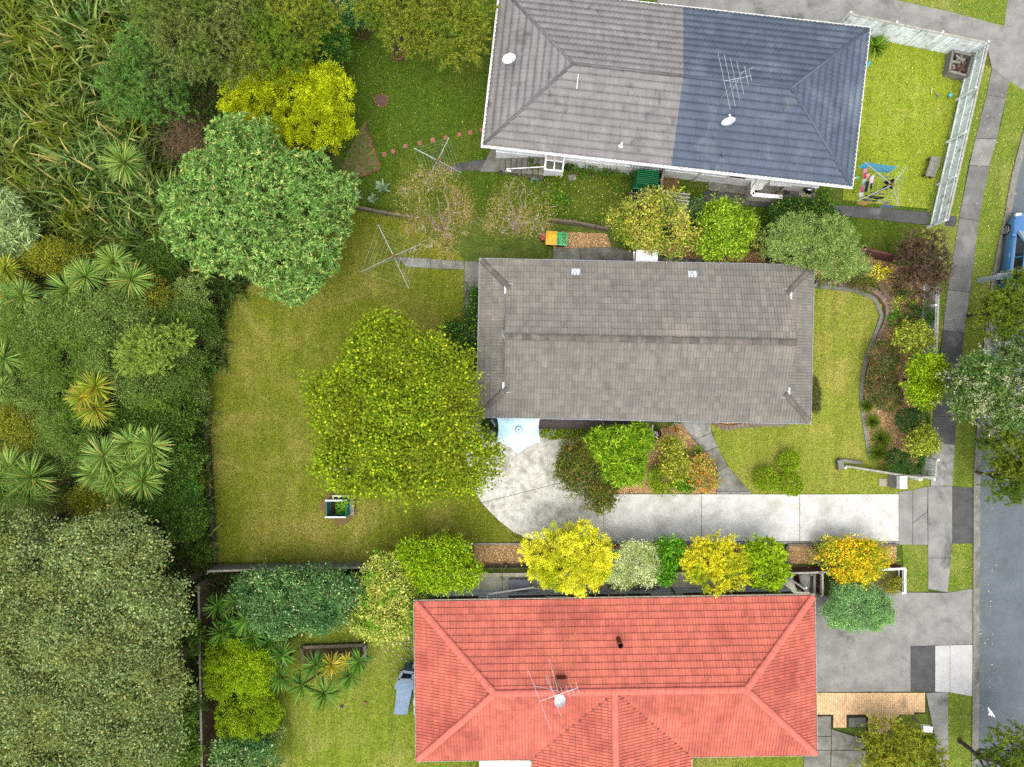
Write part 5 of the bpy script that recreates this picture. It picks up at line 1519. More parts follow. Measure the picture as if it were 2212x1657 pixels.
YU = [
    ('green cordyline with four heads in front of the timber trough', [(680, 1436, 30), (653, 1480, 32), (703, 1497, 36), (716, 1436, 28, 1.4, yuc_y)], 1.7, yuc_m),
    ('green cordyline with gold tipped side head, right of the four headed one', [(757, 1460, 30), (777, 1428, 30), (752, 1428, 20, 1.3, yuc_y)], 1.6, yuc_m),
    ('dark cordyline at the end of the timber trough', [(610, 1415, 32), (605, 1462, 32)], 1.8, yuc_m),
    ('cordyline half hidden by the bright lime shrub', [(566, 1425, 34), (580, 1385, 30)], 1.8, yuc_m),
    ('fan leaved palm clump in the corner below the boundary fence', [(470, 1310, 28), (500, 1350, 32), (530, 1340, 34), (478, 1366, 30), (545, 1375, 32), (508, 1300, 28)], 2.0, yuc_m),
]
for i, (lb, hd, h, m) in enumerate(YU): cabbage(lb, hd, h, m, 640 + i, name='cordyline', cat='cordyline', nb=70, W0=.055, stem_r=.06)

def strap_clump(label, u, v, R, n, W0, m, seed, h=.3, el=(.1, 1.2), name='strap_plant', cat='plant', leafparts=False, droop=.2, group=None):
    r = np.random.default_rng(seed)
    p = P(u, v, h * .6); p.z = 0
    root = thing(name, p, label, cat, group)
    a = np.arange(n) * 2.39996 + r.normal(0, .2, n); e = r.uniform(el[0], el[1], n)
    D = np.stack([np.cos(a) * np.cos(e), np.sin(a) * np.cos(e), np.sin(e)], 1)
    Rm = PX(R)
    V = ribbons(D * .03 + np.array([0, 0, .03]), D, Rm * r.uniform(.85, 1.1, n) * (1.0 + .25 * np.sin(e)), W0 * r.uniform(.8, 1.15, n), droop * r.uniform(.5, 1.5, n), 4, r, tip=.05)
    if leafparts:
        for i in range(n): link_mesh('leaf', np_strips('leaf', V[i:i + 1], 4), root, m)
    else: link_mesh('leaves', np_strips('leaves', V, 4), root, m)
    return root
agave_m = leafmat('leaf_agave', LC((96, 134, 100), (128, 160, 122), (160, 184, 146), k=.56), trans=.1, rough=.5)
cliv_m = leafmat('leaf_clivia', LC((66, 108, 40), (112, 146, 66), (184, 196, 124), k=.56), trans=.15, rough=.35)
strap_m = leafmat('leaf_strap', LC((58, 104, 20), (96, 140, 30), (156, 180, 66), k=.56), trans=.2, rough=.4)
mondo_m = leafmat('leaf_tussock', LC((64, 96, 20), (92, 122, 28), (138, 156, 48), k=.56), trans=.2, rough=.5)
dtus_m = leafmat('leaf_dry_tussock', LC((112, 116, 40), (146, 140, 60), (186, 166, 86), k=.56), trans=.2)
for i, (u, v, R, lb) in enumerate(((826, 405, 18, 'largest grey agave at the boundary below the lawn'), (766, 421, 15, 'grey agave beside the big rounded tree'), (805, 428, 11, 'smallest agave, below the largest one'))):
    strap_clump(lb, u, v, R, 20, .1, agave_m, 660 + i, .35, (.15, 1.1), 'agave', 'agave', leafparts=True, droop=.05)
for i, (u, v, R, n, W0, m, lb, nm) in enumerate((
    (1802, 598, 24, 60, .055, cliv_m, 'strappy pale veined clivia clump near the corner of the brown grey roof', 'clivia'), (1864, 583, 24, 60, .055, cliv_m, 'strappy clivia clump by the maroon fence, larger and bluer', 'clivia'), (1772, 606, 18, 40, .05, cliv_m, 'small clivia clump tucked against the roof corner', 'clivia'),
    (1893, 98, 26, 110, .05, strap_m, 'agapanthus clump at the corner of the blue roof', 'agapanthus'), (2004, 1596, 24, 90, .045, strap_m, 'dark agapanthus clump under the white letterbox post', 'agapanthus'),
    (1510, 975, 16, 46, .03, strap_m, 'day lily tuft spilling onto the entry path', 'day_lily'), (1484, 978, 12, 36, .03, strap_m, 'day lily tuft in the wood chips left of the path one', 'day_lily'),
    (1461, 926, 9, 22, .045, leafmat('leaf_bromeliad', LC((150, 110, 30), (206, 120, 30), (226, 160, 50), k=.6)), 'orange bromeliad beside the entry path', 'bromeliad'), (1458, 918, 8, 20, .045, agave_m, 'small grey succulent above the orange bromeliad', 'succulent'))):
    if lb: strap_clump(lb, u, v, R, n, W0, m, 670 + i, .35, (.15, 1.3), nm, nm.replace('_', ' '))
for i, (u, v, R, lb) in enumerate(((1874, 878, 16, 'grassy tussock at the long clipped mound'), (1887, 911, 19, 'round grassy tussock, second down the lawn edge'), (1904, 948, 26, 'large grassy tussock above the corner hedge'), (1897, 978, 25, 'large grassy tussock nearest the letterbox'))):
    strap_clump(lb, u, v, R, 420, .012, mondo_m, 690 + i, .4, (.2, 1.45), 'tussock', 'tussock', droop=.28, group='grassy tussocks along the front lawn')
strap_clump('golden dry tussock beside the dead brush', 396, 338, 20, 260, .014, dtus_m, 697, .4, (.2, 1.4), 'tussock', 'tussock', droop=.3)
strap_clump('green fountain tussock between the flax and the dead brush', 275, 288, 34, 420, .014, mondo_m, 698, .5, (.2, 1.4), 'tussock', 'tussock', droop=.3)

# weedy plants at the duplex
T('leafy climber along the foot of the duplex wall', [(1255, 358, 24, 12), (1300, 364, 28, 11), (1350, 370, 34, 11), (1395, 372, 18, 9)], .8, 'broad_loose', 'lush', 700, name='climber', cat='climber', sub=2)
T('flower bed plants between the barbecue and the end of the blue roof', [(1776, 408, 14, 14), (1785, 420, 12, 10)], .5, 'broad_loose', 'citrus', 701, name='plant', cat='plant', sub=0)
T('dark bush beside the yellowing tree and lime bush', [(1502, 455, 16, 26)], 1.2, 'fine', 'bluegreen', 702, name='shrub', cat='shrub')
strap_clump('spiky strap plant in the duplex flower bed', 1782, 425, 12, 30, .03, strap_m, 703, .3, (.2, 1.3), 'strap_plant', 'plant')

# dead brush left of the golden conifer
r = np.random.default_rng(77)
c0 = P(408, 305, .6)
br = thing('dead_brush', (c0.x, c0.y, 0), 'tangle of dead brown brush between the feathery tree and rounded tree', 'brush')
nb = 900
C = np.stack([c0.x + r.normal(0, PX(26), nb), c0.y + r.normal(0, PX(22), nb), r.uniform(.05, 1.3, nb)], 1) - np.array([c0.x, c0.y, 0])
D = unit(r.normal(size=(nb, 3)) * np.array([1, 1, .35]))
link_mesh('twigs', np_strips('twigs', ribbons(C, D, r.uniform(.3, 1.0, nb), np.full(nb, .018), r.normal(0, .12, nb), 3, r, tip=.4), 3), br, mat('dead_twig', S(146, 116, 88, .6), S(104, 82, 60, .6), scale=6, rough=.95, rnd=.3))

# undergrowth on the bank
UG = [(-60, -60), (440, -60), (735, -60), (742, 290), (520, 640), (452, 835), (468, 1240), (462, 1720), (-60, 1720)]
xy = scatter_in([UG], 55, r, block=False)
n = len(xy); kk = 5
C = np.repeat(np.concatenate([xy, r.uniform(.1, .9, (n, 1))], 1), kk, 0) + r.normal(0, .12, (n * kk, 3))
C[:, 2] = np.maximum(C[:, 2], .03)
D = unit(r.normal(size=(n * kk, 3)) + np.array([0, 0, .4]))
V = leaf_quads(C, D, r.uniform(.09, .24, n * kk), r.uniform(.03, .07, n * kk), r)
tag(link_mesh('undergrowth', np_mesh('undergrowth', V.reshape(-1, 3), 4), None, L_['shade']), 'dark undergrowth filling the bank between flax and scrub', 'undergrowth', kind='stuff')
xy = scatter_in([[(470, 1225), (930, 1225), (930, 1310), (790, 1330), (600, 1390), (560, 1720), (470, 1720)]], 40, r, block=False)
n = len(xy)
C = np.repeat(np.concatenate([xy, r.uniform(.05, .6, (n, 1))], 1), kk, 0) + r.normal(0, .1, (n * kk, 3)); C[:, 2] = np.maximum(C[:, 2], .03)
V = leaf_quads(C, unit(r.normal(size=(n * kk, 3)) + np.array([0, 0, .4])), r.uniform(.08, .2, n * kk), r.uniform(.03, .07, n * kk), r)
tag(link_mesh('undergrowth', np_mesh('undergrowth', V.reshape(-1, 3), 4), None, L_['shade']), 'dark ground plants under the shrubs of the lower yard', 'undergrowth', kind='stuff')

# ---- grass blades
GC = {'lush': ((70, 108, 16), (94, 132, 24), (140, 156, 48)), 'pale': ((126, 152, 40), (158, 176, 58), (196, 194, 92)), 'dry': ((90, 108, 28), (124, 132, 44), (166, 154, 82)),
      'front': ((122, 140, 44), (154, 164, 62), (190, 180, 96)), 'bottom': ((104, 134, 32), (142, 158, 52), (182, 178, 92)), 'verge': ((102, 140, 32), (138, 166, 48), (180, 184, 84))}
for k, polys in LAWNS.items():
    r = np.random.default_rng(len(k) * 7)
    xy = scatter_in(polys, 280, r)
    n = len(xy)
    a = r.uniform(0, 6.283, n); L = r.uniform(.05, .1, n); w = r.uniform(.012, .024, n)
    lean = r.uniform(.2, 1.0, n)
    V = np.zeros((n, 3, 3))
    dx, dy = np.cos(a), np.sin(a)
    V[:, 0] = np.stack([xy[:, 0] - dy * w, xy[:, 1] + dx * w, np.zeros(n)], 1)
    V[:, 1] = np.stack([xy[:, 0] + dy * w, xy[:, 1] - dx * w, np.zeros(n)], 1)
    V[:, 2] = np.stack([xy[:, 0] + dx * L * np.sin(lean), xy[:, 1] + dy * L * np.sin(lean), L * np.cos(lean)], 1)
    gm = leafmat('blade_' + k, LC(*GC[k], k=.66), trans=.25, rough=.6)
    tag(link_mesh('grass', np_mesh('grass', V.reshape(-1, 3), 3), None, gm), {'lush': 'lush mown grass around the duplex', 'pale': 'pale mown grass of the fenced yard beside the duplex', 'dry': 'dry mown grass of the big back lawn', 'front': 'yellow green mown grass of the front lawn', 'bottom': 'patchy mown grass beside the red roofed house', 'verge': 'mown grass of the street verge'}[k], 'grass', kind='stuff')

# fallen leaves
r = np.random.default_rng(12)
xy = np.concatenate([scatter_in([[(1180, 375), (1440, 385), (1620, 410), (1660, 520), (1400, 500), (1180, 480)]], 26, r, block=False), scatter_in(LAWNS['verge'], 7, r, block=False), scatter_in([[(730, 120), (1060, 120), (1060, 470), (740, 470)]], 2, r, block=False),
                     scatter_in([[(860, 560), (1030, 560), (1020, 760), (900, 650)]], 7, r, block=False), scatter_in([[(2100, 200), (2212, 200), (2130, 1700), (2095, 1700)]], 5, r, block=False), scatter_in([[(1860, 330), (2010, 350), (2000, 440), (1850, 440)]], 2, r, block=False), scatter_in([[(780, 1340), (900, 1300), (900, 1660), (620, 1660)]], 1.2, r, block=False)])
n = len(xy)
C = np.concatenate([xy, r.uniform(.05, .09, (n, 1))], 1)
D = r.normal(size=(n, 3)); D[:, 2] *= .2; D = unit(D)
V = leaf_quads(C, D, r.uniform(.04, .085, n), r.uniform(.025, .05, n), r, .1)
tag(link_mesh('fallen_leaves', np_mesh('fallen_leaves', V.reshape(-1, 3), 4), None, leafmat('fallen_leaf', LC((170, 120, 60), (214, 184, 104), (232, 218, 160), k=.62), trans=.1)), 'scattered yellow and tan fallen leaves on the grass', 'leaves', kind='stuff')
# ================================================================== fences, walls, furniture, small things
wood_grey = mat('grey_timber', S(158, 156, 146, .6), S(124, 122, 112, .6), scale=9, rough=.9, rnd=.15, bump=.3, bscale=40, stretch=(1, 1, .3))
wood_white = mat('weathered_white_timber', S(226, 234, 232, 1.15), S(196, 206, 202, 1.1), scale=7, rough=.85, rnd=.16, c3=S(160, 168, 150, .8), s3=2, t3=(.55, .7))
wood_dark = mat('dark_timber', S(116, 106, 88, .8), S(84, 76, 62, .75), scale=7, rough=.95, rnd=.2, bump=.4, bscale=30)
wood_maroon = mat('maroon_timber', S(122, 74, 66, .55), S(96, 56, 50, .55), scale=6, rough=.85, rnd=.15)
wood_brown = mat('brown_timber', S(112, 70, 50, .55), S(84, 52, 38, .55), scale=6, rough=.9, rnd=.18)
cap_pale = mat('pale_capping', S(186, 184, 172, .66), S(150, 148, 134, .62), scale=6, rough=.9, fine=.15, fscale=20)
steel = mat('galvanised_steel', S(196, 200, 204, .75), S(170, 174, 178, .7), scale=8, rough=.45, metal=.3)
wire_m = mat('line_wire', S(170, 180, 170, .7), rough=.6)
white_p = mat('white_plastic', S(232, 234, 236, .82), rough=.45)
black_p = mat('black_plastic', S(30, 32, 36, .8), rough=.45)

def one(name, label, cat, loc, parts, group=None):
    """parts: (part name, MB, material[, smooth])"""
    root = thing(name, loc, label, cat, group)
    for p in parts: p[1].build(p[0], p[2], root, smooth=len(p) > 3 and p[3])
    return root

def fence(name, label, pts, h, pw, gap, pm, rm, post=2.0, side=1, cap=True, th=.022, h_end=None, rails=(.25, .8), piece='paling', z0=0.0, cat='fence', capm=None, capw=.1):
    """a paling fence standing on the ground line pts (metres); side +1 puts the rails on the left of the line"""
    pts = [Vector((p[0], p[1], 0)) for p in pts]
    mid = (pts[0] + pts[-1]) / 2
    root = thing(name, mid, label, cat)
    tot = sum((pts[i + 1] - pts[i]).length for i in range(len(pts) - 1))
    me = None; run = 0
    for i in range(len(pts) - 1):
        a, b = pts[i], pts[i + 1]; d = b - a; L = d.length; x = d / L; ny = Vector((-x.y, x.x, 0)) * side
        ang = math.atan2(x.y, x.x)
        n = max(1, int(L / (pw + gap)))
        for k in range(n):
            t = (k + .5) / n
            hh = h if h_end is None else h + (h_end - h) * (run + t * L) / tot
            if me is None:
                q = MB(); q.box((0, 0, .5), (pw, th, 1)); me = bpy.data.meshes.new(piece); me.from_pydata(q.v, [], q.f); me.update(); me.materials.append(pm)
            o = bpy.data.objects.new(piece, me); COL.objects.link(o); o.parent = root
            o.location = a + d * t - mid + Vector((0, 0, z0 + .02)); o.rotation_euler = (random.uniform(-.01, .01), 0, ang); o.scale = (1, 1, (hh - .04) * random.uniform(.985, 1.01))
        for f in rails:
            ha = h if h_end is None else h + (h_end - h) * run / tot; hb = h if h_end is None else h + (h_end - h) * (run + L) / tot
            q = MB(); q.bar(a + ny * .045 + Vector((0, 0, z0 + ha * f)), b + ny * .045 + Vector((0, 0, z0 + hb * f)), .045, .08); q.build('rail', rm, root)
        k = max(1, round(L / post))
        for j in range(k + 1):
            if i > 0 and j == 0: continue
            t = j / k; hh = h if h_end is None else h + (h_end - h) * (run + t * L) / tot
            q = MB(); p = a + d * t + ny * .12; q.box((p.x, p.y, z0 + hh / 2 + .01), (.09, .09, hh + .02), ang); q.build('post', rm, root)
        if cap:
            ha = h if h_end is None else h + (h_end - h) * run / tot; hb = h if h_end is None else h + (h_end - h) * (run + L) / tot
            q = MB(); q.bar(a + ny * .02 + Vector((0, 0, z0 + ha + .012)), b + ny * .02 + Vector((0, 0, z0 + hb + .012)), capw, .03); q.build('capping', capm or rm, root)
        run += L
    return root
def G(*uv): return [P(u, v, 0) for u, v in uv]

# white fenced yard
fence('paling_fence', 'weathered white paling fence along the footpath beside the blue roofed yard', G((2091, 126), (2007, 492)), 1.55, .1, .012, wood_white, wood_white, 2.2, -1, rails=(.12, .5, .9), capm=cap_pale)
fence('paling_fence', 'weathered white paling fence along the asphalt drive at the top', G((1806, 66), (2091, 126)), 1.55, .1, .012, wood_white, wood_white, 2.2, 1, rails=(.12, .5, .9), capm=cap_pale)
fence('paling_fence', 'pale wide board fence beside the footpath below the purple maple', G((1998, 560), (1990, 770)), 1.3, .19, .012, mat('pale_board', S(206, 212, 214, .85), S(188, 194, 194, .85), scale=3, rough=.8, rnd=.05), wood_white, 2.3, -1, rails=(.06, .9), capm=cap_pale)
fence('paling_fence', 'white sloping board fence between the front lawn and the letterbox', G((1822, 1005), (1930, 1021), (1958, 1025)), .25, .15, .01, wood_white, wood_white, 2.2, -1, h_end=1.2, rails=(.85,), capm=cap_pale)
fence('paling_fence', 'short white fence closing the square hedge off from the footpath', G((1962, 1024), (1990, 1024), (1993, 988)), 1.15, .12, .012, wood_white, wood_white, 1.6, -1, rails=(.85,), capm=cap_pale)
b = MB(); a_ = P(1810, 1003, 0); b.box((a_.x, a_.y, .16), (.28, .5, .34), .1); c_ = P(1860, 1008, 0); b.bar((a_.x, a_.y + .25, .1), (c_.x, c_.y + .2, .1), .16, .2)
one('block_pier', 'mossy concrete pier at the low end of the sloping white fence', 'pier', (a_.x, a_.y, 0), [('pier', b, conc_dark)])
# maroon and brown fences
fence('board_fence', 'maroon board fence between the sage tree and the purple maple', G((1690, 541), (1848, 549), (1925, 566)), 1.2, .2, .008, wood_maroon, wood_maroon, 2.4, 1, rails=(.2, .85), capm=wood_maroon)
fence('board_fence', 'dark red brown divider fence beside the green roofed shed', G((1426, 360), (1417, 408), (1414, 440)), 1.5, .14, .008, wood_brown, wood_dark, 2.0, -1, rails=(.2, .85), capm=wood_grey)
fence('board_fence', 'brown fence end at the top edge above the golden conifer', G((736, -40), (729, 44)), 1.6, .14, .008, wood_brown, wood_grey, 2.0, 1, rails=(.2, .85), capm=wood_grey)
fence('board_fence', 'long brown board fence behind the poplars, running to the bottom edge', G((463, 1246), (467, 1480), (472, 1720)), 1.75, .14, .006, mat('mossy_brown_board', S(118, 92, 56, .55), S(88, 66, 44, .55), scale=2, rough=.95, rnd=.2, c3=S(112, 112, 44, .55), s3=.6), wood_grey, 2.0, -1, rails=(.2, .85), capm=wood_grey)
fence('board_fence', 'grey board fence below the back lawn, above the blue green shrubs', G((466, 1222), (620, 1217), (800, 1214), (868, 1213)), 1.0, .14, .008, wood_grey, wood_grey, 2.0, -1, rails=(.3, .85), capm=cap_pale)
fence('board_fence', 'low weathered board fence along the wood chip strip by the side passage', G((1024, 1221), (1300, 1220), (1500, 1219.5), (1700, 1219)), .62, .155, .01, wood_dark, wood_dark, 1.85, 1, cap=False, rails=(.3,))
fence('board_fence', 'brown board fence beside the concrete steps by the red roof corner', G((1690, 1226), (1735, 1225), (1775, 1223)), 1.0, .15, .008, wood_brown, wood_grey, 2.0, -1, rails=(.3, .85), capm=cap_pale)
fence('board_fence', 'short maroon fence dropping from the boundary to the forecourt', G((1757, 1226), (1757, 1274)), 1.1, .15, .008, wood_maroon, wood_grey, 1.3, -1, rails=(.3, .85), capm=cap_pale)
fence('board_fence', 'maroon boarded fence corner by the verge with white capping', G((1850, 1223), (1938, 1219), (1938, 1272)), .75, .15, .008, wood_maroon, wood_white, 1.6, -1, rails=(.3, .8), capm=white_trim)
fence('gate', 'open maroon board gate beside the concrete steps', G((1690, 1240), (1722, 1262)), .95, .14, .006, wood_maroon, wood_white, 3.0, 1, rails=(.2, .8), cat='gate', capm=cap_pale)
fence('gate', 'leaning maroon board gate panel against the steps', G((1712, 1232), (1718, 1268)), .8, .14, .006, wood_maroon, wood_maroon, 3.0, 1, cap=False, rails=(.5,), cat='gate')

def sleeper_wall(label, pts, h, m, n=2, th=.12, name='retaining_wall', seg=1.6, face=None):
    pts = [Vector((p[0], p[1], 0)) for p in pts]
    mid = pts[0].lerp(pts[-1], .5)
    root = thing(name, mid, label, 'retaining wall')
    for i in range(len(pts) - 1):
        a, b = pts[i], pts[i + 1]; L = (b - a).length; k = max(1, round(L / seg))
        for j in range(k):
            p, q = a.lerp(b, j / k), a.lerp(b, (j + 1) / k - .01 / L)
            for c in range(n):
                z = h * (c + .5) / n; mb = MB(); o = Vector((random.uniform(-.008, .008), random.uniform(-.01, .01), z)); mb.bar(p + o, q + o, th, h / n - .012); mb.build('sleeper', m, root)
    return root
sleeper_wall('dark timber retaining wall between the agaves and the back lawn', G((757, 448), (860, 468), (905, 474)), .5, wood_dark, 3)
sleeper_wall('dark timber retaining wall above the wheelie bins and leaf bed', G((1185, 478), (1250, 486), (1312, 499)), .55, wood_dark, 3)
sleeper_wall('low timber edging along the wood chip strip at the end of the driveway', G((1700, 1176.5), (1936, 1176.5)), .14, wood_dark, 1, .14, 'timber_edging')
sleeper_wall('round topped timber edging at the left end of the end bed', G((1698, 1219), (1698, 1178)), .2, wood_dark, 1, .14, 'timber_edging', .22)
sleeper_wall('mossy timber edge between back lawn and wood chips', G((870, 1174), (1024, 1174.5), (1132, 1174)), .1, wood_grey, 1, .1, 'timber_edging')
sleeper_wall('rotting timber edge under the lawn along the left boundary', G((452, 850), (447, 960), (456, 1080), (466, 1210)), .16, wood_dark, 1, .14, 'timber_edging')
# concrete fences posts and garden trough
def trough():
    a, b, c, d_ = G((655, 1394), (790, 1389), (792, 1424), (660, 1428))
    root = thing('planter_trough', (a + c) / 2, 'weathered timber planter trough on the lower lawn above the cordylines', 'planter')
    for p, q in ((a, b), (b, c), (c, d_), (d_, a)):
        m = MB(); m.bar(p + Vector((0, 0, .16)), q + Vector((0, 0, .16)), .16, .3); m.build('side', wood_grey if p is b else wood_dark, root)
    m = MB(); m.prism([tuple(v[:2]) for v in (a, b, c, d_)], .02, .2); m.build('soil', soil_m, root)
trough()

# curved concrete mowing edge and the block edging
def edging(label, ptsF, w, h, m, name, pitch, piece, th=None, gapm=.012):
    pts = G(*ptsF)
    # dense resample
    dense = []
    for i in range(len(pts) - 1):
        k = max(1, int((pts[i + 1] - pts[i]).length / .05))
        for j in range(k): dense.append(pts[i].lerp(pts[i + 1], j / k))
    dense.append(pts[-1])
    root = thing(name, dense[len(dense) // 2], label, 'garden edging')
    acc = 0; last = dense[0]
    start = dense[0]
    for p in dense[1:]:
        acc += (p - last).length; last = p
        if acc >= pitch or p is dense[-1]:
            d_ = p - start; L = d_.length
            if L > .04:
                x = d_ / L; c = (start + p) / 2; y = Vector((-x.y, x.x, 0))
                mb = MB(); e = L / 2 - gapm / 2
                t0, t1 = w / 2, w / 2 * (.86 if th else 1)
                c2d = [c - x * e - y * t0, c + x * e - y * t0, c + x * e * (.9 if th else 1) + y * t1, c - x * e * (.9 if th else 1) + y * t1]
                mb.prism([tuple(v[:2]) for v in c2d], 0, h + random.uniform(-.008, .008)); mb.build(piece, m, root)
            start = p; acc = 0
    return root
smooth_curve = lambda L: L
MOW = [(1755, 617), (1800, 622), (1845, 628), (1868, 634), (1885, 641), (1898, 654), (1906, 670), (1904, 690), (1896, 712), (1885, 733), (1874, 760), (1867, 785), (1862, 815), (1859, 845), (1860, 875), (1864, 900), (1868, 925), (1873, 955), (1877, 985)]
edging('curved grey concrete mowing edge round the front lawn', MOW, .2, .06, conc_dark, 'mowing_edge', 1.1, 'concrete_length')
block_m = mat('edging_block', S(160, 134, 116, .6), S(132, 110, 96, .6), scale=5, rough=.9, rnd=.16, fine=.12, fscale=30)
edging('curved row of brown edging blocks between leaf mulch and the front lawn', [(1760, 607), (1800, 611), (1838, 617), (1868, 622), (1888, 629), (1902, 640), (1913, 655), (1917, 672), (1914, 692), (1905, 712), (1896, 730)], .3, .18, block_m, 'block_edging', .2, 'block', th=True)
edging('short row of edging blocks under the purple maple', [(1888, 586), (1890, 600), (1896, 615), (1908, 630), (1921, 648), (1926, 668), (1922, 690)], .24, .2, block_m, 'block_edging', .22, 'block', th=True)
edging('curved row of brown edging blocks under the front eave', [(1541, 911), (1552, 919), (1570, 923), (1592, 920), (1615, 915), (1640, 912), (1670, 912), (1700, 913)], .22, .16, block_m, 'block_edging', .2, 'block', th=True)
edging('curved concrete mowing edge under the front eave', [(1534, 911), (1543, 921), (1560, 927), (1580, 928), (1600, 923), (1630, 918), (1660, 918), (1700, 918)], .13, .05, conc_dark, 'mowing_edge', .9, 'concrete_length')
edging('row of half buried red bricks round the worn bed', [(788, 260), (800, 300), (812, 335), (821, 364), (800, 374), (770, 383)], .1, .03, mat('half_buried_brick', S(150, 96, 76, .58), S(116, 78, 58, .58), scale=8, rough=.95, rnd=.25), 'brick_edging', .24, 'brick')

# stepping stones
stone_m = mat('pink_paver', S(176, 124, 104, .6), S(150, 102, 84, .6), scale=8, rough=.95, rnd=.12, fine=.15, fscale=30)
ST = [(830, 334), (849, 327), (876, 316), (907, 310), (935, 303), (963, 298), (992, 291), (1016, 287), (1042, 281)]
ordn = ['first stepping stone at the worn bed corner', 'second stepping stone from the worn bed', 'third stepping stone from the worn bed', 'fourth stepping stone from the worn bed', 'middle stepping stone of the row', 'fourth stepping stone from the grey roof', 'third stepping stone from the grey roof', 'second stepping stone from the grey roof', 'stepping stone beside the grey roof edge']
for (u, v), lb in zip(ST, ordn):
    p = P(u, v); b = MB(); s = random.uniform(.2, .25); b.box((p.x, p.y, .03), (s, s, .05), random.uniform(.1, .6)); o = b.build('stepping_stone', stone_m); tag(o, 'pink ' + lb, 'stepping stone', 'stepping stones across the lush lawn')
p = P(851, 330); b = MB(); b.box((P(851, 331).x - .0, P(875, 331).y, .02), (.14, .12, .03), .3); tag(b.build('brick_bat', stone_m), 'lone pink brick piece on the lawn below the stepping stones', 'brick')
# stump, tree ring, manhole things
p = P(824, 217); b = MB(); b.lathe(p, [(.3, 0), (.3, .06), (.27, .075), (.0, .07)], 18); b2 = MB(); b2.lathe(p, [(.38, -.01), (.38, .022)], 18)
one('tree_stump', 'flush cut round stump in the middle of the lush lawn', 'stump', p, [('stump', b, mat('stump_wood', S(124, 92, 80, .6), S(92, 66, 56, .6), scale=14, rough=.95, bump=.5)), ('bare_ring', b2, MATS['dry_dirt'])])
root = thing('brick_ring', P(860, 118), 'ring of bricks round the foot of the olive green spreading tree', 'brick ring')
for i in range(11):
    a = 6.283 * i / 11; c = P(860, 118); b = MB(); b.box((c.x + .3 * math.cos(a), c.y + .3 * math.sin(a), .05), (.12, .16, .1), a); b.build('brick', MATS['half_buried_brick'], root)

# wheelie bins
def bin_(u, v, w, d, col, label, rot, hgt=1.02):
    m = mat('bin_' + label.split()[0], S(*col, .62), S(*[c * .82 for c in col], .62), scale=6, rough=.55)
    p = P(u, v, hgt); p.z = 0
    R = Matrix.Translation(p) @ Matrix.Rotation(rot, 4, 'Z')
    body = MB(); w2, d2 = w * .8, d * .78
    vs = [R @ Vector(q) for q in ((-w2 / 2, -d2 / 2, .08), (w2 / 2, -d2 / 2, .08), (w2 / 2, d2 / 2, .08), (-w2 / 2, d2 / 2, .08), (-w / 2, -d / 2, hgt - .06), (w / 2, -d / 2, hgt - .06), (w / 2, d / 2, hgt - .06), (-w / 2, d / 2, hgt - .06))]
    body.add(vs, MB.BOXF)
    lid = MB(); n = 5
    vs = []; fs = []
    for i in range(n):
        t = i / (n - 1); y = -d / 2 - .03 + (d + .06) * t; z = hgt - .06 + .09 * math.sin(math.pi * (.15 + .75 * t)) 
        vs += [R @ Vector((-w / 2 - .03, y, z - .02)), R @ Vector((-w / 4, y, z + .015)), R @ Vector((w / 4, y, z + .015)), R @ Vector((w / 2 + .03, y, z - .02))]
    for i in range(n - 1):
        for k in range(3): fs.append((i * 4 + k, i * 4 + k + 1, i * 4 + k + 5, i * 4 + k + 4))
    lid.add(vs, fs)
    root = one('wheelie_bin', label, 'bin', p, [('body', body, black_p), ('lid', lid, m)])
    hb = MB(); hb.bar(R @ Vector((-w / 2, d / 2 + .05, hgt - .1)), R @ Vector((w / 2, d / 2 + .05, hgt - .1)), .03, .03); hb.build('handle', black_p, root)
    for s in (-1, 1):
        wb = MB(); wb.tube([R @ Vector((s * w * .4, d / 2, .1)), R @ Vector((s * w * .46, d / 2, .1))], .1, 12); wb.build('wheel', black_p, root)
bin_(1191, 514, .5, .66, (246, 190, 10), 'yellow lidded wheelie bin between the red tub and green bin', -.05)
bin_(1214, 516, .5, .62, (70, 190, 110), 'green lidded wheelie bin with leaves on its lid', -.12)
p = P(1174, 512, .5); p.z = 0; b = MB(); b.box((p.x, p.y, .28), (.26, .3, .5), .2); c = MB(); c.box((p.x, p.y, .55), (.3, .34, .05), .2)
one('recycling_tub', 'small red tub under the birch branches beside the yellow bin', 'bin', p, [('body', b, black_p), ('lid', c, mat('red_plastic', S(190, 40, 50, .62), S(150, 30, 40, .6), scale=8, rough=.5))])
lb_ = MB()
for _ in range(60):
    q = P(1214 + random.uniform(-9, 9), 516 + random.uniform(-11, 11), 1.04); lb_.box((q.x, q.y, q.z + .03), (random.uniform(.02, .06), random.uniform(.02, .05), .006), random.uniform(0, 3))
tag(lb_.build('leaf_scraps', mat('leaf_scrap', S(52, 92, 40, .6), S(96, 90, 40, .6), scale=20, rough=.9)), 'leaf scraps lying on the green bin lid', 'leaves', kind='stuff')

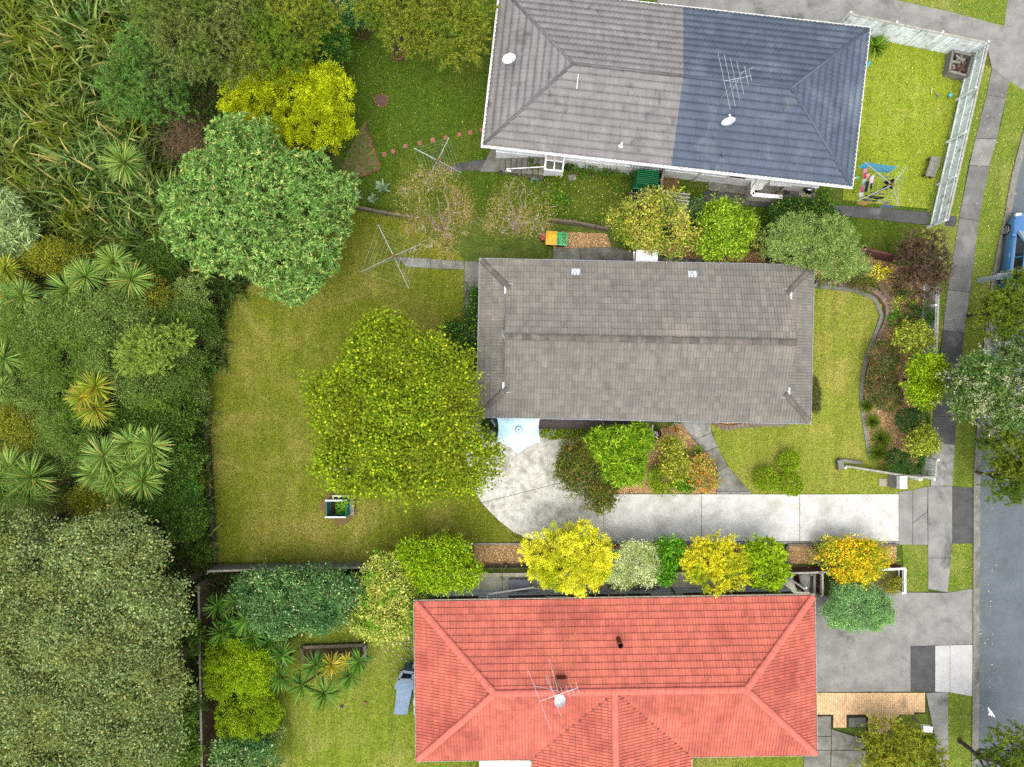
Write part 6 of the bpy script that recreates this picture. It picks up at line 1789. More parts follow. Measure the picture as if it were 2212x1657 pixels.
# clotheslines
def clothesline(label, cF, armsF, hc, ha, double=True, name='clothesline', lines=5, post=True):
    c = P(*cF, hc); base = Vector((c.x, c.y, 0))
    root = thing(name, base, label, 'clothesline')
    b = MB(); b.tube([base, c + Vector((0, 0, .1))], .03, 8); b.build('post', steel, root)
    b = MB(); b.lathe(c, [(.08, -.12), (.08, .08), (.04, .12)], 10); b.build('hub', mat('hub_brown', S(150, 96, 60, .6), rough=.6), root)
    tips = [P(*a, ha) for a in armsF]
    for t in tips:
        b = MB(); b.tube([c, t], .016, 6); b.build('arm', steel, root)
        if double:
            b = MB(); b.tube([base + Vector((0, 0, hc * .68)), c.lerp(t, .55)], .011, 5); b.build('brace', steel, root)
    for k in range(lines):
        f = .32 + .66 * k / (lines - 1)
        b = MB(); pts = [c.lerp(t, f) for t in tips]
        for i in range(4):
            a_, b_ = pts[i], pts[(i + 1) % 4]; b.tube([a_, a_.lerp(b_, .5) - Vector((0, 0, .04)), b_], .0045, 3, cap=False)
        b.build('line', wire_m, root)
    return root, c, tips
clothesline('bare rotary clothesline on the lush lawn above the birch', (945.5, 346), [(894, 320), (970, 297), (997, 373), (918, 398)], 2.0, 2.15)
clothesline('bare rotary clothesline on the back lawn beside the concrete path', (850, 553), [(816, 484), (909, 527), (883, 623), (779, 588)], 2.0, 2.15)
lroot, lc, ltips = clothesline('rotary clothesline loaded with washing on the pale lawn', (1928, 399), [(1868, 350), (1957, 361), (1942, 446), (1853, 434)][0:4], 1.95, 2.1, lines=6)
# washing: D zoom of (2330,420) at 8.19x -> survey
def wz(x, y): return (2330 * .7786 + x * .09506, 420 * .7786 + y * .09506)
CL = [
    ('sky_blue_sheet', 'wide sky blue sheet hanging on the outer line', 'sheet', (96, 196, 232), [(600, 240), (1330, 345), (1100, 495), (760, 440)], 2.0, 1.25),
    ('blue_cloth', 'blue cloth corner hanging beside the sky blue sheet', 'cloth', (70, 170, 214), [(600, 240), (420, 350), (520, 405), (650, 380)], 1.95, 1.5),
    ('pink_blouse', 'pink top at the upper end of the left line', 'top', (232, 150, 176), [(545, 395), (630, 380), (615, 510), (525, 540)], 2.0, 1.6), ('crimson_blouse', 'crimson top below the pink top on the left line', 'top', (222, 80, 120), [(535, 530), (610, 510), (600, 610), (535, 630)], 2.0, 1.6),
    ('mint_towel', 'pale mint towel in the middle of the left line', 'towel', (166, 226, 220), [(525, 635), (590, 625), (580, 770), (515, 780)], 2.0, 1.6), ('magenta_shirt', 'magenta shirt on the left line below the mint towel', 'shirt', (214, 80, 150), [(490, 800), (560, 785), (545, 915), (470, 930)], 2.0, 1.6),
    ('white_shirt', 'white shirt at the lower end of the left line', 'shirt', (222, 228, 240), [(435, 945), (540, 930), (530, 1030), (460, 1060)], 2.0, 1.6), ('peach_blouse', 'peach top on the second line in', 'top', (240, 190, 176), [(610, 520), (690, 495), (670, 640), (600, 670)], 1.98, 1.55),
    ('pale_pink_dress', 'pale pink dress with frayed hem on the inner line', 'dress', (230, 206, 224), [(690, 580), (790, 530), (750, 730), (665, 760)], 1.98, 1.5), ('navy_trousers', 'dark navy trousers on the second line in', 'trousers', (28, 30, 44), [(590, 690), (670, 665), (620, 910), (550, 940)], 1.98, 1.3),
    ('navy_leggings', 'thin navy leggings on the inner left line', 'leggings', (34, 40, 60), [(700, 720), (740, 715), (730, 850), (685, 860)], 1.98, 1.4), ('white_cloth', 'white cloth under the blue sheet on the inner line', 'cloth', (226, 232, 230), [(990, 555), (1110, 570), (1080, 605), (945, 605)], 1.98, 1.6),
    ('black_shirt', 'black shirt right of the hub', 'shirt', (24, 24, 28), [(1000, 690), (1120, 630), (1110, 760), (1010, 740)], 1.98, 1.4), ('black_hoodie', 'long black hoodie on the right line', 'hoodie', (22, 22, 26), [(1150, 650), (1240, 600), (1200, 860), (1110, 830)], 2.0, 1.3),
    ('black_trousers', 'black trousers below the hub on the right line', 'trousers', (20, 20, 24), [(1000, 790), (1080, 760), (1060, 860), (890, 920)], 1.98, 1.2), ('grey_tee', 'pale grey tee below the hub', 'tee', (206, 216, 224), [(720, 915), (870, 930), (830, 965), (690, 945)], 1.98, 1.5),
    ('rose_tee', 'rose tee right of the pale grey tee', 'tee', (236, 160, 160), [(880, 930), (1050, 950), (1010, 980), (930, 975)], 1.98, 1.5), ('black_shorts', 'black shorts at the left of the bottom inner line', 'shorts', (24, 24, 28), [(600, 985), (700, 1000), (680, 1045), (570, 1030)], 1.98, 1.4),
    ('black_jersey', 'black jersey spread along the bottom inner line', 'jersey', (20, 20, 24), [(690, 1005), (1020, 1030), (960, 1095), (660, 1060)], 1.98, 1.35), ('grey_print_shirt', 'grey patterned shirt on the bottom line', 'shirt', (150, 156, 170), [(500, 1060), (740, 1085), (690, 1140), (480, 1100)], 2.0, 1.5),
    ('black_sock_row', 'row of black socks right of the grey patterned shirt', 'socks', (22, 22, 26), [(750, 1090), (870, 1105), (860, 1130), (720, 1140)], 2.0, 1.7), ('cream_cloth', 'cream cloth on the bottom line', 'cloth', (240, 220, 206), [(880, 1100), (1000, 1120), (960, 1145), (860, 1145)], 2.0, 1.7),
    ('red_white_tee', 'white tee with a red hem on the bottom line', 'tee', (236, 206, 206), [(1000, 1125), (1150, 1130), (1100, 1195), (990, 1190)], 2.0, 1.5), ('apricot_towel', 'apricot towel on the outermost bottom line', 'towel', (236, 180, 110), [(450, 1125), (730, 1160), (580, 1225), (380, 1190)], 2.02, 1.45),
    ('denim_cloth', 'faded blue denim cloth on the outermost bottom line', 'cloth', (118, 146, 186), [(1000, 1205), (1270, 1240), (1160, 1295), (890, 1275)], 2.02, 1.45),
]
for nm, lb, ct, col, q, zt, zb in CL:
    zs = (zt, zt, zb, zb) if q[2][1] >= q[0][1] - 60 else (zt, zt, zb, zb)
    c4 = [P(*wz(*pt_), z) for pt_, z in zip(q, zs)]
    b = MB(); nx, ny = 6, 4; vs = []
    for j in range(ny + 1):
        for i in range(nx + 1):
            s_, t_ = i / nx, j / ny
            pt_ = c4[0].lerp(c4[1], s_).lerp(c4[3].lerp(c4[2], s_), t_)
            pt_ = pt_ + Vector((random.gauss(0, .012) * t_, random.gauss(0, .012) * t_, math.sin(s_ * 9) * .02 * t_ - .05 * math.sin(math.pi * s_) * (1 - t_)))
            vs.append(pt_)
    fs = [(j * (nx + 1) + i, j * (nx + 1) + i + 1, (j + 1) * (nx + 1) + i + 1, (j + 1) * (nx + 1) + i) for j in range(ny) for i in range(nx)]
    nv = len(vs)
    b.add(vs + [v_ - Vector((.004, .004, .006)) for v_ in vs], fs + [tuple(x_ + nv for x_ in f[::-1]) for f in fs])
    o = b.build(nm, mat('cloth_' + nm, S(*col, .72), S(*[min(255, c_ * .86) for c_ in col], .72), scale=9, rough=.9), smooth=True)
    tag(o, lb, ct, 'washing on the clothesline')

# aerials and dishes
def dish(label, uF, z, r, az, tilt, on):
    c = P(*uF, z)
    root = thing('satellite_dish', Vector((c.x, c.y, z - .5)), label, 'satellite dish')
    R = Matrix.Translation(c) @ Matrix.Rotation(az, 4, 'Z') @ Matrix.Rotation(tilt, 4, 'Y')
    b = MB(); vs = []; fs = []; n = 20
    for i, (q, zz) in enumerate(((0, 0), (.35, .012), (.7, .05), (1.0, .1))):
        for k in range(n): a = 6.283 * k / n; vs.append(R @ Vector((q * r * math.cos(a), q * r * .92 * math.sin(a), zz)))
    for i in range(3):
        for k in range(n): fs.append((i * n + k, i * n + (k + 1) % n, (i + 1) * n + (k + 1) % n, (i + 1) * n + k))
    b.add(vs, fs); b.build('reflector', white_p, root, smooth=True)
    f = R @ Vector((.62 * r, 0, r * 1.35)); e = R @ Vector((r * .95, 0, .1))
    b = MB(); b.tube([e, f], .015, 6); b.build('feed_arm', steel, root)
    b = MB(); b.boxm(Matrix.Translation(f) @ Matrix.Rotation(az, 4, 'Z'), .1, .06, .07); b.build('receiver', white_p, root)
    b = MB(); b.tube([c - Vector((0, 0, .55)), c - Vector((0, 0, .04))], .025, 8); b.build('mast', steel, root)
dish('white satellite dish on the grey end of the duplex roof', (1101, 130), 4.7, .34, -.9, -.5, dup)
dish('white satellite dish on the blue half of the duplex roof', (1575, 266), 4.8, .34, -.95, -.85, dup)
def aerial(label, boomF, z, elems, base, mast_top, extra=(), name='tv_aerial'):
    a, b_ = P(*boomF[0], z), P(*boomF[1], z)
    root = thing(name, base, label, 'aerial')
    m = MB(); m.tube([a, b_], .014, 6); m.build('boom', steel, root)
    for (e0, e1) in elems:
        m = MB(); m.tube([P(*e0, z), P(*e1, z)], .0085, 5); m.build('element', steel, root)
    m = MB(); m.tube([base, mast_top], .02, 8); m.build('mast', steel, root)
    for p, q in extra:
        m = MB(); m.tube([p, q], .01, 5); m.build('stay', steel, root)
    return root
def z3(x, y): return (1105.6 + .3336 * x, .3336 * y)
zA = 6.2
mb_ = P(1583, 178, zA)
aerial('large many armed television aerial over the duplex ridge', (z3(1378, 525), z3(1550, 490)), zA,
       [(z3(1335, 343), z3(1415, 712)), (z3(1375, 352), z3(1447, 688)), (z3(1415, 378), z3(1475, 648)), (z3(1456, 395), z3(1503, 613)), (z3(1506, 430), z3(1535, 562)), (z3(1537, 455), z3(1554, 528)), (z3(1478, 475), z3(1565, 437)), (z3(1430, 575), z3(1500, 460))],
       Vector((mb_.x, mb_.y, 4.5)), mb_ + Vector((0, 0, .1)), [(P(*z3(1435, 600), 4.85), P(*z3(1460, 520), zA)), (P(*z3(1400, 560), 4.85), P(*z3(1440, 515), zA))])
def d8(x, y): return (1420 * .7786 + .229 * x, 1780 * .7786 + .229 * y)
zB = 5.9
mb_ = P(*d8(440, 490), zB)
aerial('sprawling television aerial beside the chimney of the red roof', (d8(265, 562), d8(625, 435)), zB,
       [(d8(152, 265), d8(372, 840)), (d8(315, 318), d8(385, 480)), (d8(340, 330), d8(462, 702)), (d8(352, 160), d8(440, 490)), (d8(458, 428), d8(500, 545)), (d8(508, 412), d8(546, 528)), (d8(552, 398), d8(596, 508)), (d8(602, 382), d8(636, 492)), (d8(208, 415), d8(430, 465))],
       Vector((mb_.x, mb_.y, 4.1)), mb_ + Vector((0, 0, .1)))
dish('white satellite dish below the aerial on the red roof', d8(462, 570), 4.9, .3, -1.0, -.95, red)
p = P(1089, 727, 3.6)
m0 = [P(1082, 718, 3.7), P(1096, 735, 3.75), P(1084, 735, 3.75), P(1095, 722, 3.7), P(1090, 730, 3.7)]
root = aerial('small bent aerial at the left end of the middle house ridge', ((1085, 713), (1091, 738)), 3.7, [((1081, 718), (1094, 736)), ((1088, 714), (1096, 734)), ((1083, 728), (1097, 726))], Vector((p.x, p.y, 3.0)), p + Vector((0, 0, .15)))
b = MB(); q = P(1102, 727, 3.75); b.box((q.x, q.y, 3.92), (.3, .16, .05), .1); tag(b.build('ridge_end_cap', mat('ochre_cap', S(224, 160, 40, .62), rough=.8), groof))

# duplex porch with its flight of steps
def porch():
    a = P(1096, 342, .5); root = thing('porch_steps', P(1140, 352), 'concrete steps and white glazed landing at the grey end of the duplex', 'steps')
    n = 8
    for i in range(n):
        u0 = 1082 + i * 11.8; z = .13 * (i + 1)
        pl = [P(u0, 334 + i * .9, z), P(u0 + 11, 335 + i * .9, z), P(u0 + 9, 372 + i * .9, z), P(u0 - 2, 371 + i * .9, z)]
        b = MB(); b.prism([tuple(v[:2]) for v in pl], 0.0, z); b.build('step', conc_dark, root)
    # landing
    pl = [P(1177, 342, 1.05), P(1218, 344, 1.05), P(1214, 366, 1.05), P(1174, 366, 1.05)]
    b = MB(); b.prism([tuple(v[:2]) for v in pl], 0, 1.05); b.build('landing', white_wall, root)
    tp = [P(1180, 325, 1.9), P(1220, 330, 1.9), P(1215, 370, 1.9), P(1178, 366, 1.9)]
    fr = MB(); 
    for i in range(4): fr.bar(tp[i], tp[(i + 1) % 4], .07, .07)
    fr.bar((tp[0] + tp[1]) / 2, (tp[2] + tp[3]) / 2, .04, .04); fr.bar(tp[0].lerp(tp[3], .5), tp[1].lerp(tp[2], .5), .04, .04)
    for t in tp: fr.bar(Vector((t.x, t.y, 1.0)), t, .07, .07)
    fr.build('frame', white_trim, root)
    for i in range(2):
        for j in range(2):
            g_ = lambda s, t: tp[0].lerp(tp[1], s).lerp(tp[3].lerp(tp[2], s), t)
            q = [g_(i * .5 + .04, j * .5 + .04), g_(i * .5 + .46, j * .5 + .04), g_(i * .5 + .46, j * .5 + .46), g_(i * .5 + .04, j * .5 + .46)]
            b = MB(); b.prism([tuple(v[:2]) for v in q], 1.89, 1.9); b.build('pane', mat('landing_glass', S(118, 130, 112, .5), S(92, 104, 84, .5), scale=4, rough=.1) if j else mat('landing_shade', S(196, 190, 186, .6), rough=.4), root)
    b = MB(); b.tube([P(1094, 371, .3), P(1094, 365, .9), P(1178, 360, 1.9)], .03, 6); b.build('handrail', white_trim, root)
    b = MB(); q = [P(1092, 374, 0), P(1174, 382, 0), P(1174, 378.5, 0), P(1094, 371, 0)]; b.prism([tuple(v[:2]) for v in q], 0, .35); b.build('side_wall', white_wall, root)
porch()
def pot(u, v, r, h, label, col, z=0, plant=None, name='plant_pot', seed=1):
    c = P(u, v, z + h); c.z = z
    root = thing(name, c, label, 'pot')
    b = MB(); b.lathe(c, [(r * .75, 0), (r, h), (r * .86, h), (r * .84, h - .05)], 14); b.build('pot', mat('pot_%d_%d_%d' % col, S(*col, .6), rough=.8), root, smooth=False)
    b = MB(); b.lathe(c, [(r * .85, h - .06), (r * .85, h - .045)], 14); b.build('soil', soil_m, root)
    if plant:
        rr = np.random.default_rng(seed); nn = 40
        C = np.array([0, 0, h]) + rr.normal(0, r * .35, (nn, 3)) * np.array([1, 1, .5]); C[:, 2] = np.abs(C[:, 2] - h) + h - .02
        link_mesh('plant', np_mesh('plant', leaf_quads(C, unit(rr.normal(size=(nn, 3)) + np.array([0, 0, .8])), rr.uniform(.06, .16, nn), rr.uniform(.03, .06, nn), rr).reshape(-1, 3), 4), root, L_[plant])
pot(1147, 346, .13, .22, 'small dark pot on the upper steps by the house wall', (60, 62, 58), .78, 'citrus', seed=2)
pot(1149, 360, .14, .22, 'small dark pot on the steps under the handrail', (52, 56, 52), .78, 'lush', seed=3)
pot(1161, 359, .15, .22, 'dark pot with a leafy plant at the top of the steps', (48, 50, 48), .9, 'citrus', seed=4)
pot(1231, 356, .27, .42, 'black tyre like pot with a seedling beside the white landing', (52, 58, 66), 0, 'citrus', seed=5)
b = MB(); c = P(1082, 373, .1); b.lathe((c.x, c.y, 0), [(.1, 0), (.11, .14), (.05, .16)], 12); tag(b.build('float_ball', black_p), 'small black plastic bowl at the bottom corner of the steps', 'bowl')
b = MB(); c = P(1277, 377, .1); b.lathe((c.x, c.y, 0), [(.07, 0), (.08, .12), (.04, .13)], 12); tag(b.build('black_pot', black_p), 'tiny black pot on the grass below the wall climber', 'pot')
b = MB(); c = P(1155, 385, .15); c.z = .13; b.tube([c - Vector((.17, -.02, 0)), c + Vector((.17, -.02, 0))], [.12, .14], 12); tag(b.build('green_bucket', mat('green_bucket_plastic', S(44, 130, 104, .6), rough=.5)), 'green bucket lying on its side below the steps', 'bucket')
b = MB(); c = P(1236, 384, 0); b.box((c.x, c.y, .03), (.4, .3, .05), .1); tag(b.build('paver', conc_dark), 'grey concrete paver below the tyre like pot', 'paver')
b = MB(); c = P(1240, 374, .1); b.box((c.x + .15, c.y, .06), (.1, .16, .1), .4); tag(b.build('red_toy', MATS['red_plastic']), 'small red toy beside the tyre like pot', 'toy')

# sheds beside the divider fence
def shed(label, quadF, h, m, rib=.0, wall_m=None, name='shed', cat='shed', nrib=8, panel='roof_panel'):
    q = [P(u, v, h) for u, v in quadF]
    c = sum(q, Vector()) / 4; c.z = 0
    root = thing(name, c, label, cat)
    b = MB(); ins = inset([tuple(v[:2]) for v in q], .06); b.prism(ins, 0, h - .07); b.build('wall', wall_m or m, root)
    for i in range(nrib):
        s0, s1 = i / nrib, (i + 1) / nrib
        # each sheet rib is a folded strip
        b = MB(); g_ = lambda s, t, z: q[0].lerp(q[1], s).lerp(q[3].lerp(q[2], s), t) + Vector((0, 0, z))
        ss = [s0, s0 + (s1 - s0) * .12, s0 + (s1 - s0) * .3, s0 + (s1 - s0) * .42, s1]
        hh = [-.04, -.04, .012, -.012, -.04] if rib else [0, 0, 0, 0, 0]
        hh = [rib * x / .04 for x in (0, 1, 1, 0, 0)] if rib else [0] * 5
        vs = [g_(a_, t, z_) for t in (0, 1) for a_, z_ in zip(ss, hh)]
        b.add(vs, [(k, k + 1, 6 + k, 5 + k) for k in range(4)]); b.build(panel, m, root)
    return root
shed('low shed with a bright green ribbed roof beside the divider fence', [(1372, 374), (1369, 407), (1415, 413), (1418, 380)], 1.5, mat('green_steel', S(44, 160, 92, .55), S(34, 140, 80, .55), scale=3, rough=.5, rnd=.05), .03, mat('green_steel_wall', S(36, 120, 74, .5), rough=.6), nrib=8)
shed('small grey shelter half under the yellowing tree, left of the fence', [(1380, 416), (1377, 440), (1404, 443), (1407, 418)], 1.2, mat('grey_sheet', S(166, 168, 170, .6), S(140, 142, 144, .6), scale=3, rough=.6, rnd=.06), .02, None, 'shelter', 'shelter', 5)
shed('weathered grey shelter at the left under the yellowing tree', [(1354, 421), (1352, 440), (1378, 442), (1380, 421)], 1.0, mat('worn_sheet', S(146, 134, 122, .6), S(110, 100, 92, .6), scale=3, rough=.8), .02, None, 'shelter', 'shelter', 4)
shed('long pale roofed shelter right of the divider fence, under branches', [(1424, 417), (1420, 478), (1478, 482), (1485, 424)], 1.5, mat('pale_sheet', S(206, 208, 206, .68), S(176, 180, 178, .66), scale=3, rough=.6, rnd=.05), .02, mat('grey_sheet', (0, 0, 0, 1)), 'shelter', 'shelter', 8)
b = MB(); c = P(1388, 448, .3); b.box((c.x, c.y, .2), (.9, .4, .4), .06); tag(b.build('pink_tarp', mat('pink_tarp', S(180, 96, 100, .55), S(150, 76, 80, .55), scale=5, rough=.8)), 'faded pink covered heap below the grey shelters', 'tarpaulin')

# duplex right hand porch, toys and barbecue
def porch2():
    root = thing('porch', P(1660, 410), 'white porch balustrade with a slatted roof below the blue roof', 'porch')
    z = .95
    A = [P(1628, 381, z), P(1625, 420, z), P(1690, 426, z)]
    for a_, b_ in ((A[0], A[1]), (A[1], A[2])):
        m = MB(); m.bar(Vector((a_.x, a_.y, .48)), Vector((b_.x, b_.y, .48)), .1, .9); m.build('balustrade', mat('cream_plaster', S(226, 222, 208, .72), S(204, 200, 186, .7), scale=4, rough=.8), root)
        m = MB(); m.bar(a_ + Vector((0, 0, .0)), b_ + Vector((0, 0, .0)), .2, .06); m.build('coping', white_trim, root)
    q = [P(1640, 386, .5), P(1636, 416, .5), P(1688, 421, .5), P(1690, 392, .5)]
    m = MB(); m.prism([tuple(v[:2]) for v in q], 0, .5); m.build('floor', conc_dark, root)
    for i in range(9):
        m = MB(); t = i / 8; a_ = P(1640 + 22 * t, 383.5 + 2 * t, 1.5); m.bar(a_, a_ + Vector((-.25 , -.42 - .1 * (1 - t), -.5)), .03, .04); m.build('slat', white_trim, root)
    for i in range(10):
        m = MB(); u0 = 1664 + i * 4.6; pts_ = [P(u0, 386 + i * .45, 1.7), P(u0 + 4.1, 386.4 + i * .45, 1.7), P(u0 + 3.8, 401 + i * .3, 1.6), P(u0 - .3, 400.6 + i * .3, 1.6)]
        m.add(pts_ + [p_ - Vector((0, 0, .03)) for p_ in pts_], MB.BOXF); m.build('roof_slat', mat('pale_slat', S(214, 216, 218, .7), S(194, 194, 190, .7), scale=3, rough=.6, rnd=.08), root)
    m = MB(); m.bar(P(1674, 421, .7), P(1694, 404, .7), .05, .05); m.build('handrail', wood_brown, root)
porch2()
def bbq():
    c = P(1753, 404, 1.0); c.z = 0
    root = thing('kettle_barbecue', c, 'glossy black kettle barbecue below the corner of the blue roof', 'barbecue')
    R = .29; zb = .72
    m = MB(); m.lathe(c, [(R * math.sin(a), zb - .02 - R * .8 * math.cos(a)) for a in (.1, .5, .9, 1.3, 1.57)], 20); m.build('bowl', mat('black_enamel', S(16, 18, 22, .8), rough=.12, spec=.7, coat=.6), root, True)
    m = MB(); m.lathe(c, [(R * 1.03 * math.cos(a), zb + R * .8 * math.sin(a)) for a in (0, .3, .6, .9, 1.2, 1.5)], 20); m.build('lid', MATS['black_enamel'], root, True)
    m = MB(); t = c + Vector((0, 0, zb + R * .8)); m.tube([t - Vector((.07, 0, 0)), t + Vector((-.05, 0, .05)), t + Vector((.05, 0, .05)), t + Vector((.07, 0, 0))], .012, 6); m.build('handle', steel, root)
    for k in range(3):
        a = .6 + 2.094 * k; m = MB(); m.tube([c + Vector((.18 * math.cos(a), .18 * math.sin(a), zb - .15)), c + Vector((.3 * math.cos(a), .3 * math.sin(a), .0))], .014, 6); m.build('leg', steel, root)
bbq()
b = MB(); c = P(1738, 413, .02); b.box((c.x, c.y, .06), (.62, .6, .05), -.07); tag(b.build('paving_tile', mat('cream_tile', S(222, 206, 190, .68), S(206, 190, 172, .66), scale=4, rough=.8)), 'cream square slab under the barbecue', 'slab')
b = MB(); c = P(1699, 413, .02); b.box((c.x, c.y, .055), (.3, .42, .02), -.05); tag(b.build('doormat', mat('dark_mat', S(70, 70, 74, .6), rough=.95)), 'dark doormat right of the white porch', 'doormat')
def toy(name, label, cat, u, v, parts):
    c = P(u, v, .2); c.z = .03
    root = thing(name, c, label, cat)
    for pn, col, off_, size, rot in parts:
        m = MB(); m.box((c.x + off_[0], c.y + off_[1], off_[2]), size, rot); m.build(pn, mat('toy_%d_%d_%d' % col, S(*col, .65), rough=.45), root)
toy('boat_toy', 'toy boat shaped tray full of coloured toys left of the white porch', 'toy', 1622, 402, [('tray', (214, 208, 196), (0, 0, .1), (.3, .8, .12), -.1), ('toy_block', (240, 150, 40), (0, -.25, .2), (.16, .2, .1), .3), ('toy_block', (40, 160, 190), (0, .05, .2), (.14, .2, .1), .1), ('toy_block', (50, 160, 80), (.02, .2, .2), (.16, .12, .12), .6), ('toy_block', (220, 70, 50), (.12, -.05, .18), (.05, .5, .06), .05)])
toy('scooter', 'red scooter with a grey stem lying beside the cream slab', 'scooter', 1722, 405, [('deck', (220, 36, 40), (-.05, -.12, .1), (.3, .1, .06), -.1), ('stem', (190, 194, 198), (.1, .12, .16), (.05, .42, .05), -.4), ('wheel', (40, 40, 44), (-.2, -.13, .07), (.08, .05, .1), 0)])
toy('ride_on_toy', 'red and blue ride on toy tucked under the blue roof edge', 'toy', 1714, 397, [('body', (220, 30, 50), (0, 0, .2), (.3, .4, .25), .1), ('seat', (60, 150, 200), (.1, .05, .36), (.16, .16, .08), 0), ('wheel', (34, 34, 38), (.12, .22, .16), (.08, .2, .2), 0)])
toy('plastic_chair', 'white plastic chair on the patio under the blue eave', 'chair', 1606, 388, [('seat', (236, 238, 238), (0, -.05, .4), (.42, .4, .04), -.1), ('backrest', (230, 232, 232), (0, .2, .6), (.42, .05, .4), -.1), ('leg', (226, 228, 228), (-.18, -.2, .19), (.04, .04, .38), 0), ('leg', (226, 228, 228), (.18, -.2, .19), (.04, .04, .38), 0), ('leg', (226, 228, 228), (-.18, .18, .19), (.04, .04, .38), 0), ('leg', (226, 228, 228), (.18, .18, .19), (.04, .04, .38), 0)])
toy('hose_reel', 'coiled dark green hose at the duplex wall', 'hose', 1563, 374, [('bracket', (30, 80, 80), (0, 0, .5), (.1, .05, .3), 0)])
hr = [o for o in COL.objects if o.name == 'hose_reel'][0]
c = Vector(hr.location); b = MB()
for k in range(3): b.tube([c + Vector((.3 * math.cos(6.283 * i / 16), .08 * k, .55 + .16 * math.sin(6.283 * i / 16) + .05 * k)) for i in range(17)], .02, 5, cap=False)
b.build('hose', mat('hose_green', S(20, 100, 96, .6), rough=.5), hr)
toy('blue_slide', 'small turquoise plastic toy beside the agapanthus', 'toy', 1879, 136, [('scoop', (60, 180, 220), (0, 0, .06), (.1, .34, .08), -.6), ('knob', (220, 130, 90), (-.14, -.14, .04), (.08, .08, .05), 0)])
b = MB(); a_ = P(1842, 386, 2.3); b_ = P(1852, 383.5, 2.3); b.tube([a_, b_], .018, 6); b2 = MB(); b2.lathe(b_ - Vector((0, 0, .04)), [(.05, 0), (.06, .06), (.03, .08)], 10)
one('wall_hook', 'white bracket with a turquoise tip under the blue roof corner', 'bracket', (a_.x, a_.y, 2.2), [('rod', b, white_p), ('tip', b2, mat('turquoise', S(60, 196, 190, .6), rough=.5))])
for (u, v, r_, col, lb) in ((2052, 206, .11, (120, 200, 226), 'pale blue ball on the fenced lawn'), (2024, 204, .05, (230, 130, 170), 'tiny pink ball on the fenced lawn')):
    b = MB(); c = P(u, v, r_); b.lathe((c.x, c.y, 0), [(r_ * math.sin(a), r_ - r_ * math.cos(a) + .02) for a in [i * math.pi / 10 for i in range(11)]], 16); o = b.build('ball', mat('ball_%d' % col[0], S(*col, .7), S(*[c_ * .8 for c_ in col], .7), scale=9, rough=.4), smooth=True); tag(o, lb, 'ball')
b = MB(); c = P(2011, 197, 0); b.box((c.x, c.y, .06), (.05, .35, .03), -.15); tag(b.build('stick', mat('pale_wood', S(206, 196, 150, .65), rough=.9)), 'pale stick lying on the fenced lawn', 'stick')
b = MB(); c = P(2024, 209, 0); b.box((c.x, c.y, .06), (.05, .1, .04), -.3); tag(b.build('blue_toy', mat('toy_blue', S(70, 110, 180, .6), rough=.5)), 'tiny blue toy beside the pink ball', 'toy')

# pallet box of scrap timber and bench
def crate():
    q = G((2044, 121), (2036, 164), (2074, 174), (2086, 131))
    c = sum(q, Vector()) / 4
    root = thing('timber_bin', c, 'square timber bin full of scrap wood in the fence corner', 'bin')
    for i in range(4):
        m = MB(); m.bar(q[i] + Vector((0, 0, .28)), q[(i + 1) % 4] + Vector((0, 0, .28)), .06, .5); m.build('side', wood_grey, root)
        m = MB(); m.bar(q[i] + Vector((0, 0, .56)), q[(i + 1) % 4] + Vector((0, 0, .56)), .12, .035); m.build('rim', wood_grey, root)
    for k in range(22):
        s, t = random.uniform(.2, .8), random.uniform(.2, .8)
        p = q[0].lerp(q[1], t).lerp(q[3].lerp(q[2], t), s); m = MB(); m.boxm(Matrix.Translation((p.x, p.y, .18 + .015 * k)) @ Matrix.Rotation(random.uniform(0, 3.14), 4, 'Z') @ Matrix.Rotation(random.uniform(-.2, .2), 4, 'Y'), random.uniform(.35, .7), random.uniform(.06, .14), .035); m.build('plank', wood_grey if k % 3 else wood_brown, root)
    m = MB(); m.prism([tuple(v[:2]) for v in q], .02, .12); m.build('soil', soil_m, root)
crate()
def bench():
    q = [P(2012, 337, .42), P(1999, 379, .42), P(2019, 383, .42), P(2034, 340, .42)]
    c = sum(q, Vector()) / 4; c.z = 0
    root = thing('slatted_bench', c, 'grey slatted timber bench against the white fence', 'bench')
    for i in range(6):
        s0, s1 = i / 6 + .01, (i + 1) / 6 - .01
        pts_ = [q[0].lerp(q[3], s0), q[0].lerp(q[3], s1), q[1].lerp(q[2], s1), q[1].lerp(q[2], s0)]
        m = MB(); m.prism([tuple(v[:2]) for v in pts_], .39, .42 + random.uniform(-.004, .004)); m.build('slat', wood_grey, root)
    for t in (.08, .92):
        for s in (.1, .9):
            p = q[0].lerp(q[3], s).lerp(q[1].lerp(q[2], s), t); m = MB(); m.box((p.x, p.y, .19), (.08, .08, .39), .28); m.build('leg', wood_brown, root)
        a_, b_ = q[0].lerp(q[3], .02).lerp(q[1].lerp(q[2], .02), t), q[0].lerp(q[3], .98).lerp(q[1].lerp(q[2], .98), t)
        m = MB(); m.bar(Vector((a_.x, a_.y, .365)), Vector((b_.x, b_.y, .365)), .06, .05); m.build('bearer', wood_brown, root)
bench()

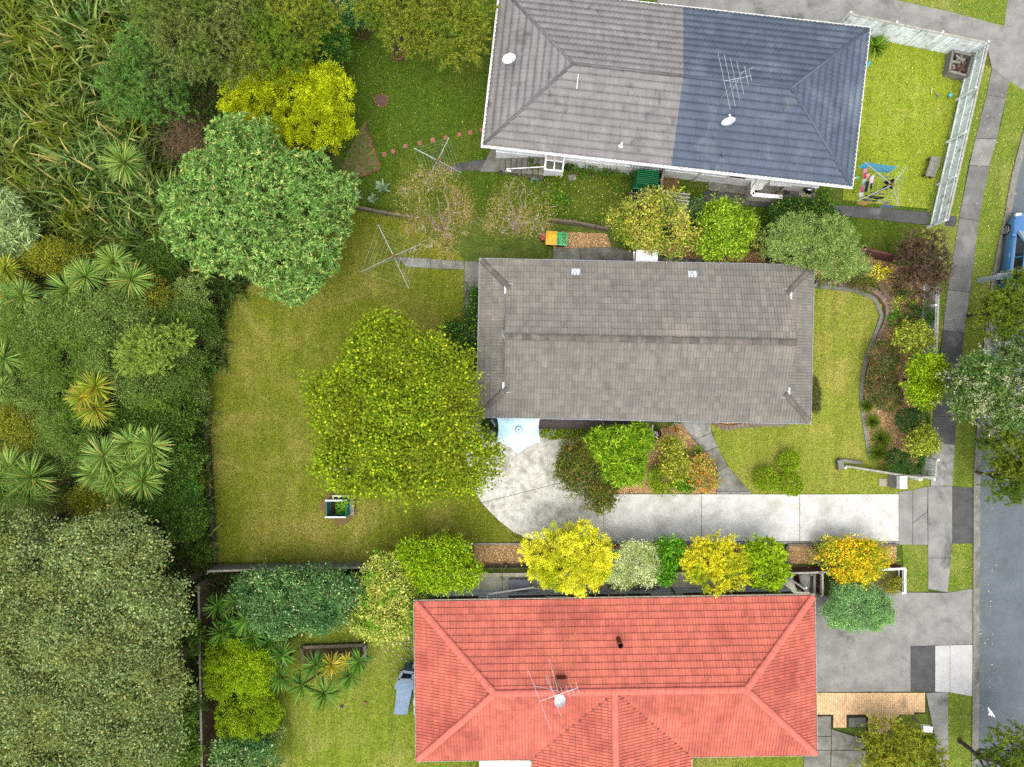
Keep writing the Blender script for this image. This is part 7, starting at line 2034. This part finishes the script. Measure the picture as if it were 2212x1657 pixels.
# deck, umbrella, chair, tub
def deck_():
    M, L, W = HM, HL, HW
    zt = .38
    pl = [P(1044, 882, zt), P(1406, 890, zt), P(1406, 924, zt), P(1398, 937, zt), P(1290, 937, zt), P(1166, 926, zt), P(1044, 926, zt)]
    root = thing('timber_deck', P(1240, 915), 'dark stained timber deck along the front of the middle house', 'deck')
    x = M.to_3x3() @ Vector((1, 0, 0)); y = M.to_3x3() @ Vector((0, 1, 0))
    o = P(1044, 940, zt)
    dm = mat('deck_board', S(104, 92, 86, .52), S(80, 70, 66, .52), scale=4, rough=.75, rnd=.18, stretch=(1, 8, 1))
    poly = [tuple(v[:2]) for v in pl]
    for k in range(18):
        yy = k * .092
        best = []
        for i in range(0, 400):
            p = o + x * (i * .025) + y * (yy + .045)
            if in_poly(np.array([p.x]), np.array([p.y]), poly)[0]: best.append(i * .025)
        if not best: continue
        a_, b_ = o + x * best[0] + y * (yy + .045), o + x * best[-1] + y * (yy + .045)
        m = MB(); m.bar(Vector((a_.x, a_.y, zt - .016)), Vector((b_.x, b_.y, zt - .016)), .082, .032); m.build('board', dm, root)
    m = MB(); m.prism(inset(poly, .06), .0, zt - .06); m.build('frame', wood_dark, root)
    for i in range(6):
        u0 = 1408 + i * 12.5; z = .36 - i * .055
        pl_ = [P(u0, 893, z), P(u0 + 12, 893, z), P(u0 + 12, 911.5 - i * .4, z), P(u0, 912 - i * .4, z)]
        m = MB(); m.prism([tuple(v[:2]) for v in pl_], 0, z); m.build('tread', mat('tread_board', S(150, 142, 136, .55), S(126, 118, 112, .55), scale=3, rough=.8, rnd=.1), root)
    for q in ([(1395, 939), (1409, 939), (1410, 917)], [(1395, 935), (1405, 935), (1405, 926), (1396, 926)]):
        m = MB(); pts_ = [P(u, v, 1.15) for u, v in q]
        for i in range(len(pts_) - 1): m.bar(pts_[i], pts_[i + 1], .05, .05)
        for p in pts_[:2]: m.bar(Vector((p.x, p.y, .3)), p, .045, .045)
        m.build('handrail', mat('rail_taupe', S(196, 188, 178, .65), rough=.7), root)
    m = MB(); a_, b_ = P(1272, 939, .34), P(1290, 939, .34); m.bar(a_, b_, .06, .05); m.build('edge_board', wood_grey, root)
deck_()
def umbrella():
    zr, zt = 2.05, 2.52
    c = P(1121, 928.6, zt)
    root = thing('umbrella', Vector((c.x, c.y, .38)), 'pale blue six sided sun umbrella over the deck edge', 'umbrella')
    rim = [P(1120, 981, zr), P(1167, 955, zr), P(1167.5, 899.5, zr), P(1120, 874, zr), P(1073, 899.5, zr), P(1072, 955, zr)]
    m = MB(); vs = []; fs = []
    n = 5
    for i in range(6):
        a_, b_ = rim[i], rim[(i + 1) % 6]
        for j in range(n + 1):
            for k in range(j + 1):
                t = j / n; s = k / j if j else 0
                e = a_.lerp(b_, s)
                p = c.lerp(e, t)
                sag = 4 * s * (1 - s) * t * t
                mid = (a_ + b_) / 2; inn = (c - mid); inn.z = 0
                p = p + inn.normalized() * (.10 * sag) - Vector((0, 0, .03 * sag))
                vs.append(p)
    per = (n + 1) * (n + 2) // 2
    for i in range(6):
        o = i * per
        for j in range(n):
            r0 = o + j * (j + 1) // 2; r1 = o + (j + 1) * (j + 2) // 2
            for k in range(j + 1):
                fs.append((r0 + k, r1 + k, r1 + k + 1))
                if k < j: fs.append((r0 + k, r1 + k + 1, r0 + k + 1))
    nv = len(vs)
    m.add(vs + [v_ - Vector((0, 0, .006)) for v_ in vs], fs + [tuple(x_ + nv for x_ in f[::-1]) for f in fs])
    canopy_m = mat('umbrella_cloth', S(200, 230, 246, .96), S(176, 216, 242, .92), scale=.9, rough=.8)
    cv = m.build('canopy', canopy_m, root, smooth=True)
    m = MB(); m.lathe(c + Vector((0, 0, .015)), [(.2, -.05), (.13, .02), (.03, .045)], 14); m.build('vent', canopy_m, cv, True)
    m = MB(); m.lathe(c + Vector((0, 0, .05)), [(.045, 0), (.045, .03), (.02, .05)], 12); m.build('finial', mat('slate_plastic', S(80, 110, 124, .6), rough=.5), root)
    m = MB(); m.tube([Vector((c.x, c.y, .38)), c], .022, 8); m.build('pole', steel, root)
    m = MB(); m.lathe((c.x, c.y, .38), [(.28, 0), (.28, .06), (.06, .1)], 16); m.build('base', black_p, root)
    for p in rim:
        m = MB(); m.tube([c - Vector((0, 0, .03)), p - Vector((0, 0, .015))], .008, 4); m.build('rib', steel, root)
umbrella()
def folding_chair():
    c = P(1071, 910, .75); root = thing('deck_chair', Vector((c.x, c.y, .38)), 'dark slatted deck chair peeping out left of the umbrella', 'chair')
    dk = mat('slate_frame', S(60, 84, 98, .6), rough=.5)
    R = Matrix.Translation((c.x, c.y, .38)) @ Matrix.Rotation(.55, 4, 'Z')
    m = MB(); m.boxm(R @ Matrix.Translation((.15, 0, .4)), .42, .44, .03); m.build('seat', dk, root)
    for k in range(4):
        m = MB(); m.boxm(R @ Matrix.Translation((-.1 - .02 * k, 0, .5 + .12 * k)), .02, .44, .05); m.build('slat', mat('pale_slat_b', S(190, 206, 214, .6), rough=.6), root)
    for s in (-1, 1):
        m = MB(); m.bar(R @ Vector((-.2, .22 * s, .95)), R @ Vector((.35, .22 * s, 0)), .03, .03); m.build('leg', dk, root)
        m = MB(); m.bar(R @ Vector((.35, .2 * s, .42)), R @ Vector((-.1, .2 * s, 0)), .03, .03); m.build('leg', dk, root)
folding_chair()
def tub():
    c = P(1416, 938, .35); c.z = 0
    root = thing('flower_tub', c, 'dark half barrel of flowers at the corner of the deck', 'planter')
    m = MB(); m.lathe(c, [(.24, 0), (.3, .36), (.27, .36), (.26, .3)], 18); m.build('barrel', mat('dark_barrel', S(72, 40, 44, .5), S(50, 30, 32, .5), scale=8, rough=.8), root)
    m = MB(); m.lathe(c, [(.265, .28), (.265, .3)], 16); m.build('soil', soil_m, root)
    rr = np.random.default_rng(9); nn = 160
    a = rr.uniform(0, 6.28, nn); q = .25 * np.sqrt(rr.random(nn))
    C = np.stack([q * np.cos(a), q * np.sin(a), .33 + rr.random(nn) * .1], 1)
    V = leaf_quads(C, unit(rr.normal(size=(nn, 3)) + np.array([0, 0, .8])), rr.uniform(.05, .12, nn), rr.uniform(.02, .05, nn), rr)
    link_mesh('plants', np_mesh('plants', V.reshape(-1, 3), 4), root, L_['lush'])
    m = MB(); m2 = MB()
    for k in range(14): 
        t = k * 2.4; (m if k < 7 else m2).box((c.x + .2 * math.cos(t) * (.3 + .05 * k % .7), c.y + .2 * math.sin(t) * (.4 + .04 * k), .47), (.05, .05, .03), t)
    m.build('flowers', white_p, root); m2.build('flowers', mat('magenta_petal', S(150, 60, 110, .6), rough=.7), root)
tub()

# vegetable boxes
def vege_box(label, tl, tr, br, bl, back, seed):
    """top corners of the tall screen in the survey grid"""
    z1 = 1.05
    q = [P(u, v, z1) for u, v in (tl, tr, br, bl)]
    c = sum(q, Vector()) / 4; c.z = 0
    root = thing('vegetable_box', c, label, 'planter')
    teal = mat('teal_mesh', S(24, 116, 110, 1.3), S(18, 100, 98, 1.2), scale=6, rough=.8)
    for i in range(4):
        a_, b_ = q[i], q[(i + 1) % 4]
        m = MB(); m.bar(Vector((a_.x, a_.y, .15)), Vector((b_.x, b_.y, .15)), .05, .3); m.build('board', wood_grey, root)
        m = MB(); m.bar(Vector((a_.x, a_.y, .67)), Vector((b_.x, b_.y, .67)), .012, .72); m.build('screen', teal, root)
        m = MB(); m.bar(Vector((a_.x, a_.y, 0)), a_, .05, .05); m.build('post', wood_grey, root)
    m = MB(); m.bar(q[0] + Vector((-.06, 0, .03)), q[1] + Vector((.02, 0, .03)), .07, .05); m.build('batten', white_trim, root)
    m = MB(); m.bar(q[3] + Vector((-.06, 0, .03)), q[2] + Vector((.02, 0, .03)), .06, .05); m.build('batten', white_trim, root)
    m = MB(); m.prism(inset([tuple(v[:2]) for v in q], .04), .02, .26); m.build('soil', mat('potting_soil', S(74, 54, 38, .55), S(54, 40, 28, .5), scale=12, rough=.95), root)
    rr = np.random.default_rng(seed); nn = 260
    cx_, cy_ = c.x + .12, c.y
    C = np.stack([cx_ + rr.uniform(-.3, .36, nn), cy_ + rr.uniform(-.38, .36, nn), rr.uniform(.3, .42, nn)], 1) - np.array([c.x, c.y, 0])
    V = leaf_quads(C, unit(rr.normal(size=(nn, 3)) * np.array([1, 1, .3]) + np.array([0, 0, .25])), rr.uniform(.1, .17, nn), rr.uniform(.06, .1, nn), rr, .1)
    link_mesh('greens', np_mesh('greens', V.reshape(-1, 3), 4), root, L_['green_glossy'])
    a_, b_, d_ = P(718, 1071, .55), P(761, 1071, .55), P(763, 1110, .3)
    if back:
        m = MB(); m.bar(P(717, 1071.5, .75), P(761, 1071.5, .75), .05, .04); m.build('batten', white_trim, root)
        m = MB(); m.bar(P(761, 1072, .2), P(762, 1112, .2), .2, .28); m.build('side_box', wood_grey, root)
vege_box('teal screened vegetable box standing clear on the back lawn', (705, 1081), (748, 1081), (747, 1117), (705, 1117), True, 4)
vege_box('teal screened vegetable box mostly hidden under the maple', (705, 1013), (748, 1013), (747, 1034), (705, 1034), False, 6)

# letterboxes, hatch
p = P(1950, 1042, 1.05); p.z = 0
m = MB(); m.box((p.x, p.y, .95), (.33, .6, .3)); m2 = MB(); m2.box((p.x, p.y, 1.115), (.36, .64, .03)); m3 = MB(); q = P(1934, 1040, .5); m3.box((q.x + .05, q.y, .4), (.32, .66, .8)); m4 = MB(); m4.box((p.x + .17, p.y, .98), (.012, .3, .03))
one('letterbox', 'white letterbox on a grey block pillar by the driveway entrance', 'letterbox', p, [('box', m, white_p), ('lid', m2, white_p), ('pillar', m3, conc_path), ('slot', m4, black_p)])
p = P(2001, 1573, 1.1); q = P(1988, 1562, 0)
m = MB(); m.bar((p.x, p.y, 0), (p.x, p.y, 1.0), .09, .09); m2 = MB(); m2.box((p.x, p.y, 1.1), (.44, .26, .24), -.08); m3 = MB(); m3.box((p.x, p.y, 1.23), (.48, .3, .025), -.08)
one('letterbox', 'white letterbox on a timber post above the agapanthus', 'letterbox', (p.x, p.y, 0), [('post', m, wood_grey), ('box', m2, white_p), ('lid', m3, white_p)])
p = P(1906.5, 1042); m = MB(); m.box((p.x, p.y, .02), (.4, .4, .05)); tag(m.build('access_cover', mat('cover_concrete', S(190, 176, 158, .6), S(170, 156, 140, .6), scale=4, rough=.9)), 'square pinkish access cover in the lawn beside the letterbox', 'cover')
m = MB(); p = P(2019.5, 646, .1); m.box((p.x, p.y, .1), (.14, .22, .2), -.3); m.box((p.x - .02, p.y + .14, .12), (.07, .12, .1), .3); tag(m.build('white_marker', white_p), 'small white plastic marker on the verge below the purple maple', 'marker')

# side passage clutter
p = P(1121, 1262, .55); p.z = 0
m = MB(); m.box((p.x, p.y, .26), (1.05, .42, .5)); m2 = MB(); m2.box((p.x, p.y, .535), (1.1, .48, .05)); 
one('storage_box', 'long grey storage box with a dark lid in the side passage', 'storage box', p, [('body', m, mat('grey_plastic', S(176, 180, 190, .65), S(160, 150, 146, .62), scale=4, rough=.6)), ('lid', m2, mat('slate_lid', S(150, 156, 170, .6), S(126, 132, 146, .6), scale=3, rough=.6))])
m = MB(); m.tube([P(1051, 1299, 2.5), P(1054, 1284, 1.2), P(1153, 1269, .9), P(1154, 1266, .3)], .05, 8); m.tube([P(1154, 1271, .9), P(1199, 1275, .85), P(1276, 1277, .8)], .025, 6)
tag(m.build('drain_pipe', white_trim, red))
m = MB(); a_ = P(1273, 1268, .3); m.box((a_.x + .35, a_.y - .05, .12), (.62, .34, .02), .08); m.box((a_.x + .25, a_.y - .33, .14), (.36, .26, .02), .2)
tag(m.build('cardboard', mat('cardboard_brown', S(178, 138, 92, .62), S(160, 122, 80, .6), scale=3, rough=.9)), 'flattened brown cardboard in the side passage', 'cardboard')
m = MB(); c = P(1173, 1265, .1); m.tube([(c.x + .13 * math.cos(6.283 * i / 14), c.y + .13 * math.sin(6.283 * i / 14), .08) for i in range(15)], .03, 6, cap=False); tag(m.build('yellow_ring', mat('yellow_plastic', S(220, 186, 40, .65), rough=.5)), 'yellow coiled hose ring in the side passage', 'hose')
root = thing('back_steps', P(1370, 1276), 'two broad concrete steps at the red house back door', 'steps')
for (u0, u1, v0, v1, z) in ((1313, 1426, 1259, 1284, .18), (1326, 1416, 1270, 1288, .42)):
    m = MB(); m.prism([tuple(P(u, v, z)[:2]) for u, v in ((u0, v0), (u1, v0), (u1, v1), (u0, v1))], 0, z); m.build('step', MATS['weathered_concrete'], root)
p = P(1601, 1270, .8); p.z = 0
m = MB(); m.box((p.x, p.y, .38), (.5, .52, .72)); m2 = MB(); m2.box((p.x, p.y, .77), (.56, .58, .05)); one('storage_box', 'upright pale grey box beside the second golden shrub', 'storage box', p, [('body', m, MATS['grey_plastic']), ('lid', m2, mat('pale_lid', S(206, 212, 218, .7), rough=.5))])
root = thing('crate', P(1628, 1268), 'black and white milk crate beside the upright grey box', 'crate')
for i in range(4):
    m = MB(); c = P(1628, 1268); m.box((c.x - .15 + .1 * i, c.y, .18), (.05, .36, .3)); m.build('slat', white_p if i % 2 else black_p, root)
m = MB(); m.tube([P(1450, 1268, .05), P(1455, 1277, .9), P(1462, 1292, 1.9)], .04, 8); tag(m.build('waste_pipe', mat('maroon_pipe', S(110, 60, 60, .6), rough=.6), red))
root = thing('garden_steps', P(1737, 1257), 'flight of concrete steps between the maroon gates', 'steps')
for i in range(4):
    v0 = 1238 + i * 10; z = .62 - i * .15
    m = MB(); m.prism([tuple(P(u, v, z)[:2]) for u, v in ((1724, v0), (1750, v0), (1750, v0 + 11), (1724, v0 + 11))], 0, z); m.build('step', MATS['weathered_concrete'], root)
m = MB(); m.bar(P(1753, 1237, .35), P(1753, 1282, .35), .1, .7); m.build('side_wall', MATS['weathered_concrete'], root)

# playhouse slide beside the red house
def play():
    root = thing('plastic_playhouse', P(876, 1492), 'grey blue ribbed plastic slide house beside the red roofed house', 'playhouse')
    m = mat('slate_blue_plastic', S(126, 152, 178, .6), S(112, 138, 164, .6), scale=2, rough=.5)
    def zz(x, y): return (1060 * .7786 + .229 * x, 1820 * .7786 + .229 * y)
    z = 1.1
    prof = [(0, 145, 1.15), (.12, 200, 1.15), (.3, 250, 1.1), (.45, 330, 1.0), (.75, 450, .7), (1, 555, .35)]
    def lr(y):
        t = (y - 145) / 410
        xl = 195 - 85 * min(1, t * 2.4) ** .7 if t < .4 else 140 - 30 * (t - .4) / .6
        xr = 302 - 10 * t if t < .4 else 285 - 48 * (t - .4) / .6
        return xl, xr
    n = 34
    for i in range(n):
        y0, y1 = 215 + (555 - 215) * i / n, 215 + (555 - 215) * (i + 1) / n
        zf = lambda y: np.interp(y, [145, 250, 330, 450, 555], [1.15, 1.15, 1.08, .8, .42])
        l0, r0 = lr(y0); l1, r1 = lr(y1)
        za, zb_ = float(zf(y0)), float(zf(y1))
        pts_ = [P(*zz(l0, y0), za), P(*zz(r0, y0), za), P(*zz(r1, y1), zb_), P(*zz(l1, y1), zb_)]
        b = MB(); up = Vector((0, 0, .012)); mid0, mid1 = pts_[0].lerp(pts_[3], .5) + up, pts_[1].lerp(pts_[2], .5) + up
        b.add([pts_[0], pts_[1], mid1, mid0, pts_[2], pts_[3]], [(0, 3, 2, 1), (3, 5, 4, 2)])
        b.add([pts_[0], pts_[3], Vector((pts_[3].x, pts_[3].y, 0)), Vector((pts_[0].x, pts_[0].y, 0))], [(0, 1, 2, 3)])
        b.add([pts_[1], pts_[2], Vector((pts_[2].x, pts_[2].y, 0)), Vector((pts_[1].x, pts_[1].y, 0))], [(0, 3, 2, 1)])
        b.build('rib', m, root)
    q = [P(*zz(195, 145), 1.15), P(*zz(302, 158), 1.15), P(*zz(285, 226), 1.15), P(*zz(152, 222), 1.15)]
    for i in range(4):
        b = MB(); b.bar(q[i], q[(i + 1) % 4], .13, .06); b.build('roof_rim', mat('dark_slate_plastic', S(92, 112, 128, .6), rough=.5), root)
    b = MB(); a_ = [Vector((v.x, v.y, .02)) for v in q]; b.prism([tuple(v[:2]) for v in a_], .02, .06); b.build('floor', mat('wood_floor', S(120, 74, 40, .6), S(90, 56, 30, .6), scale=6, rough=.8), root)
    for i in range(4):
        b = MB(); b.bar(Vector((q[i].x, q[i].y, .55)), Vector((q[(i + 1) % 4].x, q[(i + 1) % 4].y, .55)), .03, 1.1); b.build('side', m, root)
    b = MB(); c = P(*zz(232, 200), .3); b.box((c.x, c.y, .2), (.3, .18, .28), .3); b.build('seat', mat('orange_wood', S(190, 120, 60, .6), S(120, 60, 30, .6), scale=8, rough=.7), root)
play()
m = MB(); a_ = P(893, 1450, .7); m.box((a_.x, a_.y, .4), (.14, .7, .7), -.12); m2 = MB(); m2.box((a_.x + .06, a_.y - .25, .5), (.12, .4, .5), -.1)
one('barrow', 'pale tray leaning at the wall with a yellow bag in it', 'barrow', (a_.x, a_.y, 0), [('tray', m, MATS['grey_plastic']), ('bag', m2, mat('yellow_bag', S(230, 170, 40, .62), rough=.6))])
b = MB(); n = 9; vs = []
for i in range(n):
    for j in range(4):
        t = i / (n - 1); p = P(891 + 1.5 * t - j * 1.2 + j * 3.0, 1482 + 63 * t, .5); vs.append(Vector((p.x, p.y, .45 + .1 * math.sin(i * 1.7 + j) - .1 * abs(j - 1.5))))
b.add(vs, [(i * 4 + j, (i + 1) * 4 + j, (i + 1) * 4 + j + 1, i * 4 + j + 1) for i in range(n - 1) for j in range(3)])
b.add([v_ - Vector((0, 0, .4)) for v_ in vs], [(i * 4 + j, i * 4 + j + 1, (i + 1) * 4 + j + 1, (i + 1) * 4 + j) for i in range(n - 1) for j in range(3)])
tag(b.build('white_tarpaulin', mat('white_tarp', S(232, 234, 238, .8), S(206, 208, 214, .78), scale=5, rough=.6)), 'crumpled white tarpaulin heap along the red house wall', 'tarpaulin')
for (u, v, s, col, lb) in ((947, 1523, .14, (44, 46, 50), 'small black block on the lower lawn'), (1013, 1517, .13, (170, 60, 80), 'pink and white shoe on the lower lawn')):
    u, v = {947: (738, 1525), 1013: (789, 1517)}[u]; m = MB(); c = P(u, v); m.box((c.x, c.y, .08), (s, s * .8, .08), .4); m.box((c.x + s * .3, c.y - s * .3, .06), (s * .5, s * .5, .05), .7); tag(m.build('lost_toy', mat('toy_%d_%d_%d' % col, S(*col, .6), rough=.6)), lb, 'toy')
# pale pebbles beside the cream and green shrub
m = MB()
for _ in range(130):
    u, v = random.gauss(872, 22), random.gauss(1392, 30); c = P(u, v); s = random.uniform(.02, .06); m.lathe((c.x, c.y, .0), [(s, .03), (s * .8, .07), (s * .3, .09)], 6)
tag(m.build('pebbles', mat('pale_stone', S(214, 206, 196, .66), S(160, 150, 140, .6), scale=10, rough=.9, rnd=.2)), 'scattered pale stones on the grass by the red house corner', 'stones', kind='stuff')

# street lamp, gull, car
p = P(2116, 606.5)
m = MB(); m.tube([p, p + Vector((0, 0, .6)), p + Vector((0, 0, 8))], [.15, .13, .09], 12); m2 = MB(); m2.tube([p + Vector((0, 0, 7.9)), p + Vector((.4, .0, 8.3)), p + Vector((1.8, .1, 8.5))], .04, 8); m3 = MB(); m3.box((p.x + 2.1, p.y + .1, 8.5), (.7, .25, .12)); m4 = MB(); m4.box((p.x + .02, p.y, 1.45), (.26, .3, .12)); 
one('street_lamp', 'grey street lamp pole rising from the verge beside the blue car', 'street lamp', p, [('pole', m, mat('galvanised_pole', S(176, 184, 190, 1.0), S(158, 166, 172, .95), scale=4, rough=.5)), ('arm', m2, steel), ('lamp_head', m3, steel), ('bracket', m4, mat('pole_bracket', S(200, 206, 210, .7), rough=.5))])
c = P(2139, 1538, 4.9)
root = thing('gull', c, 'white gull perched at the tip of the bottom corner street tree', 'bird')
m = MB(); m.tube([c + Vector((-.12, .22, .02)), c + Vector((-.06, .1, .03)), c + Vector((0, 0, .03)), c + Vector((.05, -.1, .0)), c + Vector((.08, -.2, -.02))], [.02, .045, .07, .06, .02], 8); m.build('body', white_p, root, True)
for s in (-1, 1):
    m = MB(); a_ = c + Vector((.01, .0, .05)); e = Vector((.12 * s, -.1 - .04 * s, .03)); m.add([a_ + Vector((0, .06, 0)), a_ + Vector((0, -.06, 0)), a_ + e + Vector((0, -.06, 0)), a_ + e * 1.25, a_ + Vector((0, .06, -.012)), a_ + Vector((0, -.06, -.012)), a_ + e + Vector((0, -.06, -.012)), a_ + e * 1.25 - Vector((0, 0, .012))], MB.BOXF); m.build('wing', white_p, root)

def car():
    Lc, Wc = 4.4, 1.78
    pf = P(2174, 497, .3); pr_ = P(2162, 593, .3)
    fwd = (pf - pr_); wb = fwd.length; fwd = fwd.normalized(); fwd.z = 0; fwd.normalize()
    right = Vector((fwd.y, -fwd.x, 0))
    axle_mid = (pf + pr_) / 2
    c = axle_mid + right * (Wc / 2 - .02); c.z = 0
    R = Matrix((right, fwd, Vector((0, 0, 1)))).transposed().to_4x4(); R.translation = c
    root = thing('parked_car', c, 'blue hatchback parked at the kerb under the street tree', 'car')
    paint = mat('blue_paint', S(60, 128, 190, .62), S(54, 118, 178, .6), scale=.5, rough=.18, spec=.6, coat=.8)
    f = 2.05; bk = -2.2; h = Wc / 2
    # stations along the car: y, half width, z of sill, z of waist, z of top, half width of top
    st = [(f, .52, .32, .5, .55, .46), (f - .12, .72, .24, .56, .66, .62), (f - .5, .84, .2, .68, .8, .72), (.95, .885, .2, .84, .93, .76), (.6, .89, .2, .88, .97, .76), (-.1, .89, .2, .9, .98, .76), (-1.2, .89, .2, .92, 1.0, .74), (-1.75, .87, .22, .92, 1.0, .7), (bk + .1, .76, .28, .84, .95, .62), (bk, .6, .36, .7, .8, .5)]
    vs = []; fs = []
    ring = 12
    for y, w, z0, z1, z2, wt in st:
        row = [(-w * .92, z0), (-w, z0 + .12), (-w * 1.0, (z0 + z1) / 2), (-w * .985, z1), (-wt, z2), (-wt * .5, z2 + .035), (wt * .5, z2 + .035), (wt, z2), (w * .985, z1), (w * 1.0, (z0 + z1) / 2), (w, z0 + .12), (w * .92, z0)]
        vs += [R @ Vector((x, y, z)) for x, z in row]
    for i in range(len(st) - 1):
        for k in range(ring): fs.append((i * ring + k, i * ring + (k + 1) % ring, (i + 1) * ring + (k + 1) % ring, (i + 1) * ring + k))
    fs.append(tuple(range(ring))); fs.append(tuple((len(st) - 1) * ring + k for k in range(ring - 1, -1, -1)))
    m = MB(); m.add(vs, fs); body = m.build('body', paint, root, True)
    # glasshouse
    gs = [(1.0, .70, .95, .02), (.3, .60, 1.0, .42), (-.4, .60, 1.0, .47), (-1.3, .58, 1.0, .44), (-1.95, .58, .98, .04)]
    roof = MB(); rv = []; rf = []
    for y, wt, zb, up in gs[1:4]:
        rv += [R @ Vector((x, y, zb + up + (.02 if abs(x) < .4 else 0))) for x in (-wt, -wt * .5, wt * .5, wt)]
    for i in range(2):
        for k in range(3): rf.append((i * 4 + k, i * 4 + k + 1, (i + 1) * 4 + k + 1, (i + 1) * 4 + k))
    n0 = len(rv); rv += [v_ - Vector((0, 0, .03)) for v_ in rv]; rf += [tuple(x_ + n0 for x_ in q[::-1]) for q in rf]
    roof.add(rv, rf); roof.build('roof', paint, root, True)
    gl = mat('car_glass', S(40, 52, 58, .5), rough=.04, spec=.9)
    def quad(name, pts_, mm):
        m = MB(); p3 = [R @ Vector(p_) for p_ in pts_]; nrm = (p3[1] - p3[0]).cross(p3[2] - p3[0]).normalized() * .012
        m.add(p3 + [p_ - nrm for p_ in p3], MB.BOXF); return m.build(name, mm, root)
    quad('windscreen', [(-.72, 1.0, .96), (.72, 1.0, .96), (.58, .32, 1.41), (-.58, .32, 1.41)], mat('screen_glass', S(150, 176, 180, .5), rough=.05, spec=.9))
    quad('rear_window', [(.6, -1.95, 1.0), (-.6, -1.95, 1.0), (-.55, -1.32, 1.43), (.55, -1.32, 1.43)], gl)
    for s in (-1, 1):
        for (y0, y1, yt0, yt1) in ((.85, -.35, .3, -.38), (-.42, -1.7, -.45, -1.3)):
            quad('side_window', [(s * .76, y0, .98), (s * .76, y1, 1.0), (s * .605, yt1, 1.4), (s * .605, yt0, 1.4)], gl)
        for y0 in (-.385,): quad('pillar', [(s * .765, y0 + .035, .98), (s * .765, y0 - .035, .98), (s * .612, y0 - .035, 1.42), (s * .612, y0 + .035, 1.42)], paint)
        m = MB(); m.bar(R @ Vector((s * .765, .9, .985)), R @ Vector((s * .61, .28, 1.42)), .05, .05); m.build('pillar', paint, root)
        m = MB(); m.bar(R @ Vector((s * .61, .28, 1.42)), R @ Vector((s * .59, -1.35, 1.44)), .05, .05); m.build('roof_rail', paint, root)
        m = MB(); m.boxm(R @ Matrix.Translation((s * .96, .75, .98)), .2, .1, .13); m.build('mirror', paint, root)
        for y0 in (-.25, -1.15):
            m = MB(); m.boxm(R @ Matrix.Translation((s * .895, y0, .78)), .03, .18, .03); m.build('door_handle', steel, root)
        for y0 in (wb / 2, -wb / 2):
            cc = R @ Vector((s * (h - .1), y0, .31))
            m = MB(); m.tube([cc - right * .1, cc - right * .095, cc + right * .095, cc + right * .1], [.27, .31, .31, .27], 20); w_ = m.build('wheel', mat('tyre_rubber', S(34, 34, 36, .6), rough=.85), root)
            o_ = cc + right * (s * .102); m = MB()
            for k in range(5):
                a = 6.283 * k / 5; e = o_ + (fwd * math.cos(a) + Vector((0, 0, 1)) * math.sin(a)) * .19; m.bar(o_, e, .02, .045)
            m.tube([o_ - right * .01, o_ + right * .01], .06, 10); m.tube([o_ + (fwd * math.cos(6.283 * k / 18) + Vector((0, 0, 1)) * math.sin(6.283 * k / 18)) * .2 for k in range(19)], .014, 5, cap=False)
            m.build('rim', steel, w_)
        m = MB(); m.boxm(R @ Matrix.Translation((s * .6, f - .12, .62)) @ Matrix.Rotation(-.3 * s, 4, 'Z'), .3, .14, .13); m.build('headlight', mat('lamp_lens', S(220, 226, 230, .7), rough=.1, spec=.7), root)
        m = MB(); m.boxm(R @ Matrix.Translation((s * .66, bk + .1, .8)), .16, .12, .22); m.build('tail_light', mat('tail_lens', S(170, 20, 24, .6), rough=.2), root)
    for y0 in (f + .0, bk - .0):
        m = MB(); m.boxm(R @ Matrix.Translation((0, y0 - .03 * (1 if y0 > 0 else -1), .38)), 1.3, .12, .2); m.build('bumper', paint, root)
car()
